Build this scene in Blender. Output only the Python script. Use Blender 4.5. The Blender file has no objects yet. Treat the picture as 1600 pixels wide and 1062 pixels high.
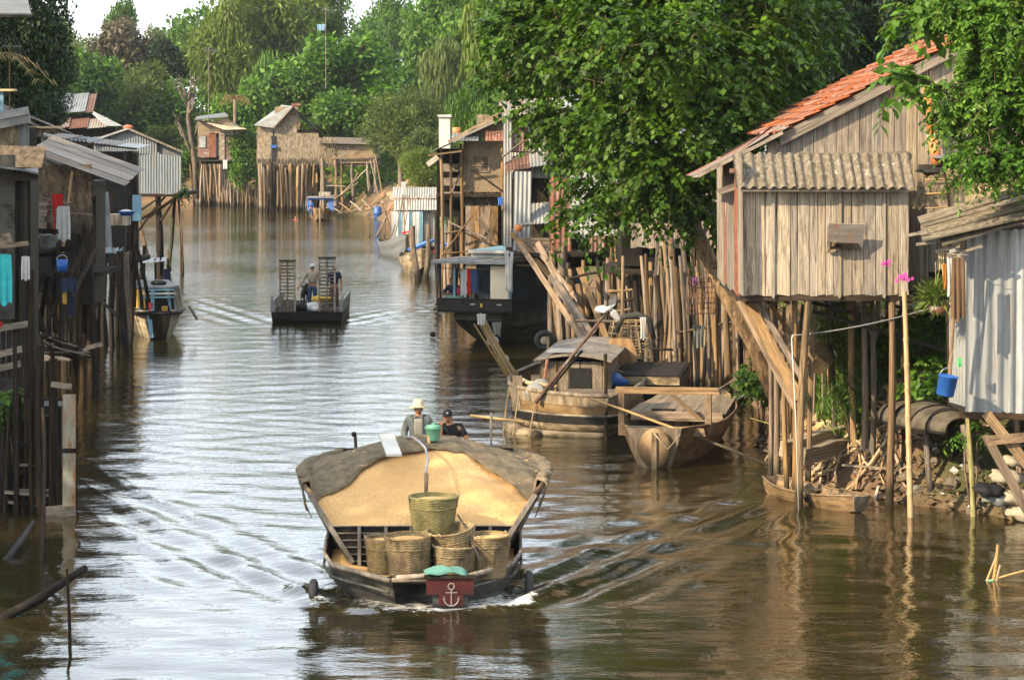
import bpy, math, random
import numpy as np
from mathutils import Vector, Matrix, Quaternion
R = random.Random(7)
NR = np.random.RandomState(7)
sc = bpy.context.scene
COL = sc.collection

# ---------------------------------------------------------------- camera
F = 4000.0      # focal length in pixels of a 1600 wide picture
H = 6.9         # camera height above the water (a bridge deck)
HOR = 205.0     # picture row of the horizon
cam_d = bpy.data.cameras.new("camera")
cam = bpy.data.objects.new("camera", cam_d); COL.objects.link(cam)
cam.location = (0, 0, H); cam.rotation_euler = (math.radians(90), 0, 0)
cam_d.sensor_width = 36.0; cam_d.lens = F * 36.0 / 1600.0
cam_d.shift_y = -(531.0 - HOR) / 1600.0
cam_d.clip_end = 3000
sc.camera = cam

# ---------------------------------------------------------------- light
SUN = Vector((1.0, 0.72, -0.72)).normalized()     # direction the light travels
elev = math.asin(-SUN.z); azi = math.atan2(-SUN.x, -SUN.y)
world = bpy.data.worlds.new("World"); sc.world = world; world.use_nodes = True
nt = world.node_tree; nt.nodes.clear()
wo = nt.nodes.new('ShaderNodeOutputWorld'); wb = nt.nodes.new('ShaderNodeBackground')
sky = nt.nodes.new('ShaderNodeTexSky'); sky.sky_type = 'NISHITA'; sky.sun_disc = False
sky.sun_elevation = elev; sky.sun_rotation = azi
sky.air_density = 1.0; sky.dust_density = 1.0; sky.ozone_density = 1.0
wb.inputs['Strength'].default_value = 0.14
hsv = nt.nodes.new('ShaderNodeHueSaturation'); hsv.inputs['Saturation'].default_value = .45; hsv.inputs['Value'].default_value = 1.0
nt.links.new(sky.outputs[0], hsv.inputs['Color']); veil = nt.nodes.new('ShaderNodeMixRGB'); veil.blend_type = 'ADD'; veil.inputs[0].default_value = 1; veil.inputs[2].default_value = (3.1, 3.35, 3.5, 1)   # thin white haze over the whole sky
nt.links.new(hsv.outputs[0], veil.inputs[1]); nt.links.new(veil.outputs[0], wb.inputs[0]); nt.links.new(wb.outputs[0], wo.inputs[0])
sd = bpy.data.lights.new("sun", 'SUN'); sd.energy = 4.9; sd.angle = math.radians(0.6); sd.color = (1.0, 0.80, 0.54)
so = bpy.data.objects.new("sun", sd); COL.objects.link(so)
so.rotation_euler = SUN.to_track_quat('-Z', 'Y').to_euler(); so.location = (-40, -30, 60)
sc.view_settings.view_transform = 'Standard'; sc.view_settings.look = 'None'
sc.view_settings.exposure = 1.0; sc.view_settings.gamma = 1.0; sc.view_settings.use_curve_mapping = False
sc.render.engine = 'CYCLES'
cy = sc.cycles
cy.use_denoising = True; cy.denoiser = 'OPENIMAGEDENOISE'
cy.use_adaptive_sampling = True; cy.adaptive_threshold = 0.015
cy.max_bounces = 6; cy.diffuse_bounces = 2; cy.glossy_bounces = 3; cy.transmission_bounces = 3
cy.transparent_max_bounces = 6; cy.volume_bounces = 0
cy.caustics_reflective = False; cy.caustics_refractive = False

# ---------------------------------------------------------------- helpers
def W(px, py, Y):
    return Vector(((px - 800) * Y / F, Y, H - (py - HOR) * Y / F))
def G(px, py):
    Y = F * H / (py - HOR)
    return Vector(((px - 800) * Y / F, Y, 0))
V = Vector
WM = {}
def reg(o, m):
    WM[o.name] = m
def link(o, par=None, m=None):
    COL.objects.link(o)
    m = m or Matrix.Identity(4)
    if par is not None:
        o.parent = par
        o.matrix_parent_inverse = WM[par.name].inverted()
    o.matrix_basis = m
    reg(o, m.copy())
    return o
def T(name, label, cat, loc=(0, 0, 0), group=None):
    o = bpy.data.objects.new(name, None); o.empty_display_size = .3
    link(o, None, Matrix.Translation(V(loc)))
    o['label'] = label; o['category'] = cat
    if group: o['group'] = group
    return o
def tag(o, label, cat, group=None):
    o['label'] = label; o['category'] = cat
    if group: o['group'] = group
    return o
def place(o, loc, rz=0.0, rx=0.0, ry=0.0, s=1.0):
    o.matrix_basis = Matrix.Translation(V(loc)) @ Matrix.Rotation(rz, 4, 'Z') @ Matrix.Rotation(ry, 4, 'Y') @ Matrix.Rotation(rx, 4, 'X') @ Matrix.Scale(s, 4)
    return o
KIDS = {}
def copytree(o, par=None):
    c = o.copy(); COL.objects.link(c)
    if par is not None: c.parent = par
    for ch in list(o.children): copytree(ch, c)
    return c

class MB:
    def __init__(s): s.v = []; s.f = []
    def add(s, vs, fs):
        b = len(s.v); s.v.extend([tuple(p) for p in vs]); s.f.extend([tuple(i + b for i in q) for q in fs]); return s
    def box(s, c, d, rot=None):
        c = V(c); x, y, z = [k / 2 for k in d]
        vs = [V((i * x, j * y, k * z)) for i in (-1, 1) for j in (-1, 1) for k in (-1, 1)]
        if rot is not None: vs = [rot @ p for p in vs]
        return s.add([p + c for p in vs], [(0, 1, 3, 2), (4, 6, 7, 5), (0, 4, 5, 1), (2, 3, 7, 6), (0, 2, 6, 4), (1, 5, 7, 3)])
    def beam(s, a, b, w, h, up=(0, 0, 1)):
        a = V(a); b = V(b); m = frame(a, b, up)
        vs = []
        for p in (a, b):
            for i, j in ((-1, -1), (1, -1), (1, 1), (-1, 1)):
                vs.append(p + m.col[0].xyz * (i * w / 2) + m.col[1].xyz * (j * h / 2))
        return s.add(vs, [(3, 2, 1, 0), (4, 5, 6, 7), (0, 1, 5, 4), (1, 2, 6, 5), (2, 3, 7, 6), (3, 0, 4, 7)])
    def tube(s, pts, r, n=7, cap=True, flat=1.0):
        pts = [V(p) for p in pts]; k = len(pts)
        if not hasattr(r, '__len__'): r = [r] * k
        vs = []; up = None
        for i, p in enumerate(pts):
            t = (pts[min(i + 1, k - 1)] - pts[max(i - 1, 0)])
            if t.length < 1e-9: t = V((0, 0, 1))
            t.normalize()
            if up is None:
                up = V((0, 0, 1)) if abs(t.z) < .9 else V((1, 0, 0))
            x = up.cross(t)
            if x.length < 1e-6: x = V((1, 0, 0)).cross(t)
            x.normalize(); y = t.cross(x); up = y
            for j in range(n):
                a = 2 * math.pi * j / n
                vs.append(p + x * (math.cos(a) * r[i]) + y * (math.sin(a) * r[i] * flat))
        fs = []
        for i in range(k - 1):
            for j in range(n):
                j2 = (j + 1) % n
                fs.append((i * n + j, i * n + j2, (i + 1) * n + j2, (i + 1) * n + j))
        if cap: fs.append(tuple(range(n - 1, -1, -1))); fs.append(tuple((k - 1) * n + j for j in range(n)))
        return s.add(vs, fs)
    def grid(s, P, close_u=False, flip=False):   # P: rows of points
        r = len(P); c = len(P[0]); fs = []
        for i in range(r - 1):
            for j in range(c if close_u else c - 1):
                j2 = (j + 1) % c
                q = (i * c + j, i * c + j2, (i + 1) * c + j2, (i + 1) * c + j)
                fs.append(q[::-1] if flip else q)
        return s.add([p for row in P for p in row], fs)
    def lathe(s, prof, n=20, c=(0, 0, 0), sx=1, sy=1, cap=True):
        c = V(c); P = [[c + V((math.cos(2 * math.pi * j / n) * r * sx, math.sin(2 * math.pi * j / n) * r * sy, z)) for j in range(n)] for r, z in prof]
        s.grid(P, True)
        if cap:
            b = len(s.v) - n * len(prof)
            s.f.append(tuple(range(b + n - 1, b - 1, -1))); e = len(s.v) - n; s.f.append(tuple(range(e, e + n)))
        return s
    def sphere(s, c, r, n=10, m=7, sc=(1, 1, 1)):
        c = V(c); P = []
        for i in range(m + 1):
            a = math.pi * i / m
            P.append([c + V((math.sin(a) * math.cos(2 * math.pi * j / n) * r * sc[0], math.sin(a) * math.sin(2 * math.pi * j / n) * r * sc[1], -math.cos(a) * r * sc[2])) for j in range(n)])
        return s.grid(P, True)
    def mesh(s, name, mat, smooth=False):
        me = bpy.data.meshes.new(name); me.from_pydata(s.v, [], s.f)
        if mat: me.materials.append(mat)
        if smooth: me.polygons.foreach_set('use_smooth', [True] * len(me.polygons))
        me.update(); return me
    def o(s, name, mat, par=None, smooth=False, m=None, stuff=False):
        ob = bpy.data.objects.new(name, s.mesh(name, mat, smooth)); link(ob, par, m)
        if stuff: ob['kind'] = 'stuff'
        return ob

def frame(a, b, up=(0, 0, 1)):
    t = (V(b) - V(a)).normalized(); up = V(up)
    x = up.cross(t)
    if x.length < 1e-4: x = V((1, 0, 0)).cross(t) if abs(t.x) < .9 else V((0, 1, 0)).cross(t)
    x.normalize(); y = t.cross(x)
    return Matrix(((x.x, y.x, t.x), (x.y, y.y, t.y), (x.z, y.z, t.z)))

_cache = {}
def ringlog(b, pts, rr, n=7):
    b.grid([[(p[0] + r * math.cos(6.2832 * j / n), p[1] + r * math.sin(6.2832 * j / n), p[2]) for j in range(n)] for p, r in zip(pts, rr)], True)
    k = len(pts); b.f.append(tuple(range(n - 1, -1, -1))); b.f.append(tuple((k - 1) * n + j for j in range(n)))
def npmesh(name, vs, fs, mat, smooth=False):
    me = bpy.data.meshes.new(name)
    vs = np.asarray(vs, dtype=np.float32); fs = np.asarray(fs, dtype=np.int32); k = fs.shape[1]
    me.vertices.add(len(vs)); me.vertices.foreach_set('co', vs.ravel())
    me.loops.add(fs.size); me.loops.foreach_set('vertex_index', fs.ravel())
    me.polygons.add(len(fs)); me.polygons.foreach_set('loop_start', np.arange(0, fs.size, k, dtype=np.int32))
    me.polygons.foreach_set('loop_total', np.full(len(fs), k, dtype=np.int32))
    if smooth: me.polygons.foreach_set('use_smooth', np.ones(len(fs), dtype=bool))
    if mat: me.materials.append(mat)
    me.update(calc_edges=True); me.validate(); return me

def unit_mesh(kind, var, mat):
    key = (kind, var, mat.name)
    if key in _cache: return _cache[key]
    r = random.Random(hash((kind, var)) % 9999 if False else sum(map(ord, kind)) * 31 + var); b = MB()
    if kind == 'log':
        pts = []; rr = []; ph = r.uniform(0, 6); am = r.uniform(.3, 1.1)
        for i in range(6):
            t = i / 5; pts.append((math.sin(ph + t * 3.3) * am - math.sin(ph) * am, math.cos(ph + t * 4.1) * am * .8 - math.cos(ph) * am * .8, t)); rr.append((1.12 - .3 * t) * r.uniform(.9, 1.1))
        ringlog(b, pts, rr); me = b.mesh(kind, mat, True)
    elif kind == 'bamboo':
        pts = []; rr = []; n = 9; ph = r.uniform(0, 6)
        for i in range(n):
            for dt, q in ((0, 1.0), (.012, 1.22), (.024, 1.0)):
                t = min(1, i / n + dt); pts.append((math.sin(ph + t * 2.5) * .6 - math.sin(ph) * .6, 0, t)); rr.append((1.08 - .25 * t) * q)
        pts.append((math.sin(ph + 2.5) * .6 - math.sin(ph) * .6, 0, 1)); rr.append(.83)
        ringlog(b, pts, rr); me = b.mesh(kind, mat, True)
    elif kind == 'plank':
        x0, x1 = -.5, .5; P = []
        nseg = 4; vs = []
        for i in range(nseg + 1):
            t = i / nseg; a = x0 + r.uniform(-.02, .03); c = x1 - r.uniform(-.02, .03); z = t
            dz0 = r.uniform(-.012, .012) if i in (0, nseg) else 0; dy = r.uniform(-.12, .12)
            vs += [(a, -.5 + dy, z + dz0), (c, -.5 + dy, z - dz0), (c, .5 + dy, z - dz0), (a, .5 + dy, z + dz0)]
        b.v = vs
        for i in range(nseg):
            for j in range(4):
                j2 = (j + 1) % 4; b.f.append((i * 4 + j, i * 4 + j2, i * 4 + 4 + j2, i * 4 + 4 + j))
        b.f.append((3, 2, 1, 0)); e = nseg * 4; b.f.append((e, e + 1, e + 2, e + 3)); me = b.mesh(kind, mat)
    elif kind == 'tile':      # ribbed clay roof tile, x across (5 ribs), z along the slope, y = up
        n = 13; rows = []
        for z, th in ((0, .0), (1, .0)):
            rows.append([(-.5 + i / (n - 1), .5 + .5 * (1 if i % 3 == 0 else -.4) + th, z) for i in range(n)])
        b.grid(rows, flip=True)
        b.add([(-.5, -1, 0), (.5, -1, 0), (.5, -1, 1), (-.5, -1, 1)], [(0, 1, 2, 3)])
        lo = [(-.5 + i / (n - 1), -1, 0) for i in range(n)]; b.grid([lo, rows[0]], flip=True)
        me = b.mesh(kind, mat)
    elif kind == 'leaf':      # broad leaf: base at origin, tip at +z, normal +y
        b.v = [(0, 0, 0), (.32, .07, .35), (.28, .04, .7), (0, -.12, 1.05), (-.28, .04, .7), (-.32, .07, .35), (0, -.04, .4), (0, -.05, .75)]
        b.f = [(0, 1, 6), (1, 2, 7, 6), (2, 3, 7), (0, 6, 5), (6, 7, 4, 5), (7, 3, 4)]; me = b.mesh(kind, mat, True)
    _cache[key] = me; return me

def piece(kind, a, b, w, h, mat, par, name, up=(0, -1, 0), nvar=4):
    a = V(a); b = V(b); fr = frame(a, b, up); L = (b - a).length
    me = unit_mesh(kind, R.randrange(nvar), mat)
    m = Matrix.Translation(a) @ (fr @ Matrix.Diagonal((w, h, L))).to_4x4()
    return link(bpy.data.objects.new(name, me), par, m)
def log(a, b, r, mat, par, name='stilt', kind='log'):
    if V(a).z > V(b).z: a, b = b, a
    return piece(kind, a, b, r, r, mat, par, name, up=(R.uniform(-1, 1), -1, .01))
def plank(a, b, w, t, mat, par, name='plank', up=(0, -1, 0)):
    return piece('plank', a, b, w, t, mat, par, name, up)

def plank_wall(par, p0, U, Vv, w, mat, t=.025, name='plank', top=None, jit=.04, skip=0, push=.012, wj=.35):
    """vertical boards: p0 lower left, U across, Vv up; top(u)->height factor"""
    p0 = V(p0); U = V(U); Vv = V(Vv); n = U.normalized().cross(Vv.normalized())
    L = U.length; u = 0
    while u < L - .02:
        ww = min(w * R.uniform(1 - wj, 1 + wj), L - u)
        if L - u - ww < w * .3: ww = L - u
        c = (u + ww / 2) / L
        f = top(c) if top else 1
        if R.random() >= skip and f > .02:
            a = p0 + U * c - n * R.uniform(0, push) - Vv.normalized() * R.uniform(0, jit)
            b = p0 + U * c + Vv * f - n * R.uniform(0, push)
            piece('plank', a, b + U.normalized() * R.uniform(-.01, .01), ww - .008, t, mat, par, name, up=-n)
        u += ww
def batten_wall(par, p0, U, Vv, w, mat, t=.025, name='board', jit=.05, skip=0):
    p0 = V(p0); U = V(U); Vv = V(Vv); n = U.normalized().cross(Vv.normalized()); L = Vv.length; u = 0
    while u < L - .02:
        ww = min(w * R.uniform(.75, 1.2), L - u); c = (u + ww / 2) / L
        if R.random() >= skip:
            a = p0 + Vv * c - n * R.uniform(0, .015) - U.normalized() * R.uniform(0, jit)
            piece('plank', a, a + U + U.normalized() * R.uniform(0, jit), ww - .01, t, mat, par, name, up=-n)
        u += ww

def corr_mesh(nw, mat, amp):
    key = ('corr', nw, mat.name, amp)
    if key in _cache: return _cache[key]
    n = nw * 6; b = MB(); rows = []
    for z in (0, .33, .67, 1):
        rows.append([(i / n, amp * math.sin(2 * math.pi * nw * i / n), z + (.0 if 0 < z < 1 else R.uniform(-.004, .004))) for i in range(n + 1)])
    b.grid(rows)
    me = b.mesh('corrugated_sheet', mat, True); _cache[key] = me; return me
def sheets(par, p0, U, Vv, mat, wave=.076, amp=.012, w=.8, name='corrugated_sheet', jit=.03, mats=None, rows=1, nrm=None):
    """wall or roof of separate corrugated sheets: waves run along Vv"""
    p0 = V(p0); U = V(U); Vv = V(Vv); n = U.normalized().cross(Vv.normalized()) * (1 if nrm is None else nrm)
    L = U.length; k = max(1, round(L / w)); ws = L / k; nw = max(1, round(ws / wave))
    for r in range(rows):
        for i in range(k):
            m0 = mats[R.randrange(len(mats))] if mats else mat
            me = corr_mesh(nw, m0, amp)
            lenV = Vv / rows
            a = p0 + U * (i / k) + lenV * r - n * (.006 * (i % 2) + .012 * (r % 2)) - Vv.normalized() * R.uniform(0, jit)
            VV = lenV * 1.02 + Vv.normalized() * R.uniform(0, jit)
            m = Matrix.Identity(4)
            ud = U.normalized() * ws * 1.03
            for q in range(3):
                m[q][0] = ud[q]; m[q][1] = -n[q]; m[q][2] = VV[q]; m[q][3] = a[q]
            link(bpy.data.objects.new(name, me), par, m)

def thatch(par, p0, U, Vv, mat, dens=260, L=.5, name='thatch', out=.06, back=True, droop=None, wd=.012):
    """thatch strands lying down the face; droop = direction strands hang"""
    p0 = V(p0); U = V(U); Vv = V(Vv); n = U.normalized().cross(Vv.normalized()) * -1
    d0 = V(droop).normalized() if droop else -Vv.normalized()
    cnt = int(dens * U.length * Vv.length); b = MB()
    uu = U.normalized()
    for _ in range(cnt):
        a = p0 + U * R.random() + Vv * R.uniform(.04, 1.0) + n * R.uniform(.01, out)
        d = (d0 + uu * R.uniform(-.3, .3) + n * R.uniform(-.05, .18)).normalized() * (L * R.uniform(.4, 1.1))
        s = (uu + n * R.uniform(-.6, .6)).normalized() * (wd * R.uniform(.5, 1.4))
        c = a + d
        b.add([a - s, a + s, c + s * .3, c - s * .3], [(0, 1, 2, 3)])
    if back: 
        q = n * .02
        b.add([p0 - q, p0 + U - q, p0 + U + Vv - q, p0 + Vv - q], [(0, 1, 2, 3)])
    ob = b.o(name, mat, par); ob['kind'] = 'stuff'; return ob

def rope(a, b, r, mat, par=None, name='rope', sag=.1, n=9):
    a = V(a); b = V(b); pts = []
    for i in range(n):
        t = i / (n - 1); p = a.lerp(b, t); p.z -= sag * 4 * t * (1 - t); pts.append(p)
    return MB().tube(pts, r, 5).o(name, mat, par, True)

def cloth(name, mat, par, c, w, h, label=None, cat=None, right=(1, 0, 0), taper=.8, seed=0, group=None, sleeves=False):
    """hanging cloth with folds and thickness; c = top centre"""
    c = V(c); rt = V(right).normalized(); nn = rt.cross(V((0, 0, 1))); P = []; Q = []; r = random.Random(seed); ph = r.uniform(0, 6)
    for j in range(9):
        t = j / 8; row = []
        for i in range(11):
            u = i / 10 - .5
            ww = w * (1 - (1 - taper) * math.sin(t * 2.2)) if not sleeves else w * (.45 + .55 * abs(math.cos(t * 3.0)) if t < .45 else .62 + .1 * t)
            d = .03 * math.sin(u * 17 + ph) * (.3 + t) + .02 * math.sin(u * 31 + ph * 2 + t * 2)
            zz = -h * t * (1 + .05 * math.sin(u * 9 + ph)) - .02 * abs(u)
            row.append(c + rt * (u * ww) + nn * d + V((0, 0, zz)))
        P.append(row); Q.append([p + nn * .012 for p in row])
    b = MB(); b.grid(P); b.grid(Q, flip=True); ob = b.o(name, mat, par, True)
    if label: tag(ob, label, cat, group)
    return ob

# ---------------------------------------------------------------- materials
def nd(t, ty, **k):
    n = t.nodes.new(ty)
    for a, b in k.items():
        if a in n.inputs if isinstance(a, str) else False: n.inputs[a].default_value = b
        else: setattr(n, a, b)
    return n
def c4(c): return (c[0], c[1], c[2], 1)
def mk(name, c1, c2=None, scale=(3, 3, 3), detail=5, rough=.85, rnd=.25, bump=.3, bd=.01, c3=None, s3=(1, 1, 1), t3=.55, w3=.06, metal=0, spec=.3, ns=1.0, lo=.35, hi=.65, wave=None, gen='Object', wet=False):
    m = bpy.data.materials.new(name); m.use_nodes = True; t = m.node_tree; t.nodes.clear(); L = t.links.new
    out = t.nodes.new('ShaderNodeOutputMaterial'); p = t.nodes.new('ShaderNodeBsdfPrincipled'); L(p.outputs[0], out.inputs[0])
    tc = t.nodes.new('ShaderNodeTexCoord'); oi = t.nodes.new('ShaderNodeObjectInfo')
    def coords(s):
        mp = t.nodes.new('ShaderNodeMapping'); mp.inputs['Scale'].default_value = s
        ma = t.nodes.new('ShaderNodeMath'); ma.operation = 'MULTIPLY'; ma.inputs[1].default_value = 37; L(oi.outputs['Random'], ma.inputs[0])
        L(tc.outputs[gen], mp.inputs[0]); L(ma.outputs[0], mp.inputs['Location']); return mp.outputs[0]
    n1 = t.nodes.new('ShaderNodeTexNoise'); n1.inputs['Scale'].default_value = ns; n1.inputs['Detail'].default_value = detail; n1.inputs['Roughness'].default_value = .65
    L(coords(scale), n1.inputs['Vector'])
    rp = t.nodes.new('ShaderNodeValToRGB'); rp.color_ramp.elements[0].position = lo; rp.color_ramp.elements[1].position = hi
    rp.color_ramp.elements[0].color = c4(c1); rp.color_ramp.elements[1].color = c4(c2 or c1); L(n1.outputs[0], rp.inputs[0])
    colr = rp.outputs[0]
    if c3 is not None:
        n3 = t.nodes.new('ShaderNodeTexNoise'); n3.inputs['Scale'].default_value = 1; n3.inputs['Detail'].default_value = 6; n3.inputs['Roughness'].default_value = .7; L(coords(s3), n3.inputs['Vector'])
        r3 = t.nodes.new('ShaderNodeValToRGB'); r3.color_ramp.elements[0].position = t3 - w3; r3.color_ramp.elements[1].position = t3 + w3; L(n3.outputs[0], r3.inputs[0])
        mx = t.nodes.new('ShaderNodeMixRGB'); mx.inputs[2].default_value = c4(c3); L(r3.outputs[0], mx.inputs[0]); L(colr, mx.inputs[1]); colr = mx.outputs[0]
    if wet:      # boards and poles stay dark and damp up to the tide line
        ge = t.nodes.new('ShaderNodeNewGeometry'); sx = t.nodes.new('ShaderNodeSeparateXYZ'); L(ge.outputs['Position'], sx.inputs[0])
        wn = t.nodes.new('ShaderNodeMath'); wn.operation = 'MULTIPLY_ADD'; L(n1.outputs[0], wn.inputs[0]); wn.inputs[1].default_value = -.5; L(sx.outputs['Z'], wn.inputs[2])
        wr = t.nodes.new('ShaderNodeMapRange'); wr.inputs['From Min'].default_value = .0; wr.inputs['From Max'].default_value = .30; wr.inputs['To Min'].default_value = 1; wr.inputs['To Max'].default_value = 0; L(wn.outputs[0], wr.inputs[0])
        wm = t.nodes.new('ShaderNodeMixRGB'); wm.inputs[2].default_value = (c1[0] * .28, c1[1] * .32, c1[2] * .3, 1); L(wr.outputs[0], wm.inputs[0]); L(colr, wm.inputs[1]); colr = wm.outputs[0]
    if rnd:
        hs = t.nodes.new('ShaderNodeHueSaturation'); mr = t.nodes.new('ShaderNodeMapRange'); mr.inputs['To Min'].default_value = 1 - rnd; mr.inputs['To Max'].default_value = 1 + rnd
        L(oi.outputs['Random'], mr.inputs[0]); L(mr.outputs[0], hs.inputs['Value']); L(colr, hs.inputs['Color']); colr = hs.outputs[0]
        f7 = t.nodes.new('ShaderNodeMath'); f7.operation = 'MULTIPLY'; f7.inputs[1].default_value = 7.3; L(oi.outputs['Random'], f7.inputs[0]); fr = t.nodes.new('ShaderNodeMath'); fr.operation = 'FRACT'; L(f7.outputs[0], fr.inputs[0])
        ms = t.nodes.new('ShaderNodeMapRange'); ms.inputs['To Min'].default_value = 1 - rnd * 1.2; ms.inputs['To Max'].default_value = 1 + rnd * .4; L(fr.outputs[0], ms.inputs[0]); L(ms.outputs[0], hs.inputs['Saturation'])
    L(colr, p.inputs['Base Color']); p.inputs['Roughness'].default_value = rough; p.inputs['Metallic'].default_value = metal
    p.inputs['Specular IOR Level'].default_value = spec
    if bump:
        bp = t.nodes.new('ShaderNodeBump'); bp.inputs['Strength'].default_value = bump; bp.inputs['Distance'].default_value = bd; L(n1.outputs[0], bp.inputs['Height']); L(bp.outputs[0], p.inputs['Normal'])
    return m
PS = (9, 9, 1.3)        # grain on unit planks
LS = (1.5, 1.5, 3.5)
m_plank = mk('weathered_planks', (.19, .148, .10), (.48, .395, .28), PS, c3=(.11, .08, .052), s3=(3.5, 3.5, 2.6), t3=.59, w3=.07, rnd=.28, bump=.7)
m_plank_grey = mk('grey_planks', (.13, .105, .08), (.30, .25, .19), PS, c3=(.07, .055, .04), s3=(2, 2, 2), t3=.6, w3=.12, rnd=.2, bump=.7)
m_plank_dark = mk('dark_planks', (.012, .010, .008), (.042, .034, .025), PS, c3=(.02, .015, .012), s3=(2, 2, 2), rnd=.4, bump=.5, spec=.08)  # dark boards; tone lowered further to carry the left bank's shade
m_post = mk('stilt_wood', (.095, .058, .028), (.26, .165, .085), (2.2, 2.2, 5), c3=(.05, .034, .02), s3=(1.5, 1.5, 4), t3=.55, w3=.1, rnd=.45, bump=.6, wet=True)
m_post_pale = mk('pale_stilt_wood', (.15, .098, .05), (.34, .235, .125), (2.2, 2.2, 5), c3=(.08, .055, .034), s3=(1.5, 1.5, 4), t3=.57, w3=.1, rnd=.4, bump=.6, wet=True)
m_post_dark = mk('dark_stilt_wood', (.012, .009, .006), (.045, .031, .020), (2.2, 2.2, 5), rnd=.5, bump=.5, spec=.1)  # shaded copy of the stilt wood, the shade put into its colour
m_beam = mk('sawn_beam', (.12, .075, .038), (.28, .185, .095), PS, c3=(.07, .045, .025), s3=(2.5, 2.5, 3), t3=.57, w3=.1, rnd=.35, bump=.7, wet=True)
m_bamboo = mk('bamboo', (.26, .165, .065), (.45, .31, .14), (2, 2, 8), rnd=.2, bump=.2, rough=.5)
m_bamboo_green = mk('mossy_bamboo', (.12, .12, .03), (.3, .26, .08), (2, 2, 8), rnd=.2, bump=.2, rough=.6)
m_tin = mk('galvanised_tin', (.19, .19, .18), (.33, .33, .31), (1.2, 40, 2), rough=.5, spec=.5, metal=.15, c3=(.22, .12, .07), s3=(3, 3, 1.4), t3=.64, w3=.07, rnd=.2, bump=.1)
m_tin_blue = mk('bluish_tin', (.19, .205, .205), (.33, .345, .34), (1.5, 40, 3), rough=.5, spec=.4, metal=.15, c3=(.20, .15, .10), s3=(4, 4, 1.3), t3=.63, w3=.06, rnd=.2, bump=.25)
m_tin_grey = mk('dull_tin', (.09, .10, .105), (.17, .185, .19), (1.5, 40, 3), rough=.6, spec=.4, c3=(.13, .09, .06), s3=(3, 3, 1), t3=.64, w3=.05, rnd=.2, bump=.1)
m_rust = mk('rusty_tin', (.10, .040, .024), (.22, .095, .055), (2, 40, 5), rough=.85, c3=(.32, .28, .25), s3=(2.2, 3, 1.6), t3=.62, w3=.04, rnd=.3, bump=.2)
m_rust_roof = mk('rust_streaked_roof', (.15, .13, .11), (.25, .225, .195), (1.5, 40, 2), rough=.7, c3=(.25, .11, .05), s3=(7, 3, 1.0), t3=.58, w3=.05, rnd=.15, bump=.1)
m_fibre = mk('mossy_fibre_cement', (.075, .06, .04), (.21, .175, .125), (6, 40, 8), rough=.95, c3=(.36, .33, .26), s3=(3, 3, 3), t3=.63, w3=.05, rnd=.1, bump=.5, spec=.1)
m_tile = mk('clay_tile', (.22, .07, .028), (.37, .125, .055), (2, 2, 2), rough=.85, rnd=.3, bump=.2, c3=(.16, .07, .04), s3=(1.5, 1.5, 1.5), t3=.64, w3=.06, spec=.2)
m_thatch = mk('thatch_straw', (.10, .075, .045), (.30, .235, .15), (9, 9, 3), rnd=.1, bump=0, detail=3)
m_thatch_dark = mk('old_thatch', (.05, .038, .025), (.17, .13, .085), (9, 9, 3), rnd=.1, bump=0, detail=3)
m_black = mk('black_paint_and_shade', (.006, .006, .0055), (.018, .016, .014), (3, 3, 3), rough=.55, rnd=.1, c3=(.04, .034, .025), s3=(2, 2, 2), t3=.64)  # black paint; also blackens boxes and panels standing for unlit interiors
m_hull = mk('bow_hull', (.022, .025, .024), (.07, .068, .058), (2, 2, 6), rough=.6, c3=(.16, .145, .11), s3=(2.5, 2.5, 7), t3=.60, w3=.1, rnd=.1)
m_hull_pale = mk('worn_pale_hull', (.16, .12, .07), (.40, .32, .20), (2, 2, 6), rough=.8, c3=(.07, .052, .03), s3=(1.6, 1.6, 4), t3=.53, w3=.1, rnd=.2, bump=.5)
m_hull_brown = mk('brown_hull', (.10, .06, .03), (.24, .155, .075), (2, 2, 7), rough=.7, c3=(.34, .24, .12), s3=(1.5, 1.5, 3), t3=.62, w3=.1, rnd=.15, bump=.4)
m_boatwood = mk('weathered_boat_wood', (.10, .07, .04), (.29, .22, .13), PS, c3=(.08, .055, .035), s3=(2, 2, 2), t3=.6, w3=.1, rnd=.25, bump=.5)
m_white = mk('white_paint', (.48, .46, .40), (.60, .58, .51), (2, 2, 2), rough=.6, rnd=.05, bump=.1)
m_ply = mk('plywood', (.34, .25, .13), (.50, .39, .22), (2, 2, 1), rough=.8, rnd=.1, c3=(.2, .14, .07), s3=(2, 2, 2), t3=.65)
m_rope = mk('rope', (.22, .16, .08), (.4, .3, .17), (30, 30, 30), rnd=.2, bump=.3)
m_wire = mk('black_wire', (.03, .03, .03), (.05, .05, .05), rnd=0, bump=0)
m_metal = mk('bright_metal', (.5, .5, .48), (.65, .65, .62), rough=.35, metal=.7, rnd=.05)
m_grey_metal = mk('grey_metal', (.14, .14, .13), (.25, .25, .24), rough=.6, rnd=.2)
m_rubber = mk('rubber', (.02, .02, .02), (.05, .048, .045), rough=.8, rnd=.1)
m_earth_m = mk('earth_clods', (.20, .10, .045), (.40, .22, .11), (3, 3, 3), rnd=.2, bump=.8, bd=.05)
m_stone = mk('rubble_stone', (.08, .058, .036), (.22, .165, .10), (3, 3, 3), rnd=.35, bump=.6, bd=.03)
m_root = mk('root_bark', (.26, .17, .08), (.47, .34, .18), (5, 5, 5), rnd=.2, bump=.6)
m_bark = mk('bark', (.07, .048, .028), (.18, .125, .075), (4, 4, 2), rnd=.2, bump=.8, bd=.03)
m_trunk = mk('rough_trunk', (.09, .055, .03), (.30, .20, .105), (7, 7, 2.2), rnd=0, bump=1, bd=.06, c3=(.05, .035, .02), s3=(4, 4, 3), t3=.56, w3=.08)
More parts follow.
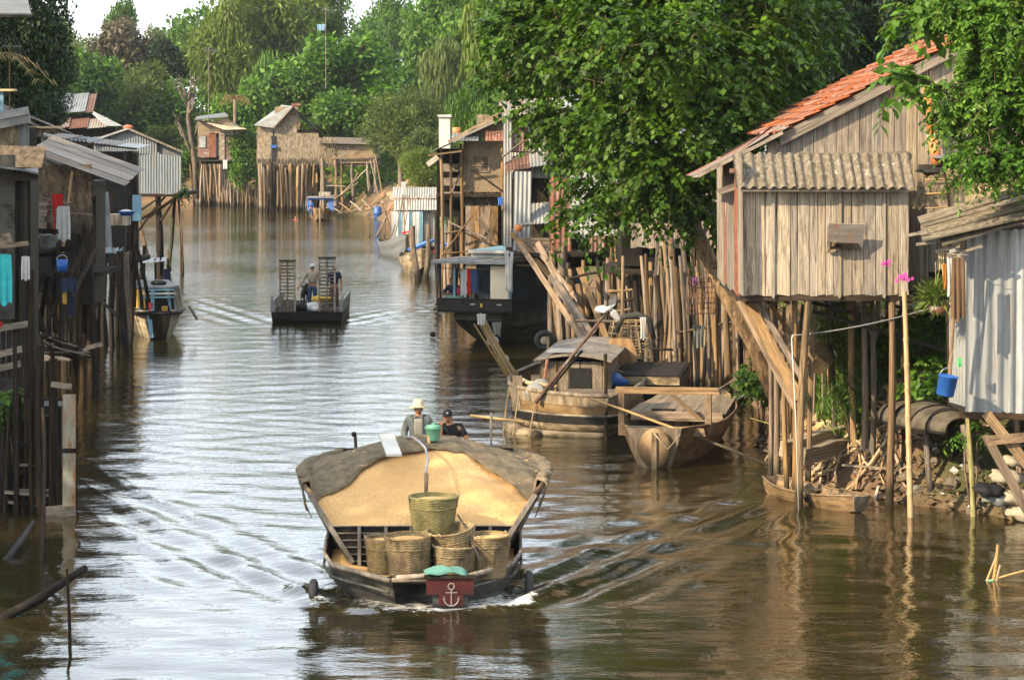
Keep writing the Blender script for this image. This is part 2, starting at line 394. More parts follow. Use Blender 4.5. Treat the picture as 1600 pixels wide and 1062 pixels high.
m_bark_pale = mk('pale_bark', (.15, .11, .075), (.28, .22, .15), (4, 4, 2), rnd=.2, bump=.6)
m_skin = mk('skin', (.30, .14, .075), (.34, .165, .09), rough=.6, rnd=.08, bump=.05)
m_hair = mk('hair', (.012, .01, .009), (.02, .017, .015), rough=.6, rnd=0)
def solid(name, c, rough=.8, rnd=.06, bump=.15, v=.8, spec=.3):
    return mk(name, (c[0] * v, c[1] * v, c[2] * v), c, (6, 6, 6), rough=rough, rnd=rnd, bump=bump, spec=spec)
m_red = solid('red_cloth', (.55, .03, .025)); m_whitec = solid('white_cloth', (.52, .51, .49)); m_turq = solid('turquoise_cloth', (.05, .50, .52))
m_navy = solid('navy_cloth', (.015, .022, .05)); m_bluec = solid('blue_plastic', (.02, .10, .36), rough=.4); m_denim = solid('denim', (.035, .07, .15))
m_greyc = solid('grey_cloth', (.17, .185, .165)); m_beige = solid('beige_cloth', (.36, .31, .22)); m_brownc = solid('brown_cloth', (.13, .075, .04))
m_green_pl = solid('green_plastic', (.13, .34, .23), rough=.45); m_teal = solid('teal_cloth', (.10, .25, .20)); m_yellow = solid('yellow_cloth', (.6, .38, .06))
m_orange = solid('orange_pipe', (.72, .22, .06), rough=.5); m_blackc = solid('black_cloth', (.012, .012, .014)); m_redboard = mk('worn_red_paint', (.04, .008, .007), (.075, .011, .010), (3, 3, 3), c3=(.05, .03, .02), s3=(4, 4, 4), t3=.62, rough=.6, rnd=0)
m_pink = solid('orchid_pink', (.62, .08, .42)); m_ltblue = solid('light_blue_paint', (.16, .30, .38)); m_blueboat = mk('blue_paint', (.02, .10, .38), (.04, .17, .5), (3, 3, 3), c3=(.3, .3, .28), s3=(3, 3, 3), t3=.66, rough=.6)
m_concrete = mk('stained_concrete', (.045, .043, .038), (.09, .085, .075), (1.5, 1.5, 1.5), c3=(.025, .022, .02), s3=(1, 1, 2), t3=.56, rnd=0, bump=.4, spec=.1)
m_whiteline = solid('white_lettering', (.34, .28, .24), bump=0)
m_stripe = None
# special materials
def leafmat(name, c1, c2, trans=.35, ns=.9, val=.45, obj_rnd=.0, gloss=.22):
    m = bpy.data.materials.new(name); m.use_nodes = True; t = m.node_tree; t.nodes.clear(); L = t.links.new
    out = t.nodes.new('ShaderNodeOutputMaterial'); p = t.nodes.new('ShaderNodeBsdfPrincipled')
    geo = t.nodes.new('ShaderNodeNewGeometry'); tc = t.nodes.new('ShaderNodeTexCoord')
    n = t.nodes.new('ShaderNodeTexNoise'); n.inputs['Scale'].default_value = ns; n.inputs['Detail'].default_value = 3; L(tc.outputs['Object'], n.inputs['Vector'])
    ad = t.nodes.new('ShaderNodeMath'); ad.operation = 'MULTIPLY_ADD'; L(geo.outputs['Random Per Island'], ad.inputs[0]); ad.inputs[1].default_value = .6; 
    ml = t.nodes.new('ShaderNodeMath'); ml.operation = 'MULTIPLY_ADD'; L(n.outputs[0], ml.inputs[0]); ml.inputs[1].default_value = 2.2; ml.inputs[2].default_value = -.9; L(ml.outputs[0], ad.inputs[2])
    rp = t.nodes.new('ShaderNodeValToRGB'); rp.color_ramp.elements[0].color = c4(c1); rp.color_ramp.elements[1].color = c4(c2); rp.color_ramp.elements[0].position = .1; rp.color_ramp.elements[1].position = .95
    L(ad.outputs[0], rp.inputs[0])
    hs = t.nodes.new('ShaderNodeHueSaturation'); mr = t.nodes.new('ShaderNodeMapRange'); mr.inputs['To Min'].default_value = 1 - val; mr.inputs['To Max'].default_value = 1 + val
    mul = t.nodes.new('ShaderNodeMath'); mul.operation = 'FRACT'; m7 = t.nodes.new('ShaderNodeMath'); m7.operation = 'MULTIPLY'; m7.inputs[1].default_value = 7.31
    L(geo.outputs['Random Per Island'], m7.inputs[0]); L(m7.outputs[0], mul.inputs[0]); L(mul.outputs[0], mr.inputs[0]); L(mr.outputs[0], hs.inputs['Value']); L(rp.outputs[0], hs.inputs['Color'])
    L(hs.outputs[0], p.inputs['Base Color']); p.inputs['Roughness'].default_value = .5; p.inputs['Specular IOR Level'].default_value = gloss
    tr = t.nodes.new('ShaderNodeBsdfTranslucent'); hs2 = t.nodes.new('ShaderNodeHueSaturation'); hs2.inputs['Value'].default_value = 1.5; hs2.inputs['Saturation'].default_value = 1.1; L(hs.outputs[0], hs2.inputs['Color']); L(hs2.outputs[0], tr.inputs[0])
    mx = t.nodes.new('ShaderNodeMixShader'); mx.inputs[0].default_value = trans; L(p.outputs[0], mx.inputs[1]); L(tr.outputs[0], mx.inputs[2]); L(mx.outputs[0], out.inputs[0])
    return m
lf_near = leafmat('broad_leaf_green', (.018, .050, .004), (.070, .140, .010), .28, 1.1)
lf_bright = leafmat('bright_leaf_green', (.045, .12, .012), (.12, .22, .03), .35, 1.0)
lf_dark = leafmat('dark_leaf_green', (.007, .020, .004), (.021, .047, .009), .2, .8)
lf_mid = leafmat('mid_leaf_green', (.038, .095, .012), (.095, .175, .024), .3, .9)
lf_yel = leafmat('yellow_leaf_green', (.075, .12, .018), (.15, .20, .035), .35, .9)
lf_olive = leafmat('olive_leaf_green', (.055, .085, .018), (.115, .15, .035), .3, .9)
lf_brown = leafmat('brownish_leaf', (.060, .055, .032), (.105, .085, .05), .2, .9)
lf_dry = leafmat('dry_frond', (.16, .11, .04), (.3, .22, .09), .2, .9)
gr_mat = leafmat('bank_grass', (.035, .085, .010), (.10, .18, .025), .3, 1.0)

def earthmat():
    m = mk('bank_earth', (.085, .055, .032), (.21, .13, .072), (1, 1, 1), ns=1.3, detail=8, rnd=0, bump=1, bd=.12, c3=(.045, .055, .018), s3=(.25, .25, .25), t3=.56, w3=.07)
    return m
m_earth = earthmat()

def watermat():
    m = bpy.data.materials.new('river_water'); m.use_nodes = True; t = m.node_tree; t.nodes.clear(); L = t.links.new
    out = t.nodes.new('ShaderNodeOutputMaterial'); p = t.nodes.new('ShaderNodeBsdfPrincipled'); L(p.outputs[0], out.inputs[0])
    p.inputs['Base Color'].default_value = (.024, .019, .006, 1); p.inputs['Roughness'].default_value = .06; p.inputs['IOR'].default_value = 1.75
    p.inputs['Specular IOR Level'].default_value = .7
    tc = t.nodes.new('ShaderNodeTexCoord')
    def noise(sc, det, rot=0, rough=.6, dist=0):
        mp = t.nodes.new('ShaderNodeMapping'); mp.inputs['Scale'].default_value = sc; mp.inputs['Rotation'].default_value = (0, 0, rot); L(tc.outputs['Object'], mp.inputs[0])
        n = t.nodes.new('ShaderNodeTexNoise'); n.inputs['Scale'].default_value = 1; n.inputs['Detail'].default_value = det; n.inputs['Roughness'].default_value = rough; n.inputs['Distortion'].default_value = dist; L(mp.outputs[0], n.inputs['Vector']); return n.outputs[0]
    a = noise((1.9, 4.2, 1), 3, .12, .55, .4); b = noise((8, 13, 1), 2, -.2, .5)
    big = noise((.09, .05, 1), 2, .3)
    mr = t.nodes.new('ShaderNodeMapRange'); mr.inputs['From Min'].default_value = .35; mr.inputs['From Max'].default_value = .65; mr.inputs['To Min'].default_value = .55; mr.inputs['To Max'].default_value = 1.25; L(big, mr.inputs[0])
    sp = t.nodes.new('ShaderNodeSeparateXYZ'); L(tc.outputs['Object'], sp.inputs[0]); dr = t.nodes.new('ShaderNodeMapRange'); dr.inputs['From Min'].default_value = 50; dr.inputs['From Max'].default_value = 150; dr.inputs['To Min'].default_value = 1; dr.inputs['To Max'].default_value = 2.6; L(sp.outputs['Y'], dr.inputs[0])   # breezier reach upstream
    mm = t.nodes.new('ShaderNodeMath'); mm.operation = 'MULTIPLY'; L(mr.outputs[0], mm.inputs[0]); L(dr.outputs[0], mm.inputs[1]); dm = t.nodes.new('ShaderNodeMath'); dm.operation = 'MULTIPLY'; dm.inputs[1].default_value = .0115; L(mm.outputs[0], dm.inputs[0])
    b1 = t.nodes.new('ShaderNodeBump'); L(dm.outputs[0], b1.inputs['Distance']); L(a, b1.inputs['Height'])
    b2 = t.nodes.new('ShaderNodeBump'); b2.inputs['Distance'].default_value = .0040; L(b, b2.inputs['Height']); L(mr.outputs[0], b2.inputs['Strength']); L(b1.outputs[0], b2.inputs['Normal'])
    L(b2.outputs[0], p.inputs['Normal'])
    # foam where the vertex attribute says so
    at = t.nodes.new('ShaderNodeAttribute'); at.attribute_name = 'foam'
    fn = noise((7, 11, 9), 6, 0, .75)
    m0 = t.nodes.new('ShaderNodeMath'); m0.operation = 'MULTIPLY'; m0.inputs[1].default_value = 1.9; L(fn, m0.inputs[0]); mu = t.nodes.new('ShaderNodeMath'); mu.operation = 'ADD'; L(at.outputs['Fac'], mu.inputs[0]); L(m0.outputs[0], mu.inputs[1])
    rr = t.nodes.new('ShaderNodeValToRGB'); rr.color_ramp.elements[0].position = 0.0; rr.color_ramp.elements[1].position = 1.0; mq = t.nodes.new('ShaderNodeMapRange'); mq.inputs['From Min'].default_value = 1.42; mq.inputs['From Max'].default_value = 1.85; L(mu.outputs[0], mq.inputs[0]); L(mq.outputs[0], rr.inputs[0])
    d = t.nodes.new('ShaderNodeBsdfDiffuse'); d.inputs[0].default_value = (.75, .74, .70, 1)
    mx = t.nodes.new('ShaderNodeMixShader'); L(rr.outputs[0], mx.inputs[0]); L(p.outputs[0], mx.inputs[1]); L(d.outputs[0], mx.inputs[2]); L(mx.outputs[0], out.inputs[0])
    return m
m_water = watermat()
m_grain = mk('rice_husk', (.54, .31, .12), (.80, .50, .225), (1, 1, 1), ns=34, detail=4, rnd=0, bump=.7, bd=.02, c3=(.62, .37, .15), s3=(2.4, 2.4, 2.4), t3=.5, w3=.12, lo=.38, hi=.60, spec=.1)
m_tarp = mk('net_tarpaulin', (.10, .078, .048), (.21, .165, .105), (1, 1, 1), ns=6, detail=7, rnd=0, bump=.5, bd=.02, c3=(.55, .38, .17), s3=(2.2, 5, 5), t3=.66, w3=.025, rough=.9, spec=.15)
m_basket = mk('woven_bamboo', (.15, .105, .045), (.32, .235, .11), (1, 1, 6), ns=14, detail=4, rnd=.15, bump=.4, c3=(.09, .06, .03), s3=(4, 4, 3), t3=.55, w3=.1)
m_basket_g = mk('greenish_woven_bamboo', (.135, .115, .04), (.29, .25, .095), (1, 1, 6), ns=14, detail=4, rnd=.1, bump=.4, c3=(.13, .11, .04), s3=(3, 3, 4), t3=.6, w3=.1)
m_wattle = mk('woven_wall_mat', (.13, .095, .055), (.33, .25, .155), (9, 9, 24), rnd=.1, bump=.9, bd=.02, c3=(.07, .05, .03), s3=(1.2, 1.2, 2), t3=.6, w3=.1, ns=1.6)

# ---------------------------------------------------------------- terrain and water
EDGE_R = [(16, -40), (14.5, 20), (12.2, 35), (10.6, 42), (9.2, 45.5), (7.4, 47.5), (5.9, 50), (5.5, 56), (6.4, 62), (5.6, 68), (4.6, 76), (3.4, 84), (1.4, 98), (-1.2, 114), (-2.6, 130), (-4.0, 148), (-6, 168), (-9, 192), (-12, 209), (-15, 226), (-22, 237), (-34, 243), (-60, 250), (-140, 256)]
EDGE_L = [(-140, 168), (-60, 160), (-36, 152), (-26, 142), (-22.5, 128), (-19.5, 110), (-16.5, 92), (-14.4, 78), (-13.6, 60), (-13.2, 45), (-13.5, 25), (-15, -40)]
POLY = np.array(EDGE_R + EDGE_L, dtype=float)
def sdist(X, Y):
    """signed distance to the river outline, negative on the water"""
    X = np.asarray(X, float); Y = np.asarray(Y, float); d2 = np.full(X.shape, 1e9); ins = np.zeros(X.shape, bool); n = len(POLY)
    for i in range(n):
        ax, ay = POLY[i]; bx, by = POLY[(i + 1) % n]
        dx, dy = bx - ax, by - ay; t = np.clip(((X - ax) * dx + (Y - ay) * dy) / (dx * dx + dy * dy), 0, 1)
        d2 = np.minimum(d2, (X - ax - t * dx) ** 2 + (Y - ay - t * dy) ** 2)
        c = ((ay > Y) != (by > Y)) & (X < (bx - ax) * (Y - ay) / (by - ay + 1e-12) + ax); ins ^= c
    d = np.sqrt(d2); return np.where(ins, -d, d)
def hn(X, Y, s=0):
    return (np.sin(X * 1.3 + Y * .7 + s) + np.sin(X * .61 - Y * 1.1 + 2 + s) + np.sin(X * 2.7 + Y * 2.1 + 1) * .5 + np.sin(Y * 3.3 - X * 1.9) * .4) / 2.9
def terr(X, Y):
    X = np.asarray(X, float); Y = np.asarray(Y, float); d = sdist(X, Y)
    k = np.interp(d, [-8, -1.5, 0, 1.5, 4, 8, 14, 40, 150], [-2.2, -.6, -.03, 1.7, 2.8, 3.6, 4.4, 6.0, 9.0])
    return k + hn(X, Y) * np.clip(d * .12, 0, .35) + hn(X * 3.1, Y * 2.7, 3) * np.clip(d * .06, 0, .1)
def tz(x, y): return float(terr(np.array([x]), np.array([y]))[0])

xs = np.concatenate([np.linspace(-150, -31, 36), np.arange(-30, 24, .6), np.linspace(24.5, 150, 36)])
ys = np.concatenate([np.linspace(-45, 29, 22), np.arange(30, 80, .5), np.arange(80, 250, 1.5), np.linspace(252, 520, 30)])
XX, YY = np.meshgrid(xs, ys); ZZ = terr(XX, YY)
nx, ny = len(xs), len(ys)
idx = np.arange(nx * ny).reshape(ny, nx)
def gridfaces(idx): return np.stack([idx[:-1, :-1], idx[:-1, 1:], idx[1:, 1:], idx[1:, :-1]], -1).reshape(-1, 4)
g = bpy.data.objects.new('river_bank_ground', npmesh('ground', np.stack([XX, YY, ZZ], -1).reshape(-1, 3), gridfaces(idx), m_earth, True)); link(g); g['kind'] = 'structure'

# water: one sheet, fine near the boats, with the wakes as real waves
BX, BY = -1.32, 37.2      # bow of the loaded boat
yy = [-45, 0, 20, 27]; y = 30.0
while y < 62: yy.append(y); y += .075 + (y - 30) * .0012
while y < 250: yy.append(y); y *= 1.0035
yy += list(np.linspace(253, 520, 12)); ys = np.array(yy)
xs = np.concatenate([np.linspace(-150, -16, 12), np.arange(-15, 13, .10), np.linspace(13.5, 150, 12)])
XX, YY = np.meshgrid(xs, ys)
amp = np.clip((YY - 28) / 4, 0, 1) * np.clip(1.4 - YY / 130, .15, 1)
ZZ = np.zeros(XX.shape); rs = np.random.RandomState(3)
for i in range(16):
    a = rs.uniform(-1.1, 1.1) + math.pi / 2; lam = rs.uniform(.45, 2.6); k = 2 * math.pi / lam
    wx = hn(XX * .23 + i, YY * .19 - i * 2) 
    ZZ += np.sin((XX * math.cos(a) + YY * math.sin(a)) * k + rs.uniform(0, 6) + 1.3 * wx) * lam * .0014 * (1 + .6 * hn(XX * .15 + i * 3, YY * .11))
ZZ *= amp
def wake(cx, cy, half, A, ang, lam, length):
    """diverging crests behind a bow heading towards -y"""
    z = 0; f = 0
    dy = YY - cy; 
    for sgn in (-1, 1):
        q = (XX - cx) * sgn - half            # distance outboard of the hull side
        arm = q - np.clip(dy, 0, None) * math.tan(ang)
        env = np.exp(-(arm / (lam * 1.5)) ** 2) * np.clip(dy / 1.0 + .3, 0, 1) * np.exp(-np.clip(dy, 0, None) / length) * (q > -.3)
        z = z + A * env * np.cos(2 * math.pi * arm / lam) * (1 + .8 * hn(XX * 1.1, YY * .9, 5))
        tr = ((XX - cx) * sgn * .94 + dy * .35)
        e2 = (q > -.2) * (arm < .4) * np.clip(dy / 2, 0, 1) * np.exp(-dy.clip(0) / (length * 1.3))
        z = z + A * .15 * e2 * np.sin(2 * math.pi * (dy * .83 - q * .5) / (lam * 1.1) + hn(XX * .7, YY * .6) * 3.2) * (1 + .7 * hn(XX * .9, YY * 1.1, 2))
        f = f + np.exp(-(arm / (lam * .35)) ** 2) * np.exp(-np.clip(dy, 0, None) / (length * .22)) * (dy > -.5) * (q > -.2) * .30
    return z, f
w1, f1 = wake(BX, BY + .2, 1.45, .055, math.radians(24), .95, 11); ZZ += w1
w2, f2 = wake(-7.36, 91.2, 1.3, .035, math.radians(19), 1.0, 12); ZZ += w2
foam = f1 * .9 + .25 * np.exp(-((np.abs(XX - BX) - 1.5) / .22) ** 2) * (YY > BY) * np.exp(-(YY - BY).clip(0) / 7) + .3 * np.exp(-((XX - BX) / 1.2) ** 2) * (YY > BY + 12.5) * np.exp(-(YY - BY - 12.5).clip(0) / 8)
db = np.sqrt(((XX - BX) / 1.75) ** 2 + ((YY - (BY + 1.3)) / 1.75) ** 2)      # bow wave round the blunt bow
fr = (YY < BY + 1.6)
ZZ += .07 * np.exp(-((db - 1.06) / .13) ** 2) * fr * (1 + .5 * hn(XX * 5, YY * 5))
foam += .75 * np.exp(-(np.clip(db - 1.0, 0, 9) / .16) ** 2) * fr * (.85 + .4 * hn(XX * 3, YY * 2)) * np.clip((BX + 1.9 - XX) * 1.2, 0, 1) * np.clip((XX - BX + 1.6) * 1.1, 0, 1)
nx, ny = len(xs), len(ys); idx = np.arange(nx * ny).reshape(ny, nx)
me = npmesh('water', np.stack([XX, YY, ZZ], -1).reshape(-1, 3), gridfaces(idx), m_water, True)
at = me.attributes.new('foam', 'FLOAT', 'POINT'); at.data.foreach_set('value', np.asarray(foam, np.float32).ravel())
w = bpy.data.objects.new('river_water', me); link(w); w['kind'] = 'structure'

# haze
hb = MB().box((0, 245, 12.0), (320, 590, 31)).o('haze', None); hb['kind'] = 'stuff'
hm = bpy.data.materials.new('haze'); hm.use_nodes = True; t = hm.node_tree; t.nodes.clear()
ho = t.nodes.new('ShaderNodeOutputMaterial'); hv = t.nodes.new('ShaderNodeVolumePrincipled'); hv.inputs['Color'].default_value = (.86, .93, 1, 1)
hv.inputs['Density'].default_value = .0001; hv.inputs['Anisotropy'].default_value = .2; t.links.new(hv.outputs[0], ho.inputs['Volume']); hb.data.materials.append(hm)
hm.cycles.homogeneous_volume = True if hasattr(hm.cycles, 'homogeneous_volume') else None

# ---------------------------------------------------------------- foliage
def norm(a): return a / (np.linalg.norm(a, axis=-1, keepdims=True) + 1e-9)
def leafcards(P, D, N, L, Wd, rs, shape='fold'):
    """P base points, D leaf direction, N rough normal -> folded leaves (6 verts, 4 tris) or diamonds"""
    D = norm(D); S = norm(np.cross(D, N)); N2 = np.cross(S, D); L = L[:, None]; Wd = Wd[:, None]
    if shape == 'fold':
        vs = np.stack([P, P + D * L * .5 + S * Wd - N2 * 0, P + D * L - N2 * L * .18, P + D * L * .5 - S * Wd, P + D * L * .5 - N2 * Wd * .35], 1)
        n = len(P); b = (np.arange(n) * 5)[:, None]
        fs = np.concatenate([b + np.array([[0, 1, 4]]), b + np.array([[1, 2, 4]]), b + np.array([[2, 3, 4]]), b + np.array([[3, 0, 4]])])
    else:
        vs = np.stack([P, P + D * L * .5 + S * Wd, P + D * L - N2 * L * .1, P + D * L * .45 - S * Wd], 1)
        n = len(P); b = (np.arange(n) * 4)[:, None]
        fs = np.concatenate([b + np.array([[0, 1, 2]]), b + np.array([[0, 2, 3]])])
    return vs.reshape(-1, 3), fs
def crown_mesh(kind, seed, mat, n=9000, leaf=.075, K=26):
    key = ('crown', kind, seed, mat.name)
    if key in _cache: return _cache[key]
    rs = np.random.RandomState(seed)
    c = rs.normal(size=(K, 3)); c = norm(c) * rs.uniform(.35, .80, (K, 1)); c[:, 2] = c[:, 2] * .9
    r = rs.uniform(.20, .42, K)
    if kind == 'willow': r *= .9
    w = r ** 2; w /= w.sum(); ci = rs.choice(K, n, p=w)
    d = norm(rs.normal(size=(n, 3)) + np.array([0, 0, .35])); rad = r[ci] * rs.uniform(.55, 1.08, n) * (1 + .22 * np.sin(d[:, 0] * 7 + ci) * np.sin(d[:, 2] * 8 + ci * 2))
    P = c[ci] + d * rad[:, None]
    # twig tufts
    P += rs.normal(size=(n, 3)) * .018
    up = np.array([0, 0, 1.0])
    if kind == 'willow':
        P[:, 2] -= rs.uniform(0, .35, n) ** 1.5 * .8; D = d * .25 + np.array([0, 0, -1.0]) + rs.normal(size=(n, 3)) * .2; N = norm(d + rs.normal(size=(n, 3)) * .5)
        L = leaf * rs.uniform(1.2, 2.6, n); Wd = leaf * .16 * np.ones(n)
    elif kind == 'bamboo':
        D = d * .7 + rs.normal(size=(n, 3)) * .45 + np.array([0, 0, -.35]); N = norm(d * .5 + up + rs.normal(size=(n, 3)) * .6)
        L = leaf * rs.uniform(.9, 1.8, n); Wd = leaf * .17 * np.ones(n)
    elif kind == 'twiggy':
        D = d + rs.normal(size=(n, 3)) * .8; N = rs.normal(size=(n, 3)); L = leaf * rs.uniform(.5, 1.4, n); Wd = leaf * .16 * np.ones(n)
    else:
        D = d * .8 + rs.normal(size=(n, 3)) * .6 + np.array([0, 0, -.25]); N = norm(d * .6 + up * .9 + rs.normal(size=(n, 3)) * .45)
        L = leaf * rs.uniform(.6, 1.25, n); Wd = L * .33
    vs, fs = leafcards(P, D, N, L, Wd, rs, 'diamond')
    me = npmesh('crown', vs, fs, mat); _cache[key] = me; me['_c'] = 0
    CL[me.name] = (c, r); return me
CL = {}
def trunk_mesh(seed, mat, cl, base_h, spread=(1, 1, 1), r=.05):
    """tapered trunk with limbs reaching the clumps, in crown-unit space below (0,0,0)"""
    b = MB(); rs = random.Random(seed); top = V((0, 0, -.15)); bot = V((rs.uniform(-.1, .1), rs.uniform(-.1, .1), -base_h))
    mid = bot.lerp(top, .55) + V((rs.uniform(-.06, .06), rs.uniform(-.06, .06), 0))
    b.tube([bot, bot.lerp(mid, .5) + V((.01, .02, 0)), mid, top], [r * 1.3, r, r * .85, r * .55], 8)
    for i in range(min(12, len(cl))):
        c = V(cl[i]); s = mid.lerp(top, rs.random()); q = s.lerp(c, .5) + V((rs.uniform(-.08, .08), rs.uniform(-.08, .08), -.08))
        b.tube([s, q, c], [r * .45, r * .28, r * .08], 5)
        for _ in range(3):
            e = c + V((rs.uniform(-.2, .2), rs.uniform(-.2, .2), rs.uniform(-.05, .25))); b.tube([q.lerp(c, .6), c.lerp(e, .5) + V((0, 0, .02)), e], [r * .15, r * .09, r * .03], 4, cap=False)
    return b.mesh('trunk', mat, True)
TREES = 0
def tree(label, cat, px, ytop, Y, wpx, kind='broad', seed=1, mat=None, hr=None, group='trees on the river banks', bark=None, n=9000, leaf=.075, ybot=None, name='tree', yaw=None):
    """px: column of the crown centre, ytop: its top row, wpx its width there"""
    mat = mat or lf_mid; x = (px - 800) * Y / F; gz = tz(x, Y); top = H - (ytop - HOR) * Y / F; rx = wpx * Y / F / 2
    zb = gz + 1.5 if ybot is None else max(gz + .2, H - (ybot - HOR) * Y / F)
    rz = max(1.0, (top - zb) / 2); cz = top - rz
    t = T(name, label, cat, (x, Y, gz), group)
    me = crown_mesh(kind, seed, mat, n, leaf); rot = Matrix.Rotation(R.uniform(0, 6.3) if yaw is None else yaw, 4, 'Z')
    m = Matrix.Translation((x, Y, cz)) @ Matrix.Diagonal((rx, rx, rz, 1)) @ rot
    link(bpy.data.objects.new('crown', me), t, m)
    bh = (cz - gz + .3) / rz
    k2 = ('trunk', me.name, round(bh, 0)); 
    tm = trunk_mesh(seed, bark or m_bark, CL[me.name][0], bh, r=.055)
    link(bpy.data.objects.new('trunk', tm), t, m)
    return t
# ================================================================ loaded boat
def loaded_boat():
    t = T('cargo_boat', 'wide wooden cargo boat heaped with golden rice husk coming towards the bridge', 'cargo boat', (0, 0, 0))
    # hull, local: bow at y=0 heading -y, x across
    P = []; nst = 19
    for i in range(nst):
        s = i / (nst - 1) * 12.5
        if s < 1.6: hw = 1.46 * (1 - (1 - s / 1.6) ** 2.6) ** .42
        else: hw = 1.46 + .12 * math.sin((s - 1.6) / 7) - .5 * max(0, (s - 9.5) / 3) ** 2
        hw = max(hw, .42); zt = .42 + .20 * min(1, s / 2.0) + .12 * max(0, (s - 9) / 3.5) - .04 * math.sin(s * .5)
        row = [(-hw, s - .28 * (s < .3), zt), (-hw * .985, s, zt - .10), (-hw * .93, s + .1, .14), (-hw * .80, s + .25, -.15), (-hw * .45, s + .4, -.4), (0, s + .5, -.45),
               (hw * .45, s + .4, -.4), (hw * .80, s + .25, -.15), (hw * .93, s + .1, .14), (hw * .985, s, zt - .10), (hw, s - .28 * (s < .3), zt)]
        P.append(row)
    b = MB(); b.grid(P)
    b.f.append(tuple(range(len(P[0])))); e = len(b.v) - len(P[0]); b.f.append(tuple(range(e + len(P[0]) - 1, e - 1, -1)))
    b.o('hull', m_hull, t, True)
    # gunwale strakes
    for off, z0, w, nm in ((.02, 0, .06, 'gunwale'), (.03, -.17, .04, 'rubbing_strake')):
        for sg in (-1, 1):
            pts = [V((sg * (abs(P[i][0][0]) + off), P[i][0][1] - (.03 if i == 0 else 0), P[i][0][2] + z0 + .01)) for i in range(nst)]
            bb = MB(); bb.tube(pts, [w * .5] * nst, 6, flat=1.3); bb.o(nm, m_plank_grey if nm == 'gunwale' else m_hull, t, True)
    bb = MB(); bb.tube([(-.42, -.31, .44), (.42, -.31, .44)], .035, 6); bb.o('bow_beam', m_plank_grey, t, True)
    # fore deck under the spilled husk
    rows = []
    for i in range(1, 9):
        s = .08 + (i - 1) * .36; k = min(int(s / 12.5 * 18), 17); f = s / 12.5 * 18 - k
        hw = abs(P[k][0][0]) * (1 - f) + abs(P[k + 1][0][0]) * f
        rows.append([(-hw * .95 + hw * 1.9 * j / 12, s, .33 + .04 * math.sin(j * 1.7 + i) * (0 < j < 12) + (.09 if j in (0, 1, 11, 12) else 0)) for j in range(13)])
    MB().grid(rows).o('husk_on_deck', m_grain, t, True)
    # hopper
    S0 = 1.35
    def wall(s, z):     # half width of the flaring side at height z
        kb = np.interp(s, [0, 2, 6.5], [1.02, 1.30, 1.25]); kt = np.interp(s, [0, .8, 2.2, 4.5, 6.8], [1.62, 1.80, 1.95, 1.93, 1.6]); zt = np.interp(s, [0, 2, 6.8], [1.38, 1.52, 1.20])
        return kb + (kt - kb) * (z - .3) / (zt - .3), zt
    for sg in (-1, 1):
        for k in range(7):      # side boards
            f0, f1 = k / 7, (k + .93) / 7; P2 = []
            for f in (f0, f1):
                row = []
                for s in (0, .8, 2.2, 4.5, 6.8):
                    zt = wall(s, 1)[1]; z = .3 + (zt - .3) * f; row.append((sg * wall(s, z)[0], S0 + s, z))
                P2.append(row)
            q = [[(x + sg * .03, y, z) for x, y, z in r] for r in P2]
            bb = MB(); bb.grid(P2, flip=sg > 0); bb.grid(q, flip=sg < 0); bb.grid([P2[0], q[0]]); bb.grid([q[1], P2[1]]); bb.grid([[P2[0][0], P2[1][0]], [q[0][0], q[1][0]]]); bb.o('side_board', m_plank_dark if k % 2 else m_plank_grey, t)
        for s in (0, 1.7, 3.4, 5.1, 6.8):
            zt = wall(s, 1)[1]; x0, x1 = wall(s, .25)[0], wall(s, zt + .05)[0]
            bb = MB(); bb.beam((sg * (x0 + .05), S0 + s - .03, .42 if s == 0 else .25), (sg * (x1 + .05), S0 + s - .03, zt + .06), .07, .07, (0, 1, 0)); bb.o('side_post', m_plank_grey, t)
        pts = [(sg * (wall(s, wall(s, 1)[1])[0] + .02), S0 + s, wall(s, 1)[1] + .01) for s in (0, .8, 2.2, 4.5, 6.8)]
        MB().tube(pts, .045, 6).o('rim_pole', m_post, t, True)
    for k in range(6):          # front wall boards with uprights
        z = .34 + k * .105; hw = wall(0, z + .05)[0]
        MB().box((0, S0 + .02, z + .05), (2 * hw, .03, .092)).o('front_board', m_plank_dark, t)
        MB().box((0, S0 - .02, z + .10), (2 * hw, .03, .014)).o('front_batten', m_plank_grey, t)
    for x in (-.95, -.55, -.17, .3, .68, 1.02):
        MB().box((x, S0 - .055, .64), (.05, .04, .66)).o('front_upright', m_plank_grey, t)
    for k in range(5):
        z = .5; MB().box((0, S0 + 6.8, .4 + k * .2), (2.6 + k * .1, .03, .18)).o('rear_board', m_plank_dark, t)
    # husk heap
    def heap(x, s):
        dome = 1.90 - .30 * (math.sqrt((abs(x) - .45) ** 2 + .04) + abs(x) - .45) * .5 * 1.0 - (.075 * (s - 2.7) ** 2 if s > 2.7 else 0) * (.5 if s > 5 else 1) * (1 if s < 5 else 1); front = .93 + .36 * s + .10 * math.sin(x * 1.7 + 1) * min(s, 1) + .03 * math.sin(x * 5 + s * 3)
        side = 1.46 + 1.1 * max(0, 1.93 - abs(x))
        # smooth minimum
        k = .10; vals = [dome, front - .035 * x * x, side]
        return -k * math.log(sum(math.exp(-v / k) for v in vals))
    rows = []; nr = 90; nc = 110
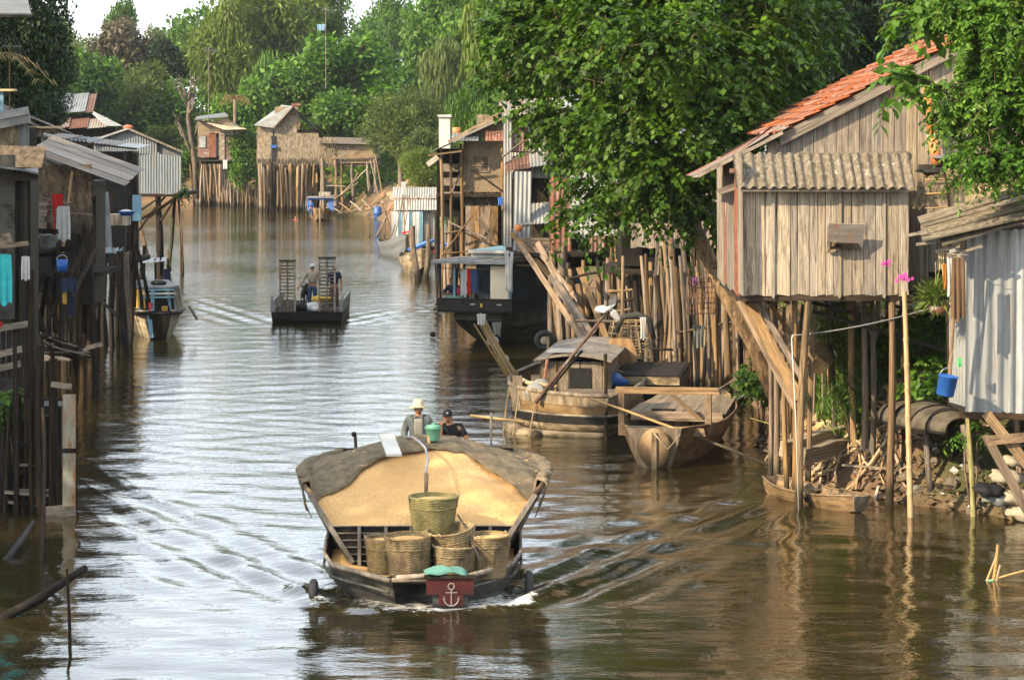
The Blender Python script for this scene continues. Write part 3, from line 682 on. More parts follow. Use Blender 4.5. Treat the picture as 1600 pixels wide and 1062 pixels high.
    for i in range(nr):
        s = 6.7 * (i / (nr - 1)) ** 1.35; row = []
        for j in range(nc):
            u = -1 + 2 * j / (nc - 1); x = u * wall(s, 1.55)[0] * 1.02; z = heap(x, s)
            for _ in range(3):
                w_ = wall(s, min(z, 1.6))[0] - .015; x = max(-w_, min(w_, u * w_)); z = heap(x, s)
            z += .042 * math.sin(x * 2.9 + s * 1.7 + math.sin(s * 2.3 + x)) * math.sin(s * 2.1 - x * 1.3) + (hn(np.array(x * 6), np.array(s * 6 + x)) * .010 + hn(np.array(x * 19), np.array(s * 17)) * .005) + NR.normal() * .0028
            row.append((x, S0 + s + .03, float(z)))
        rows.append(row)
    rows.insert(0, [(p[0], p[1], .8) for p in rows[0]])
    MB().grid(rows).o('rice_husk_heap', m_grain, t, True)
    # net tarpaulin
    rows = []; nr = 46; nc = 96
    for i in range(nr):
        f = i / (nr - 1); row = []
        for j in range(nc):
            u = -1 + 2 * j / (nc - 1); xx = u * 2.28; ax = abs(xx)
            se = 2.25 - .05 * math.sin(xx * 3) - max(0, ax - .65) * 1.15 + .03 * math.sin(xx * 11) + .02 * math.sin(xx * 23)
            se = max(se, .55)
            s = se + (6.95 - se) * f
            lim = wall(s, wall(s, 1)[1])[0] + .06
            if ax <= lim: z = heap(xx, s) + .035; x = xx; zr = wall(s, 1)[1] + .06; z = max(z, zr) if ax > lim - .15 else z
            else:
                ov = ax - lim; x = math.copysign(lim + .035 - ov * .28, xx); z = wall(s, 1)[1] + .055 - ov * 1.0
            wr = .022 * math.sin(s * 9 + xx * 4 + 2 * math.sin(xx * 3)) * (.15 + .6 * math.exp(-f * 6)) + .010 * math.sin(xx * 13 + s * 3) + .008 * math.sin(xx * 27 - s * 11)
            if f > .0: z += wr + .02 * math.exp(-((f - .03) / .05) ** 2)
            if u < -.55 and f < .5: z += .015
            row.append((x + .6 * wr * (ax > lim), S0 + s, z))
        rows.append(row)
    b2 = MB().grid(rows); o2 = b2.o('tarpaulin', m_tarp, t, True)
    md = o2.modifiers.new('thick', 'SOLIDIFY'); md.thickness = .012; md.offset = 1
    # rolled edge of the tarpaulin
    MB().tube([V(p) + V((0, -.015, .005)) for p in rows[0][4:-4]], [.011 + .005 * math.sin(i * 1.3) for i in range(nc - 8)], 6).o('tarpaulin_hem', m_tarp, t, True)
    for sg, kk in ((-1, 0), (1, 1)):    # bunched corners
        for i in range(5):
            x = sg * (1.86 - .1 * i * kk); MB().sphere((x + sg * .02, S0 + 1.2 + i * .7, 1.56 - .03 * i), .055 + .03 * R.random(), 9, 6, (1, 2.2, .6)).o('tarpaulin_bunch', m_tarp, t, True)
    # bow board with the anchor
    MB().box((.10 + .32, -.36, .36), (.68, .05, .24)).o('bow_board', m_redboard, t)
    MB().box((.10 + .34, -.36, .16), (.36, .05, .17)).o('bow_board', m_redboard, t)
    MB().box((.42, -.38, .50), (.74, .10, .045)).o('bow_board_cap', m_plank_dark, t)
    a = MB(); cx, cy, cz = .44, -.395, .0
    ring = [(cx + .045 * math.cos(k * math.pi / 6), cy, .475 + .045 * math.sin(k * math.pi / 6)) for k in range(13)]
    a.tube(ring, .009, 5); a.tube([(cx, cy, .43), (cx, cy, .19)], .010, 5); a.tube([(cx - .085, cy, .385), (cx + .085, cy, .385)], .008, 5)
    arc = [(cx + .105 * math.sin(q), cy, .30 - .105 * math.cos(q)) for q in np.linspace(-1.5, 1.5, 11)]
    a.tube(arc, .011, 5); 
    for sg in (-1, 1): a.add([(cx + sg * .13, cy - .004, .285), (cx + sg * .075, cy - .004, .29), (cx + sg * .108, cy - .004, .345)], [(0, 1, 2), (2, 1, 0)])
    a.o('painted_anchor', m_whiteline, t, m=Matrix.Translation((0, 0, -.115)))
    MB().tube([(-.35, -.30, .47), (0, -.34, .50), (.1, -.36, .52)], .04, 6).o('bow_cleat', m_plank, t, True)
    # stem post
    MB().box((.42, -.25, .1), (.5, .16, .62)).o('stem', m_hull, t)
    # tyre-like tube fenders
    for x, y, z, r in ((-1.60, .65, .03, .12), (1.60, 1.15, .05, .12)):
        pts = [(x, y + r * 1.4 * math.cos(q), z + r * 1.7 * math.sin(q)) for q in np.linspace(0, 2 * math.pi, 15)]
        MB().tube(pts, .065, 7, cap=False).o('fender', m_rubber, t, True)
    # aft deck and small rail with a bamboo outrigger pole
    MB().box((0, 10.1, .45), (2.3, 3.4, .05)).o('aft_deck', m_plank_dark, t)
    MB().tube([(.75, 8.9, 1.78), (1.72, 8.6, 1.70)], .028, 6).o('tiller_pole', m_bamboo, t, True)
    MB().tube([(1.12, 8.75, .6), (1.12, 8.75, 1.85)], .02, 5).o('rail_post', m_plank_grey, t, True)
    MB().tube([(-1.25, 8.4, .6), (-1.3, 8.3, 1.50)], .03, 5).o('rail_post', m_plank_dark, t, True)
    MB().sphere((-1.32, 8.3, 1.52), .05, 8, 5).o('post_rag', m_blackc, t, True)
    return t
boat = loaded_boat(); BR = 0.02
def onboat(o, loc, rz=0): return place(o, V((BX, BY, 0)) + Matrix.Rotation(BR, 3, 'Z') @ V(loc), rz + BR)
place(boat, (BX, BY, 0), BR)

def basket(label, r0, r1, h, mat, group='woven baskets on the bow', fill=True, rows=34):
    t = T('woven_basket', label, 'basket', (0, 0, 0), group)
    n = 64; P = []; ph = R.uniform(0, 6)
    for i in range(rows * 2 + 1):
        z = h * i / (rows * 2); f = i / (rows * 2); r = r0 + (r1 - r0) * (f ** .8)
        row = []
        rim = .010 if f > .82 and i % 4 < 2 else 0; band = .012 if abs(f - .76) < .02 else 0
        for j in range(n):
            a = 2 * math.pi * j / n; w = .0095 * math.cos(math.pi * (i // 2)) * math.cos(a * 16) + (.004 if i % 2 else -.003)
            st = .012 * max(0, math.cos(a * 8 + ph)) ** 12 * (f < .78)
            rr = r + w + rim + band + st + (.016 * math.sin(a * 2 + ph) + .008 * math.sin(a * 3 + f * 4)) * (.4 + f)
            row.append((math.cos(a) * rr, math.sin(a) * rr, z + .008 * math.sin(a * 3 + ph) * f))
        P.append(row)
    for rr, z in ((r1 - .02, h), (r1 - .035, h - .1), (r0 * .97, .04)):
        P.append([(math.cos(2 * math.pi * j / n) * rr, math.sin(2 * math.pi * j / n) * rr, z) for j in range(n)])
    b = MB().grid(P, True); b.f.append(tuple(range(n - 1, -1, -1))); b.o('weave', mat, t, True)
    MB().tube([(math.cos(a) * r1, math.sin(a) * r1, h + .01) for a in np.linspace(0, 2 * math.pi, 25)], .018, 6, cap=False).o('rim', mat, t, True)
    for a in (R.uniform(0, 1), R.uniform(3, 4)):
        q = [(math.cos(a + d) * (r1 + .01), math.sin(a + d) * (r1 + .01), h + .05 * math.cos(d * 12) - .01) for d in np.linspace(-.13, .13, 6)]
        MB().tube(q, .011, 5).o('handle', m_rope, t, True)
    if fill:
        MB().lathe([(r1 * .93, h * .93), (r1 * .6, h * .97), (.02, h * .99)], 20).o('husk_fill', m_grain, t, True)
    return t
bs = [basket('woven basket highest of the pile, standing against the husk heap above the other baskets', .27, .37, .60, m_basket_g, fill=True),
      basket('large woven basket full of husk at the front left of the pile', .29, .345, .64, m_basket, fill=True),
      basket('narrow woven basket leftmost of the pile, half hidden by the large one', .22, .285, .56, m_basket, fill=True),
      basket('tilted woven basket nested over another beside the green cloth', .26, .345, .60, m_basket, fill=False),
      basket('woven basket directly under the tilted one, right of centre', .27, .335, .50, m_basket, fill=True),
      basket('tall woven basket rightmost of the pile on the boat bow', .24, .30, .60, m_basket, fill=True)]
for o, l, rx, ry in zip(bs, [(.15, 1.02, .84), (-.19, .42, .31), (-.58, .62, .33), (.48, .66, .43), (.46, .42, .31), (.98, .62, .33)], [0, .03, 0, .12, 0, .02], [0, -.02, .03, -.13, .03, 0]):
    l = V(l); onboat(o, l, R.uniform(0, 6)) if rx == 0 and ry == 0 else None
    o.matrix_basis = Matrix.Translation(V((BX, BY, 0)) + l) @ Matrix.Rotation(ry, 4, 'Y') @ Matrix.Rotation(rx, 4, 'X') @ Matrix.Rotation(R.uniform(0, 6), 4, 'Z')
# small things on the boat
b = MB(); rows = []
for i in range(7):
    rows.append([(x * .30, (i / 6 - .5) * .34, .10 * math.cos(x * 1.45) ** .6 * math.sin(math.pi * (i + .6) / 7.4) + .02 * math.sin(x * 5 + i)) for x in np.linspace(-1, 1, 11)])
b.grid(rows); o = b.o('folded_cloth', m_teal, None, True); tag(o, 'pale green folded cloth lying on top of the red bow board', 'cloth'); o.modifiers.new('t', 'SOLIDIFY').thickness = .02
onboat(o, (.35, -.28, .535), .1)
o = MB().box((0, 0, 0), (.24, 1.35, .035)).o('white_board', m_white, None); tag(o, 'short whitewashed plank lying on the tarpaulin above the husk', 'plank')
o.matrix_basis = Matrix.Translation(V((BX - .60, BY + 3.15, 1.96))) @ Matrix.Rotation(.14, 4, 'Z') @ Matrix.Rotation(.12, 4, 'X')
t = T('bucket', 'pale green plastic bucket hung on top of the thin pole behind the husk heap', 'bucket')
MB().lathe([(.085, 0), (.10, .03), (.125, .2), (.14, .205), (.14, .22), (.125, .22), (.12, .2), (.0, .19)], 20).o('bucket_body', m_green_pl, t, True)
MB().lathe([(.13, .22), (.11, .25), (.03, .265), (.02, .29), (0, .29)], 18).o('lid', m_green_pl, t, True)
place(t, (BX - .005 + .06, BY + 3.9, 1.93))
o = MB().tube([(0, 0, 0), (.015, .05, .5), (.0, .1, .78)], [.032, .028, .024], 7).o('bamboo_pole', m_bamboo, None, True); tag(o, 'thin bamboo pole standing in the husk and carrying the green bucket', 'pole')
onboat(o, (.06, 3.75, 1.30))
o = MB().tube([(0, 0, 0), (.01, .02, .42)], [.03, .035], 7).o('wooden_stick', m_beam, None, True); tag(o, 'short upright wooden stick in the husk just behind the highest basket', 'stick'); onboat(o, (.04, 1.95, 1.25))
pts = [V((-.33, 4.6, 1.90)), V((-.2, 4.1, 1.97)), V((-.08, 3.5, 1.96)), V((.02, 3.0, 1.93)), V((.07, 2.5, 1.82)), V((.05, 2.2, 1.74)), V((.04, 1.98, 1.68))]
m_hose = solid('hose_plastic', (.38, .34, .36), rough=.4); o = MB().tube(pts, .02, 7).o('hose', m_hose, None, True); tag(o, 'translucent hose arching over the husk down to the wooden stick', 'hose'); onboat(o, (0, 0, 0))
o = rope((-.02, 1.0, 0), (.30, -.30, -.45), .012, m_wire, None, 'mooring_rope', -.05); tag(o, 'black rope draped over the tilted basket down to the bow', 'rope'); onboat(o, (.55, .12, 1.16))
# ================================================================ people
def skin_mesh(nodes, edges, root=0, sub=1):
    me = bpy.data.meshes.new('skel'); me.from_pydata([n[0] for n in nodes], edges, []); o = bpy.data.objects.new('skel', me); COL.objects.link(o)
    o.modifiers.new('s', 'SKIN').use_smooth_shade = True
    if sub: 
        s = o.modifiers.new('u', 'SUBSURF'); s.levels = sub; s.render_levels = sub
    sv = me.skin_vertices[0].data
    for i, n in enumerate(nodes):
        r = n[1]; sv[i].radius = r if hasattr(r, '__len__') else (r, r); sv[i].use_root = (i == root)
    dg = bpy.context.evaluated_depsgraph_get(); ev = o.evaluated_get(dg); m2 = ev.to_mesh()
    vs = [v.co.copy() for v in m2.vertices]; fs = [tuple(p.vertices) for p in m2.polygons]; ev.to_mesh_clear()
    bpy.data.objects.remove(o); bpy.data.meshes.remove(me); return vs, fs
def add_head(b, c, yaw=0, pitch=0):
    """head of height .23 centred at c; face towards -y before turning"""
    n, m = 22, 16; rot = Matrix.Rotation(yaw, 3, 'Z') @ Matrix.Rotation(pitch, 3, 'X'); P = []
    for i in range(m + 1):
        th = math.pi * i / m; row = []
        for j in range(n):
            a = 2 * math.pi * j / n; x, y, z = math.sin(th) * math.cos(a), math.sin(th) * math.sin(a), -math.cos(th)
            X, Y, Z = x * .075, y * .094, z * .118
            if z < 0: X *= 1 - .28 * z * z; Y *= 1 - .1 * z * z
            fr = max(0, -y) ** 3
            nose = math.exp(-((x) / .16) ** 2 - ((z + .12) / .20) ** 2); Y -= .020 * nose * fr
            for sx in (-1, 1): Y += .008 * fr * math.exp(-((x - sx * .38) / .16) ** 2 - ((z - .08) / .12) ** 2)
            Y -= .006 * fr * math.exp(-(x / .3) ** 2 - ((z + .48) / .08) ** 2); Y -= .006 * fr * math.exp(-(x / .25) ** 2 - ((z + .82) / .15) ** 2)
            row.append(V(c) + rot @ V((X, Y, Z)))
        P.append(row)
    b.grid(P, True)
    for sx in (-1, 1): b.sphere(V(c) + rot @ V((sx * .077, .005, -.005)), .026, 8, 6, (.35, .7, 1.1))
    return rot
def face_bits(par, c, rot):
    for sx in (-1, 1):
        MB().sphere(V(c) + rot @ V((sx * .028, -.082, .008)), .008, 8, 5, (1.3, .5, .7)).o('eye', m_hair, par, True)
        MB().box(V(c) + rot @ V((sx * .028, -.087, .026)), (.03, .006, .005), rot).o('eyebrow', m_hair, par)
    MB().box(V(c) + rot @ V((0, -.090, -.055)), (.036, .008, .007), rot).o('mouth', mk_lip, par)
mk_lip = solid('lips', (.22, .07, .05))
def add_hand(b, w, d, side, curl=.6, up=(0, 0, 1)):
    """hand at wrist w, pointing d: palm, four fingers and a thumb"""
    w = V(w); d = V(d).normalized(); s = V(up).cross(d)
    if s.length < .1: s = V((1, 0, 0)).cross(d)
    s.normalize(); n = d.cross(s)
    b.tube([w - d * .02, w + d * .03, w + d * .085], [.026, .036, .036], 8, flat=.55)
    for k, L in enumerate((.07, .082, .077, .06)):
        o = w + d * .08 + s * ((k - 1.5) * .019); a = d; q = [o]
        for seg in (.42, .32, .26):
            a = (a - n * curl * .7).normalized(); q.append(q[-1] + a * L * seg)
        b.tube(q, [.0095, .009, .008, .0065], 6)
    o = w + d * .025 - s * .03 * side; b.tube([o, o + d * .025 - s * .025 * side, o + d * .055 - s * .028 * side], [.013, .011, .009], 6)
def person(label, J, shirt, trousers, headyaw=0, headpitch=0, sleeves='long', build=1.0):
    """J: joint positions (feet at z=0); returns thing"""
    t = T('person', label, 'person'); g = lambda k: V(J[k])
    N = []; E = []; ix = {}
    def node(k, p, r): ix[k] = len(N); N.append((tuple(V(p)), r if hasattr(r, '__len__') else (r * build, r * build)))
    def ed(a, c): E.append((ix[a], ix[c]))
    node('pelvis', g('pelvis'), (.145, .10)); node('waist', g('pelvis').lerp(g('chest'), .5), (.125, .088)); node('chest', g('chest'), (.155, .10)); node('neck0', g('neck') - V((0, 0, .01)), .062); node('neck', g('neck') + V((0, 0, .07)), .05); node('skull', g('head'), .055)
    for a, c in (('pelvis', 'waist'), ('waist', 'chest'), ('chest', 'neck0'), ('neck0', 'neck'), ('neck', 'skull')): ed(a, c)
    for s in 'lr':
        node('sh' + s, g('sh' + s), .062); node('el' + s, g('el' + s), .044); node('wr' + s, g('wr' + s), .028); node('hip' + s, g('hip' + s), .09); node('kn' + s, g('kn' + s), .062); node('an' + s, g('an' + s), .042); node('to' + s, g('to' + s), .034)
        for a, c in (('chest', 'sh' + s), ('sh' + s, 'el' + s), ('el' + s, 'wr' + s), ('pelvis', 'hip' + s), ('hip' + s, 'kn' + s), ('kn' + s, 'an' + s), ('an' + s, 'to' + s)): ed(a, c)
    vs, fs = skin_mesh(N, E); b = MB(); b.add(vs, fs)
    rot = add_head(b, g('head'), headyaw, headpitch)
    for s, sd_ in (('l', -1), ('r', 1)): add_hand(b, g('wr' + s), g('wr' + s) - g('el' + s) if 'hd' + s not in J else V(J['hd' + s]), sd_, J.get('curl', .6))
    b.o('body', m_skin, t, True); face_bits(t, g('head'), rot)
    b = MB(); b.sphere(g('head') + rot @ V((0, .012, .02)), .1, 16, 10, (.83, .98, 1.08)); 
    b.v = [p for p in b.v]; 
    # hair covers only the back and top: flatten front part inwards
    hc = g('head'); vv = []
    for p in b.v:
        q = rot.inverted() @ (V(p) - hc)
        if q.y < -.02 and q.z < .07: q.y = q.y * .55; q.x *= .85
        if q.z < -.03: q *= .75
        vv.append(tuple(hc + rot @ q))
    b.v = vv; b.o('hair', m_hair, t, True)
    # shirt
    N2 = []; E2 = []
    def n2(p, r): N2.append((tuple(V(p)), r)); return len(N2) - 1
    k = 1.10 * build
    a = n2(g('pelvis') + (g('chest') - g('pelvis')) * .08, (.165 * k, .118 * k)); c = n2(g('pelvis').lerp(g('chest'), .5), (.150 * k, .108 * k)); d = n2(g('chest'), (.172 * k, .115 * k)); e = n2(g('neck') - V((0, 0, .015)), (.078 * k, .072 * k)); E2 += [(a, c), (c, d), (d, e)]
    for s in 'lr':
        f = n2(g('sh' + s), .078 * k); E2.append((d, f)); 
        if sleeves == 'long': q = n2(g('el' + s), .058 * k); E2.append((f, q)); h = n2(g('el' + s).lerp(g('wr' + s), .9), .042 * k); E2.append((q, h))
        else: q = n2(g('sh' + s).lerp(g('el' + s), .7), .066 * k); E2.append((f, q))
    N2 = [(p, r if hasattr(r, '__len__') else (r, r)) for p, r in N2]
    vs, fs = skin_mesh(N2, E2); 
    vs = [v + V((math.sin(v.z * 40 + v.x * 22) * .004, math.sin(v.z * 33 + v.x * 31) * .004, 0)) for v in vs]
    MB().add(vs, fs).o('shirt', shirt, t, True)
    N2 = []; E2 = []; a = n2(g('pelvis') + (g('chest') - g('pelvis')) * .14, (.155, .112)); c = n2(g('pelvis'), (.165, .12)); E2.append((a, c))
    for s in 'lr':
        f = n2(g('hip' + s), .105); q = n2(g('kn' + s), .08); h = n2(g('kn' + s).lerp(g('an' + s), .88), .062); E2 += [(c, f), (f, q), (q, h)]
    N2 = [(p, r if hasattr(r, '__len__') else (r, r)) for p, r in N2]
    vs, fs = skin_mesh(N2, E2, 1); MB().add(vs, fs).o('trousers', trousers, t, True)
    return t, rot
def stand(h=1.64, **k):
    s = h / 1.70
    J = dict(pelvis=(0, 0, .92), chest=(0, 0, 1.28), neck=(0, .0, 1.44), head=(0, -.012, 1.585), shl=(-.185, 0, 1.385), shr=(.185, 0, 1.385), ell=(-.25, .02, 1.11), elr=(.25, .02, 1.11), wrl=(-.26, -.05, .86), wrr=(.26, -.05, .86),
             hipl=(-.09, 0, .86), hipr=(.09, 0, .86), knl=(-.11, -.01, .47), knr=(.11, -.01, .47), anl=(-.12, .02, .08), anr=(.12, .02, .08), tol=(-.14, -.13, .035), tor=(.14, -.13, .035)); J.update(k)
    return {a: (tuple(q * s for q in c) if hasattr(c, '__len__') and not a.startswith('hd') else c) for a, c in J.items()}
def cap(par, c, rot, mat, brim=True, emblem=None):
    b = MB(); c = V(c); P = []
    for i in range(7):
        th = (i / 6) * math.pi / 2; P.append([c + rot @ V((math.cos(a) * math.cos(th) * .092, math.sin(a) * math.cos(th) * .108 + .004, .035 + math.sin(th) * .105)) for a in np.linspace(0, 2 * math.pi, 21)[:-1]])
    b.grid(P, True); b.f.append(tuple(6 * 20 + j for j in range(20))); b.o('cap', mat, par, True)
    if brim:
        b = MB(); q = []
        for f in (0, .5, 1): q.append([c + rot @ V((math.sin(a) * (.085 + .0 * f), -.085 * math.cos(a * .9) - f * .085 * math.cos(a * .8), .05 - .018 * f - .012 * math.sin(abs(a)))) for a in np.linspace(-1.2, 1.2, 11)])
        b.grid(q); o = b.o('cap_peak', mat, par, True); o.modifiers.new('t', 'SOLIDIFY').thickness = .006
    if emblem: MB().sphere(c + rot @ V((.018, -.103, .085)), .017, 8, 5, (1.2, .35, .8)).o('cap_emblem', emblem, par, True)

# man in the sun hat on the loaded boat
J = stand(1.66, ell=(-.27, .05, 1.12), elr=(.27, .03, 1.12), wrl=(-.22, -.12, .90), wrr=(.22, -.16, .92))
t, rot = person('standing man in striped sun hat and open grey jacket behind the husk boat tarpaulin', J, m_greyc, m_denim, 0.05, .05, build=1.08)
h = V(J['head']); prof = [(.175, .030), (.178, .036), (.12, .055), (.100, .062), (.098, .10), (.088, .145), (.06, .165), (0, .168)]
b = MB().lathe(prof, 28); b.v = [(x, y * 1.08, z - .02 * (abs(x) / .17) ** 2 * (z < .05)) for x, y, z in b.v]
ht = mk('striped_hat', (.38, .33, .19), (.46, .40, .25), rnd=0, bump=.1); o = b.o('sun_hat', ht, t, True, Matrix.Translation(h + V((0, .005, .0)))); o.modifiers.new('t', 'SOLIDIFY').thickness = .008
MB().lathe([(.1025, .07), (.103, .085), (.1015, .098)], 24, cap=False).o('hat_band', m_white, t, True, Matrix.Translation(h + V((0, .005, 0))) @ Matrix.Diagonal((1, 1.08, 1, 1)))
MB().lathe([(.0945, .122), (.094, .128), (.0915, .136)], 24, cap=False).o('hat_band', m_white, t, True, Matrix.Translation(h + V((0, .005, 0))) @ Matrix.Diagonal((1, 1.08, 1, 1)))
# t-shirt front and faint vertical print between the jacket edges
c = V(J['chest']); rows = []
for i in range(9):
    z = c.z + .13 - i * .065; rows.append([(x, -.128 - .012 * math.cos(x * 10) + .035 * max(0, (z - c.z - .03)) * 4 * .5 + .012 * max(0, c.z - z) , z) for x in np.linspace(-.075, .075, 7)])
o = MB().grid(rows).o('t_shirt', m_beige, t, True); o.modifiers.new('t', 'SOLIDIFY').thickness = .01
for x in (-.028, .028):
    b = MB()
    for i in range(9): b.box((x + R.uniform(-.004, .004), -.147, c.z + .03 - i * .033), (.022 if i % 2 else .014, .004, .018))
    ob = b.o('shirt_print', m_grey_metal, t); ob['kind'] = 'stuff'
for s in (-1, 1): MB().add([(s * .08, -.135, c.z + .14), (s * .03, -.11, c.z + .16), (s * .06, -.08, c.z + .20), (s * .11, -.07, c.z + .15), (s * .085, -.15, c.z + .05)], [(0, 1, 2, 3), (3, 4, 0), (3, 2, 1, 0), (0, 4, 3)]).o('collar', m_greyc, t)
MANZ = .47
onboat(t, (-.185, 8.75, MANZ - .09))
# boy with the black cap, chin on hand, sitting
J = dict(pelvis=(0, .05, .50), chest=(.05, -.02, .85), neck=(.02, -.05, 1.0), head=(-.02, -.09, 1.135), shl=(-.13, -.06, .93), shr=(.21, .0, .93), ell=(-.16, -.28, .74), elr=(.34, -.08, .70), wrl=(-.13, -.26, .99), wrr=(.22, -.26, .60), hdl=(.35, .25, .9), curl=1.2,
         hipl=(-.09, .03, .48), hipr=(.09, .03, .48), knl=(-.13, -.38, .55), knr=(.13, -.38, .52), anl=(-.13, -.38, .10), anr=(.14, -.36, .10), tol=(-.13, -.52, .04), tor=(.14, -.5, .04))
t, rot = person('boy in black cap and dark shirt resting chin on his fist behind the husk boat', J, m_blackc, m_denim, -.2, .08, 'short')
cap(t, J['head'], rot, m_blackc, True, m_whitec)
onboat(t, (.36, 8.7, .66)); b = MB().box((0, 0, 0), (.5, .4, .4)); b.box((0, 0, .22), (.54, .44, .04)); o = b.o('wooden_crate', m_plank_dark); tag(o, 'dark wooden crate the boy in black sits on', 'crate'); onboat(o, (.36, 8.82, .94)); 
b2 = MB().box((0, 0, 0), (1.3, 1.0, .28)).o('stern_platform', m_plank_dark, boat); b2.matrix_basis = Matrix.Translation((.42, 8.75, .61))

# ================================================================ ferry barge in mid river
FX, FY = -7.37, 92.0
t = T('ferry_barge', 'small flat ferry barge with two upright slatted ramps in mid river', 'ferry')
b = MB(); rows = []
for y_, z0 in ((-.05, .12), (.35, -.25), (6.0, -.25), (6.3, .2)): rows.append([(-1.24, y_, z0), (1.24, y_, z0), (1.27, y_ - .05 * (y_ < 1), .36), (-1.27, y_ - .05 * (y_ < 1), .36)])
b.grid(rows, True); b.f.append((0, 1, 2, 3)); b.f.append((15, 14, 13, 12)); b.o('hull', m_black, t)
MB().box((0, 3.1, .385), (2.56, 6.3, .05)).o('deck', m_plank_dark, t)
for s in (-1, 1):
    MB().box((s * 1.27, 3.0, .60), (.07, 5.8, .40)).o('side_wall', m_grey_metal, t)
    MB().tube([(s * 1.27, .1, .4), (s * 1.27, .1, .98)], .04, 7).o('bollard', m_grey_metal, t, True)
    MB().box((s * 1.22, .06, .62), (.14, .12, .46)).o('corner_post', m_grey_metal, t)
for x0, x1, h in ((-.99, -.40, 1.82), (.42, 1.03, 1.93)):
    r = MB().box((x0 + .03, -.02, .41 + h / 2), (.060, .06, h)).o('ramp_rail', m_post_pale, t); MB().box((x1 - .03, -.02, .41 + h / 2), (.060, .06, h)).o('ramp_rail', m_post_pale, t); MB().box(((x0 + x1) / 2, -.02, .41 + h / 2), (.055, .06, h)).o('ramp_rail', m_post_pale, t)
    sl = MB().box((0, 0, 0), ((x1 - x0) - .05, .035, .046)).mesh('ramp_slat', m_post)
    for i in range(15): link(bpy.data.objects.new('ramp_slat', sl), t, Matrix.Translation(((x0 + x1) / 2, .0, .47 + i * (h - .1) / 14)))
    MB().box(((x0 + x1) / 2, -.02, .41 + h + .02), (x1 - x0 + .03, .07, .05)).o('ramp_head', m_plank_dark, t)
MB().tube([(-1.25, .2, .85), (-1.1, .15, 1.02), (-.95, .1, 1.0), (-.8, .1, .7)], .015, 5).o('mooring_cable', m_grey_metal, t, True)
place(t, (FX, FY, 0), .02)
m2 = T('motorbike', 'dark motorbike parked on the ferry deck beside the man in beige', 'motorbike')
for y_ in (-.6, .6): 
    w_ = MB(); w_.tube([(0, y_ + .27 * math.cos(a), .28 + .27 * math.sin(a)) for a in np.linspace(0, 2 * math.pi, 19)], .045, 7, cap=False); wh = w_.o('wheel', m_rubber, m2, True)
    MB().tube([(-.05, y_, .28), (.05, y_, .28)], .05, 8).o('hub', m_metal, wh, True)
MB().sphere((0, .1, .62), .2, 12, 8, (.7, 2.1, .7)).o('body', m_black, m2, True); MB().sphere((0, .35, .78), .16, 10, 7, (.8, 1.9, .4)).o('seat', m_rubber, m2, True)
MB().sphere((0, -.45, .72), .15, 10, 7, (1.2, .7, 1.5)).o('front_cowl', m_black, m2, True); MB().tube([(-.33, -.42, 1.02), (0, -.5, .93), (.33, -.42, 1.02)], .018, 6).o('handlebar', m_grey_metal, m2, True)
MB().tube([(0, -.6, .28), (0, -.47, .95)], .03, 6).o('fork', m_grey_metal, m2, True)
for s in (-1, 1): MB().box((s * .3, -.42, 1.12), (.08, .02, .06)).o('mirror', m_grey_metal, m2)
place(m2, (FX - .18, FY + 1.7, .42), .25)
J = stand(1.66, elr=(.27, .02, 1.12), ell=(-.34, -.05, 1.12), wrl=(-.47, -.22, .90), wrr=(.26, -.05, .86))
p, rot = person('man in beige jacket, white cap and dark jeans standing on the ferry barge', J, m_beige, m_denim, .1, 0, build=1.05); cap(p, J['head'], rot, m_whitec); place(p, (FX + .12, FY + 1.0, .415))
J = stand(1.62, elr=(.28, 0, 1.1), wrr=(.27, -.12, .88))
p, rot = person('person in dark blue shirt standing behind the right slatted ramp of the ferry', J, m_navy, m_brownc, -.1, 0, 'short'); place(p, (FX + .92, FY + .8, .415), .1)
def sack(label, mat, loc, s=(.45, .3, .2), rz=0, group='loads on the ferry deck'):
    b = MB().sphere((0, 0, 0), 1, 14, 9, (1, 1, 1)); b.v = [(x * s[0] * (1 - .1 * z * z), y * s[1], max(-.8, z) * s[2] * (1 + .08 * math.sin(x * 6 + y * 4))) for x, y, z in b.v]
    o = b.o('sack', mat, None, True); tag(o, label, 'sack', group); place(o, loc, rz); return o
sack('white sack lying near the front of the ferry deck beside the right ramp', m_whitec, (FX + .2, FY + .35, .56), (.34, .26, .19))
sack('orange yellow sack on top of the white one on the ferry', m_yellow, (FX + .5, FY + .5, .83), (.38, .24, .15))
sack('small pale cloth bundle lowest at the front edge of the ferry', m_whitec, (FX + .32, FY + .12, .50), (.2, .12, .1))
sack('black bag on the ferry deck between the two ramps', m_blackc, (FX - .22, FY + .25, .56), (.26, .2, .17))
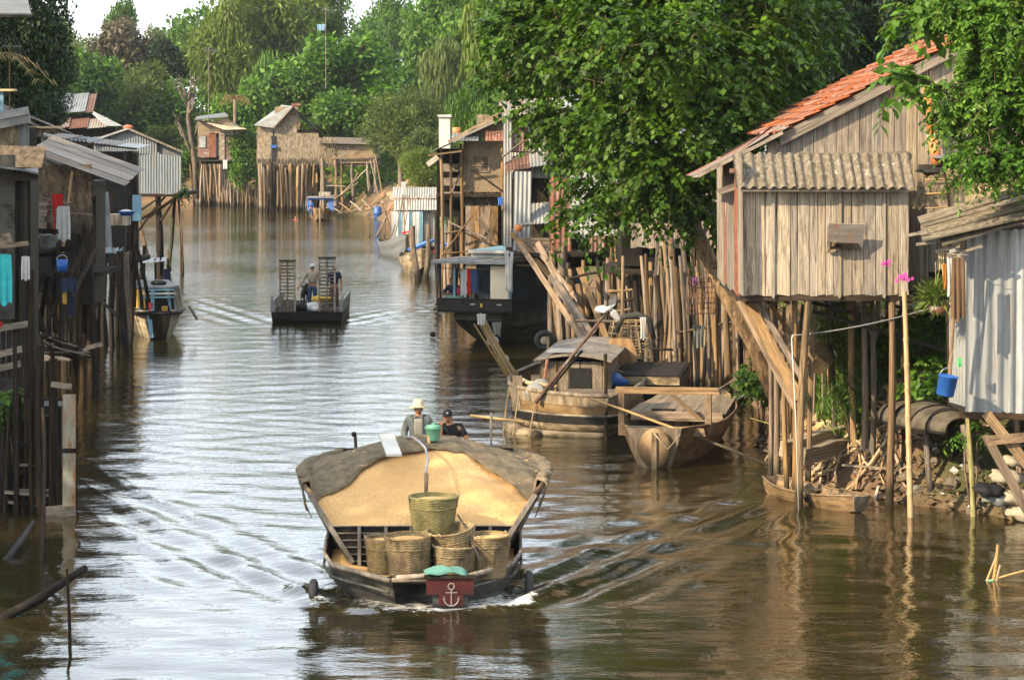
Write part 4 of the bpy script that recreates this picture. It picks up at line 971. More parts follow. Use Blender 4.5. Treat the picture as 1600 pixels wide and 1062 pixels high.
# ================================================================ background trees
UP = np.array([0, 0, 1.0])
tr = tree
FAR = [
 ('pale feathery tree far left against the sky', 'bamboo', 85, 8, 300, 130, 1, lf_mid, 190),
 ('slim pale conical tree highest against the sky behind the brownish one', 'broad', 188, -32, 335, 66, 2, lf_mid, 130),
 ('brownish dry tree with sparse crown on the far left hill', 'broad', 192, 18, 272, 118, 3, lf_brown, 165),
 ('dark rounded tree right of the brownish dry tree', 'broad', 265, 58, 266, 92, 4, lf_dark, 150),
 ('thin olive tree with skyline twigs behind the dark rounded tree', 'twiggy', 262, 22, 310, 90, 5, lf_olive, 120),
 ('bushy mid green tree above the patched tin roof on the left', 'broad', 135, 78, 250, 140, 6, lf_mid, 240),
 ('mid green tree beside the patched tin roof', 'broad', 185, 130, 258, 120, 7, lf_mid, 290),
 ('olive tree on the slope left of the bare tree', 'bamboo', 215, 95, 258, 150, 8, lf_olive, 290),
 ('dense shrub tree behind the bare pale tree', 'broad', 262, 120, 256, 130, 9, lf_mid, 320),
 ('olive bush tree by the water under the bare tree', 'broad', 262, 190, 250, 90, 10, lf_yel, 330),
 ('green bush at the waterside between tin shed and far hut', 'broad', 292, 225, 246, 60, 11, lf_bright, 325),
 ('grey green tree on the far slope under the sky gap', 'twiggy', 120, 45, 285, 120, 12, lf_olive, 180),
 ('tall light green bamboo clump leftmost of the far bank', 'bamboo', 352, -30, 262, 120, 13, lf_yel, 200),
 ('tall light green bamboo clump above the rusty hut', 'bamboo', 425, -70, 268, 190, 14, lf_yel, 160),
 ('light green bamboo clump behind the aerial with blue rag', 'bamboo', 505, -60, 275, 130, 15, lf_mid, 120),
 ('drooping dark green tree above the rusty hut', 'willow', 420, 62, 245, 120, 16, lf_mid, 260),
 ('green tree hanging over the roof of the rusty hut', 'broad', 385, 120, 242, 110, 17, lf_bright, 250),
 ('small bright tree standing between the two far huts', 'broad', 386, 190, 229, 70, 18, lf_bright, 300),
 ('large spreading bright tree above the thatched far hut', 'broad', 545, 38, 234, 220, 19, lf_bright, 215),
 ('leafy tree reaching over the thatched far hut roof', 'broad', 545, 120, 226, 150, 20, lf_mid, 240),
 ('tree left of the spreading bright tree with paler crown', 'broad', 470, 85, 232, 120, 21, lf_mid, 200),
 ('misty pale tree in the gap of sky near the top centre', 'bamboo', 612, -25, 330, 110, 22, lf_mid, 120),
 ('dark green broad tree at top centre', 'broad', 706, -70, 240, 120, 23, lf_bright, 90),
 ('rounded olive tree with hanging twigs right of centre', 'willow', 694, 50, 205, 116, 24, lf_olive, 210),
 ('weeping pale tree behind the tall television mast', 'willow', 772, -70, 170, 130, 25, lf_yel, 190),
 ('weeping dark tree right behind the thatched right house', 'willow', 745, 110, 150, 110, 26, lf_mid, 230),
 ('grey green thorny bush on the earth slope', 'twiggy', 625, 130, 200, 150, 27, lf_olive, 262),
 ('feathery bush above the corrugated waterside shed', 'bamboo', 672, 190, 190, 110, 28, lf_olive, 300),
 ('bush with thin yellow twigs left of the thatched right house', 'twiggy', 655, 215, 175, 90, 29, lf_yel, 300),
 ('tall tree at the top right of centre behind the mast', 'broad', 840, -120, 150, 190, 30, lf_mid, 160),
 ('tree crown filling behind the rusty sheet house', 'broad', 850, 40, 125, 170, 31, lf_mid, 260),
]
for i, (lab, kind, px, yt, Y, w, sd_, mt, yb) in enumerate(FAR):
    far = Y > 150
    tree(lab, 'tree', px, yt, Y, w, kind, 1 + sd_ % 9, mt, ybot=yb, n=(11000 if kind != 'broad' else 8500), leaf={'broad': .105, 'willow': .10, 'bamboo': .10, 'twiggy': .09}[kind] * (1 if far else .85), bark=None)
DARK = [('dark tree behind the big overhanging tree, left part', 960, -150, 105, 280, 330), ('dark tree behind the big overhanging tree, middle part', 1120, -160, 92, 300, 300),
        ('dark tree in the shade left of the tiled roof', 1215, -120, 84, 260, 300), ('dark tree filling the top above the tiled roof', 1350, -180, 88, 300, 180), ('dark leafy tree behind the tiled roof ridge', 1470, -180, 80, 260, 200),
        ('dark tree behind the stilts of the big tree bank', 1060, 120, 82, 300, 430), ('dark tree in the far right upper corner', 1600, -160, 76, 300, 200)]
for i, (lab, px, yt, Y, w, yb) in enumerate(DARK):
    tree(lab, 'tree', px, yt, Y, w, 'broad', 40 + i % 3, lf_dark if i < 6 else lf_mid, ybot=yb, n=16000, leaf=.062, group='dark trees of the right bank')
# a second row behind, so that the bank stays wooded from other places too
for i in range(16):
    px = [60, 150, 330, 560, 660, 760, 900, 1010, 1150, 1280, 1400, 1520, 1620, 1000, 1300, 20][i]; Y = [300, 310, 300, 300, 265, 215, 175, 150, 135, 125, 118, 115, 110, 205, 170, 240][i]
    labs = ['hazy tree of the back row above the left roofs', 'hazy tree of the back row under the skyline gap', 'back row tree behind the leftmost bamboo clump', 'back row tree behind the big spreading tree', 'back row tree behind the olive one', 'back row tree behind the weeping pale tree', 'back row tree above the rusty sheet house', 'back row tree behind the overhanging tree top', 'back row tree above the dark middle tree', 'back row tree left of the roof ridge', 'back row tree above the roof ridge', 'back row tree right of the roof ridge', 'back row tree beyond the right edge', 'far back tree behind the overhanging tree', 'far back tree behind the tiled house', 'back row tree at the left edge of the view']
    tree(labs[i], 'tree', px, [60, 62, -10, 30, -10, -60, -120, -140, -160, -170, -170, -160, -150, -60, -80, 10][i], Y, [110, 120, 150, 170, 150, 170, 190, 210, 230, 230, 240, 240, 240, 200, 240, 160][i], 'broad', 2 + i % 4, lf_mid if i < 6 or i > 14 else lf_dark, ybot=[200, 210, 240, 230, 220, 230, 260, 280, 280, 280, 280, 280, 280, 260, 260, 240][i], n=8500, leaf=.105, group='back row of trees')
# shade giving trees of the left bank (their crowns stand above and left of the picture)
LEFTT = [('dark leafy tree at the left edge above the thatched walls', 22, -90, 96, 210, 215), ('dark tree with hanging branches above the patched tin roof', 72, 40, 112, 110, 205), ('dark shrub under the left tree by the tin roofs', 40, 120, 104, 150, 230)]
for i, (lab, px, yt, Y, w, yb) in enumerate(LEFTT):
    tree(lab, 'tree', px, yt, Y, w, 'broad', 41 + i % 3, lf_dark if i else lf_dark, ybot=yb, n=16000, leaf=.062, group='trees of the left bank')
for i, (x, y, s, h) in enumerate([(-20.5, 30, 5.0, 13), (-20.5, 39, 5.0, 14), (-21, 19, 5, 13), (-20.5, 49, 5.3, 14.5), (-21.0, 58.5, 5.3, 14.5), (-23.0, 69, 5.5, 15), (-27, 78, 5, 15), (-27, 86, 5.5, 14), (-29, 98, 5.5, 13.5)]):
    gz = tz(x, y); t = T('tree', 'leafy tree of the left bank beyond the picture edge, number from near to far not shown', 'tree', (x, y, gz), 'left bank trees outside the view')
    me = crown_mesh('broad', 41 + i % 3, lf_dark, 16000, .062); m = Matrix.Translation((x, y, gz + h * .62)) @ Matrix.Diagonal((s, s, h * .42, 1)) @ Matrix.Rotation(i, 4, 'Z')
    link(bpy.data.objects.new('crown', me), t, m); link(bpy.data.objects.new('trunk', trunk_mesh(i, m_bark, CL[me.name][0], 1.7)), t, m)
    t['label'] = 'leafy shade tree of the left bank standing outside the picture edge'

# ---------------------------------------------------------------- near trees made of leafy twigs
def sprays(lumps, ntw, nl, leaf, wd, tl, droop, seed, flat=.5, bias=(0, 0, .3)):
    rs = np.random.RandomState(seed); lm = np.array(lumps, float); wt = lm[:, 3] * lm[:, 5]; ci = rs.choice(len(lm), ntw, p=wt / wt.sum())
    d = norm(rs.normal(size=(ntw, 3)) + np.array(bias)); rad = rs.uniform(.45, 1.0, ntw) ** .6
    P0 = lm[ci, :3] + d * lm[ci, 3:6] * rad[:, None]
    dr = norm(d * .9 + rs.normal(size=(ntw, 3)) * .55 + np.array([0, 0, -.1])); l = tl * rs.uniform(.5, 1.2, ntw)
    t = (np.arange(nl) + .6) / nl; t = t[None, :] * np.ones((ntw, 1))
    Pt = P0[:, None] + dr[:, None] * (l[:, None] * t)[..., None] - UP * (droop * l[:, None] * t ** 2)[..., None]
    Tg = norm(dr[:, None] - UP * (2 * droop * t)[..., None]); S = norm(np.cross(Tg, UP)); sg = np.where(np.arange(nl) % 2, 1, -1)[None, :, None]
    D = Tg * flat + S * sg * .85 + UP * -.28 + rs.normal(size=Pt.shape) * .22; N = UP * .9 + rs.normal(size=Pt.shape) * .35 + d[:, None] * .4
    n = ntw * nl; L = leaf * rs.uniform(.45, 1.35, n)
    P = Pt.reshape(-1, 3); D = D.reshape(-1, 3); N = N.reshape(-1, 3)
    return P, D, N, L, L * wd, (P0, dr, l)
def near_tree(name, label, base, lumps, mat, ntw, nl, leaf, wd, tl, droop, seed, trunk_pts, trunk_r, bark, nleafobj=0, flat=.5, group='large trees of the right bank'):
    t = T(name, label, 'tree', base, group); rs = np.random.RandomState(seed); main = lumps; lumps = []
    for q in main:
        for _ in range(7):
            d_ = norm(rs.normal(size=3)) * rs.uniform(.5, .85); k_ = rs.uniform(.34, .52); lumps.append((q[0] + d_[0] * q[3], q[1] + d_[1] * q[4], q[2] + d_[2] * q[5], q[3] * k_, q[4] * k_, q[5] * k_))
    P, D, N, L, Wd, tw = sprays(lumps, ntw, nl, leaf, wd, tl, droop, seed, flat)
    if nleafobj:        # the nearest leaves are objects of their own
        depth = P[:, 1] + .25 * np.abs(P[:, 0]) * 0; vis = (P[:, 2] < H + HOR * P[:, 1] / F + .1); o_ = np.argsort(np.where(vis, depth, 1e9)); pick = o_[:nleafobj * 5][::5]
        keep = np.ones(len(P), bool); keep[pick] = False
        me = unit_mesh('leaf', 0, mat)
        for i in pick:
            dd = norm(D[i]); s = norm(np.cross(dd, N[i])); n2 = np.cross(s, dd); m = Matrix(((s[0] * L[i] * .9, n2[0] * L[i], dd[0] * L[i], P[i, 0]), (s[1] * L[i] * .9, n2[1] * L[i], dd[1] * L[i], P[i, 1]), (s[2] * L[i] * .9, n2[2] * L[i], dd[2] * L[i], P[i, 2]), (0, 0, 0, 1)))
            link(bpy.data.objects.new('leaf', me), t, m)
        P, D, N, L, Wd = P[keep], D[keep], N[keep], L[keep], Wd[keep]
    vs, fs = leafcards(P, D, N, L, Wd, rs); o = bpy.data.objects.new('foliage', npmesh('foliage', vs, fs, mat)); link(o, t); o['kind'] = 'stuff'
    b = MB(); b.tube(trunk_pts, trunk_r, 9)
    for lm in main:
        e = V(lm[:3]); k = min(range(len(trunk_pts)), key=lambda q: (V(trunk_pts[q]) - e).length if q > 0 else 99); s = V(trunk_pts[k]); q = s.lerp(e, .5) + V((R.uniform(-.3, .3), R.uniform(-.3, .3), -.2)); rr = trunk_r[k] * .4
        b.tube([s, q, e], [rr, rr * .6, rr * .25], 6)
        for _ in range(4):
            c = e + V([R.uniform(-.9, .9) * lm[3 + a] for a in range(3)]); b.tube([q.lerp(e, .5), e.lerp(c, .5), c], [rr * .35, rr * .2, rr * .08], 4, cap=False)
    P0, dr, l = tw; k = min(len(P0), 900)
    for i in range(k):
        a = V(P0[i]); b.tube([a - V(dr[i]) * .2, a + V(dr[i]) * float(l[i] * .5) - V((0, 0, droop * float(l[i]) * .25)), a + V(dr[i]) * float(l[i] * .95) - V((0, 0, droop * float(l[i]) * .9))], [.010, .007, .003], 3, cap=False)
    b.o('trunk', bark, t, True); return t
def LP(px, py, Y, r, ry=None, rz=None):
    p = W(px, py, Y); k = Y / F; return (p.x, p.y, p.z, r * k, (ry or r * .9) * k, (rz or r * .8) * k)
BIG = [LP(840, 40, 61, 85), LP(800, 110, 62, 45), LP(925, 70, 58, 100), LP(1020, 10, 56, 110), LP(1120, 40, 56, 100), LP(1210, 90, 58, 80), LP(1255, 20, 60, 70), LP(900, 170, 60, 70), LP(990, 140, 56, 95), LP(1090, 150, 55, 95), LP(1165, 170, 57, 70),
       LP(960, 220, 58, 60), LP(1040, 240, 56, 80), LP(1120, 240, 57, 52), LP(945, 285, 60, 48), LP(1010, 295, 57, 62), LP(1085, 290, 57, 56), LP(893, 335, 61, 30), LP(960, 330, 59, 36), LP(1060, 330, 58, 42), LP(888, 235, 62, 34), LP(895, 205, 61, 38),
       LP(1010, -100, 57, 140), LP(1150, -90, 57, 140), LP(900, -90, 60, 120), LP(1040, 60, 53, 75), LP(1100, 345, 60, 32)]
near_tree('overhanging_tree', 'huge dense leafy tree overhanging the boats in the middle of the right bank', (5.9, 57.2, 0), BIG, lf_near, 5600, 13, .165, .36, .75, .55, 5,
          [W(1215, 625, 57), W(1180, 540, 57), W(1140, 470, 57), W(1105, 400, 57.5), W(1060, 300, 57.5), W(1040, 180, 57.5), W(1030, 40, 57.5), W(1020, -80, 57.5)], [.22, .19, .18, .17, .17, .16, .13, .08], m_trunk, 230)
RT = [LP(1525, 105, 43.4, 46), LP(1575, 60, 43, 75), LP(1470, 140, 43, 18), LP(1540, 180, 43, 70), LP(1605, 160, 43, 70), LP(1520, 250, 43, 42), LP(1585, 245, 43, 48), LP(1500, 170, 43.4, 45), LP(1640, 90, 43, 90), LP(1640, 230, 43, 70), LP(1560, -20, 43, 90), LP(1490, -25, 44, 40), LP(1660, -30, 43, 120)]
near_tree('feathery_leaved_tree', 'tree with feathery leaf fronds at the right edge in front of the tiled house', (10.2, 43.8, 3), RT, lf_bright, 3000, 24, .10, .24, .42, .5, 9,
          [V((10.6, 44, 2.6)), V((10.3, 43.8, 5)), V((9.6, 43.6, 7.0)), V((9.0, 43.4, 8.6)), V((9, 43.4, 10))], [.2, .17, .14, .1, .05], m_bark, 120, .35)
RB = [LP(1450, 8, 44, 26, 30, 16), LP(1412, 28, 44.2, 14, 20, 10), LP(1480, -5, 44, 26), LP(1415, 125, 44, 22, 30, 13), LP(1395, 140, 44.2, 14), LP(1500, 5, 44, 40), LP(1450, 128, 44, 12, 16, 8)]
near_tree('broad_leaved_branch_tree', 'broad leaved tree with leafy twigs reaching over the orange tiles', (11, 45, 3), RB, lf_bright, 130, 11, .22, .30, .55, .5, 12,
          [V((11, 45, 3)), V((10.4, 44.8, 6)), V((9.2, 44.4, 8.0)), V((8.0, 44.2, 8.9)), V((7.2, 44.1, 8.9))], [.14, .12, .09, .05, .02], m_bark, 60)

# grass and low plants on the banks
def scatter_blades(name, n, box, dmin, dmax, h, mat, seed, cond=None, wd=.06, lean=.5):
    rs = np.random.RandomState(seed); X = rs.uniform(box[0], box[1], n * 6); Y = rs.uniform(box[2], box[3], n * 6); d = sdist(X, Y); k = (d > dmin) & (d < dmax) & (hn(X * .6, Y * .5, seed) > -.25)
    if cond is not None: k &= cond(X, Y)
    X, Y = X[k][:n], Y[k][:n]; Z = terr(X, Y) - .03; m = len(X); P = np.stack([X, Y, Z], 1); D = UP + rs.normal(size=(m, 3)) * lean; L = h * rs.uniform(.4, 1.2, m) * (1 + Y / 200)
    vs, fs = leafcards(P, D, rs.normal(size=(m, 3)), L, L * wd, rs, 'fold'); o = bpy.data.objects.new(name, npmesh(name, vs, fs, mat)); link(o); o['kind'] = 'stuff'
    o['label'] = name.replace('_', ' ') + ' growing on the muddy river banks'; return o
scatter_blades('bank_grass', 26000, (-2, 16, 42, 120), 1.6, 9, .30, gr_mat, 1, wd=.05)
scatter_blades('far_bank_grass', 16000, (-60, 10, 120, 262), 3.0, 14, .40, gr_mat, 2, wd=.10, lean=.8)
scatter_blades('left_bank_grass', 8000, (-34, -10, 40, 150), 1.5, 9, .35, lf_dark, 3, wd=.06)
def shrub(label, px, py, Y, rpx, mat, n=90, leaf=.14, wd=.3, seed=1, name='shrub', droop=.5, nl=9, group='shrubs on the right bank'):
    lm = [LP(px, py, Y, rpx), LP(px + rpx * .5, py + rpx * .4, Y + .2, rpx * .6), LP(px - rpx * .5, py + rpx * .4, Y, rpx * .6)]
    P, D, N, L, Wd, tw = sprays(lm, n, nl, leaf, wd, .35, droop, seed); rs = np.random.RandomState(seed); vs, fs = leafcards(P, D, N, L, Wd, rs)
    p = W(px, py, Y); t = T(name, label, 'shrub', (p.x, p.y, tz(p.x, p.y)), group); link(bpy.data.objects.new('foliage', npmesh('foliage', vs, fs, mat)), t)
    b = MB(); g_ = V((p.x, p.y, min(p.z - .3, tz(p.x, p.y))))
    for i in range(7): e = p + V([R.uniform(-.7, .7) * rpx * Y / F for _ in range(3)]); b.tube([g_, g_.lerp(e, .5) + V((R.uniform(-.1, .1), 0, .05)), e], [.03, .02, .006], 5)
    b.o('stems', m_bark, t, True); return t
shrub('dark leafy shrub behind the bamboo pole under the tiled house', 1440, 520, 50.5, 55, lf_near, 240, .13, .34, 21)
shrub('bright young shrub above the upturned boat', 1452, 590, 48.5, 34, lf_bright, 110, .15, .30, 22)
shrub('grassy green shrub between the stilts above the baskets', 1330, 500, 51.5, 42, lf_yel, 260, .22, .07, 23, droop=.9)
shrub('leafy shrub right of the thick stilts under the plank wall', 1395, 560, 50.5, 40, lf_near, 150, .13, .3, 24)
shrub('small green plant growing at the mossy post near the upturned boat', 1520, 668, 46.2, 22, lf_bright, 36, .12, .22, 25)
shrub('low shrub in the shade behind the leaning trunk', 1190, 590, 58, 34, lf_near, 110, .14, .3, 26)
shrub('green tuft hanging at the corner of the long roots', 1330, 600, 50.2, 30, gr_mat, 160, .2, .06, 27, droop=.9)
def undergrowth(name, label, n, K, box, dmin, dmax, hmin, hmax, leaf, mat, seed, cond=None):
    rs = np.random.RandomState(seed); X = rs.uniform(box[0], box[1], K * 12); Y = rs.uniform(box[2], box[3], K * 12); d = sdist(X, Y); k = (d > dmin) & (d < dmax)
    if cond is not None: k &= cond(X, Y)
    X, Y = X[k][:K], Y[k][:K]; K = len(X); h = rs.uniform(hmin, hmax, K); ci = rs.choice(K, n, p=h ** 2 / (h ** 2).sum()); dd = norm(rs.normal(size=(n, 3)) + UP * .5); dd[:, 2] = np.abs(dd[:, 2])
    rad = h[ci] * rs.uniform(.6, 1.05, n) * (1 + .25 * np.sin(dd[:, 0] * 6 + ci) * np.cos(dd[:, 1] * 7 + ci)); Z = terr(X, Y)
    P = np.stack([X[ci], Y[ci], Z[ci] - .2], 1) + dd * rad[:, None] * np.array([.8, .8, 1.0]); D = dd + rs.normal(size=(n, 3)) * .6 + UP * -.2; N = norm(dd + UP + rs.normal(size=(n, 3)) * .5); L = leaf * rs.uniform(.6, 1.3, n) * (.7 + h[ci] * .15)
    vs, fs = leafcards(P, D, N, L, L * .33, rs, 'diamond'); o = bpy.data.objects.new(name, npmesh(name, vs, fs, mat)); link(o); o['kind'] = 'stuff'; o['label'] = label; return o
nf = lambda X, Y: ~((X > -16) & (X < -3.5) & (Y < 222) & (Y > 160) & (sdist(X, Y) < 5))
undergrowth('far_undergrowth', 'bright undergrowth along the far bank', 80000, 420, (-62, 8, 135, 290), .6, 45, .9, 3.0, .42, lf_mid, 1, nf)
undergrowth('pale_undergrowth', 'yellowish undergrowth along the far bank', 26000, 130, (-70, 10, 150, 262), 2.6, 30, .8, 2.4, .38, lf_yel, 2, nf)
undergrowth('bank_undergrowth', 'dark green undergrowth behind the right bank houses', 50000, 220, (-4, 26, 50, 150), 3.5, 24, .8, 2.6, .20, lf_near, 3, lambda X, Y: (X - Y * .09 > 2.0) | (Y > 60))
undergrowth('left_undergrowth', 'dark undergrowth behind the left bank houses', 30000, 130, (-50, -12, 40, 165), 5, 22, .8, 2.2, .22, lf_dark, 4)

def litter(name, label, n, box, dmin, dmax, mat, seed, L0=.16, wd=.12):
    rs = np.random.RandomState(seed); X = rs.uniform(box[0], box[1], n * 6); Y = rs.uniform(box[2], box[3], n * 6); d = sdist(X, Y); k = (d > dmin) & (d < dmax); X, Y = X[k][:n], Y[k][:n]; m = len(X)
    P = np.stack([X, Y, terr(X, Y) + rs.uniform(0, .06, m)], 1); a = rs.uniform(0, 6.28, m); D = np.stack([np.cos(a), np.sin(a), rs.uniform(-.1, .5, m)], 1); L = L0 * rs.uniform(.3, 1.6, m)
    vs, fs = leafcards(P, D, UP + rs.normal(size=(m, 3)) * .6, L, L * wd, rs); o = bpy.data.objects.new(name, npmesh(name, vs, fs, mat)); link(o); o['kind'] = 'stuff'; o['label'] = label
litter('driftwood_litter', 'twigs and scraps littering the right bank', 9000, (5, 13, 43, 58), -.2, 4.5, m_post, 2)
litter('leaf_litter', 'dry leaves and rubbish on the right bank', 5000, (5, 13, 43, 58), -.1, 4, m_stone, 3, .13, .5)
litter('pale_scraps', 'pale plastic scraps on the right bank', 260, (6, 12, 44, 52), -.1, 2.5, m_whitec, 5, .12, .5)
scatter_blades('stilt_grass', 7000, (5.5, 9, 50, 56), .7, 5, .34, gr_mat, 7, wd=.04)
# ================================================================ tiled plank house, right bank
YA = 47.3
A = T('plank_house', 'weathered plank house on stilts with orange tiled roof at the right', 'house', (6, 49, 0), 'stilt houses of the right bank')
x0, x1 = (1160 - 800) * YA / F, (1420 - 800) * YA / F; z0, z1 = H - 255 * YA / F, H - 78 * YA / F
plank_wall(A, (x0, YA, z0), (x1 - x0, 0, 0), (0, 0, z1 - z0), .20, m_plank, t=.028, jit=.035, push=.02)
for i in range(3):      # cover battens
    x = x0 + (x1 - x0) * (i + .55 + .2 * (i == 1)) / 3; plank((x, YA - .035, z0 - .06), (x + .01, YA - .035, z1), .05, .02, m_plank, A, 'batten')
MB().box(((x0 + x1) / 2, YA + .07, (z0 + z1) / 2), (x1 - x0 - .02, .05, z1 - z0 - .05)).o('wall_backing', m_plank_dark, A)
# side wall towards the river, red brown sheets
for i in range(7):
    y = YA + .1 + i * .8; plank((x0 - .02, y, z0 - .05 * (i % 2)), (x0 - .04, y, z1 + .4), .78, .03, [m_plank_grey, m_rust, m_plank_grey][i % 3], A, 'side_board', up=(-1, 0, 0))
# awning of big fibre cement waves
aw = T
u0, u1 = (1150 - 800) * 47.0 / F, (1427 - 800) * 47.0 / F; zt = H - 36 * 47.75 / F; zb = H - 88 * 47.0 / F
sheets(A, (u0, 46.98, zb), (u1 - u0, 0, 0), (0, .78, zt - zb), m_fibre, wave=.187, amp=.036, w=1.05, name='awning_sheet', jit=.02)
for k in range(3): plank((u0 + .1, 47.05 + .3 * k, zb - .05 + .26 * k), (u1 - .1, 47.05 + .3 * k, zb - .05 + .26 * k), .05, .04, m_plank_grey, A, 'awning_batten')
# hatch flap
hx0, hx1 = (1291 - 800) * YA / F, (1347 - 800) * YA / F; hz = H - 146 * YA / F

fl = MB().beam((hx0, YA - .22, hz - .19), (hx1, YA - .22, hz - .21), .02, .50, (0, -.45, 1)).o('hatch_flap', m_rust_roof, A)
MB().beam((hx0 + .05, YA - .17, hz - .38), (hx1 - .1, YA - .14, hz - .40), .10, .12).o('hatch_sill', m_plank_dark, A)
plank((hx0 + .03, YA - .05, hz - .50), (hx0 + .13, YA - .30, hz - .30), .05, .04, m_beam, A, 'hatch_prop')
MB().box(((hx0 + hx1) / 2, YA - .028, hz - .2), (hx1 - hx0 - .06, .02, .36)).o('hatch_opening', m_black, A)  # black panel painting the dark of the opening
# gable wall behind
YG = 48.5; kx = YG / F; sl = .514
def roofz(x): return 6.04 + (x - 3.48) * sl
gx0, gx1 = 4.95, 11.0
for i in range(28):
    ww = .22 * R.uniform(.8, 1.15); x = gx0 + i * .218
    if x > gx1: break
    zr = roofz(min(x, 9.0)) - .10 - max(0, (x - 9.0)) * sl
    plank((x, YG + R.uniform(-.012, .012), 3.7 if x > x1 else 5.6), (x, YG, zr), .212, .025, m_plank_grey if x < x1 + .2 else m_plank, A, 'gable_plank')
MB().add([(gx0, YG + .05, 3.7), (gx1, YG + .05, 3.7), (gx1, YG + .05, roofz(7.0)), (9.0, YG + .05, roofz(9) - .12), (gx0, YG + .05, roofz(gx0) - .12)], [(0, 1, 2, 3, 4)]).o('wall_backing', m_plank_dark, A)
plank((4.9, YG - .05, 6.42), (x1 + .15, YG - .05, 6.47), .10, .05, m_plank_grey, A, 'ledger_board', up=(0, -1, 0))
plank((5.05, YG - .16, roofz(5.05) - .12), (9.0, YG - .16, roofz(9.0) - .12), .20, .035, m_plank_grey, A, 'barge_board', up=(0, -1, 0))
# right slope and left slope
dirn = V((1, 0, sl)).normalized(); nrm = V((-sl, 0, 1)).normalized()
MB().add([(4.3, 48.35, roofz(4.3) - .06), (9.0, 48.35, roofz(9) - .06), (9.0, 56.2, roofz(9) - .06), (4.3, 53.0, roofz(4.3) - .06)], [(0, 1, 2, 3)]).o('roof_underside', m_plank_dark, A)
MB().add([(9.0, 48.35, roofz(9) - .02), (13.2, 48.35, roofz(4.8) - .02), (13.2, 56.2, roofz(4.8) - .02), (9.0, 56.2, roofz(9) - .02)], [(0, 1, 2, 3)]).o('far_roof_slope', m_tile, A)
nt_ = 18; dy = (56.3 - 48.28) / nt_
for r_ in range(14):
    s0 = r_ * .285; xa = 4.98 + s0; L_ = .36
    for c_ in range(nt_):
        yc = 48.28 + (c_ + .5) * dy + (.1 if r_ % 2 else 0) + R.uniform(-.015, .015)
        a = V((xa - .03 + R.uniform(-.012, .012), yc, roofz(xa - .03) + .05 + R.uniform(0, .014))); b_ = a + dirn * L_ - nrm * .045
        me = unit_mesh('tile', 0, m_tile); t_ = (b_ - a).normalized(); yv = V((0, 1, 0)); nn = t_.cross(yv) * -1
        if nn.z < 0: nn = -nn
        nn.normalize(); m = Matrix(((yv.x * dy * 1.02, nn.x * .022, t_.x * L_, a.x), (yv.y * dy * 1.02, nn.y * .022, t_.y * L_, a.y), (yv.z, nn.z * .022, t_.z * L_, a.z), (0, 0, 0, 1)))
        link(bpy.data.objects.new('roof_tile', me), A, m)
for i in range(3):   # tin sheets of the low eave
    y = 48.2 + i * .9; m_ = [m_rust_roof, m_rust_roof, m_rust][i % 3]
    b = MB(); P = []
    for f in np.linspace(0, 1, 8):
        x = 3.46 + f * 1.75; P.append([(x, y + g_ * 1.0, roofz(x) + .05 - .10 * math.sin(f * 3.1) * .6 - .06 * (1 - f) ** 2 + .012 * math.sin(g_ * 6 + f * 3) + .012 * (i % 2)) for g_ in (0, .33, .66, 1)])
    b.grid(P); o = b.o('eave_sheet', m_, A); o.modifiers.new('t', 'SOLIDIFY').thickness = .008
b = MB(); b.beam((3.5, 48.2, roofz(3.5) - .0), (5.1, 48.2, roofz(5.1) - .0), .03, .06, (0, 0, 1)); b.o('eave_trim', m_plank_grey, A)
o = MB().add([(4.35, 48.5, roofz(4.35) + .07), (4.9, 48.6, roofz(4.9) + .22), (5.05, 49.3, roofz(5.05) + .16), (4.5, 49.2, roofz(4.5) + .05)], [(0, 1, 2, 3)]).o('loose_sheet', m_rust, A); o.modifiers.new('t', 'SOLIDIFY').thickness = .01
plank((4.1, 48.25, 6.15), (6.0, 48.3, 6.32), .09, .03, m_rust, A, 'eave_tie')
plank((3.9, 48.4, 5.75), (5.8, 48.5, 6.35), .12, .04, m_plank_grey, A, 'brace')
# orange down pipe
pp = W(1452, 175, 48.2); q = W(1464, 258, 48.2)
MB().tube([pp + V((-.05, 0, .5)), pp, pp.lerp(q, .45)], [.085, .085, .088], 10).o('orange_pipe', m_orange, A, True); MB().tube([pp.lerp(q, .43), q], [.10, .10], 10).o('orange_pipe', m_orange, A, True)
MB().tube([pp.lerp(q, .42), pp.lerp(q, .47)], .112, 10).o('pipe_collar', m_white, A, True)
MB().box((7.98, 48.1, H - 62 * 48.2 / F + .0), (.72, .5, .05)).o('ledge', m_concrete, A); MB().box((7.9, 48.3, H - 58 * 48.2 / F + .02), (.45, .3, .10)).o('ledge', m_concrete, A)
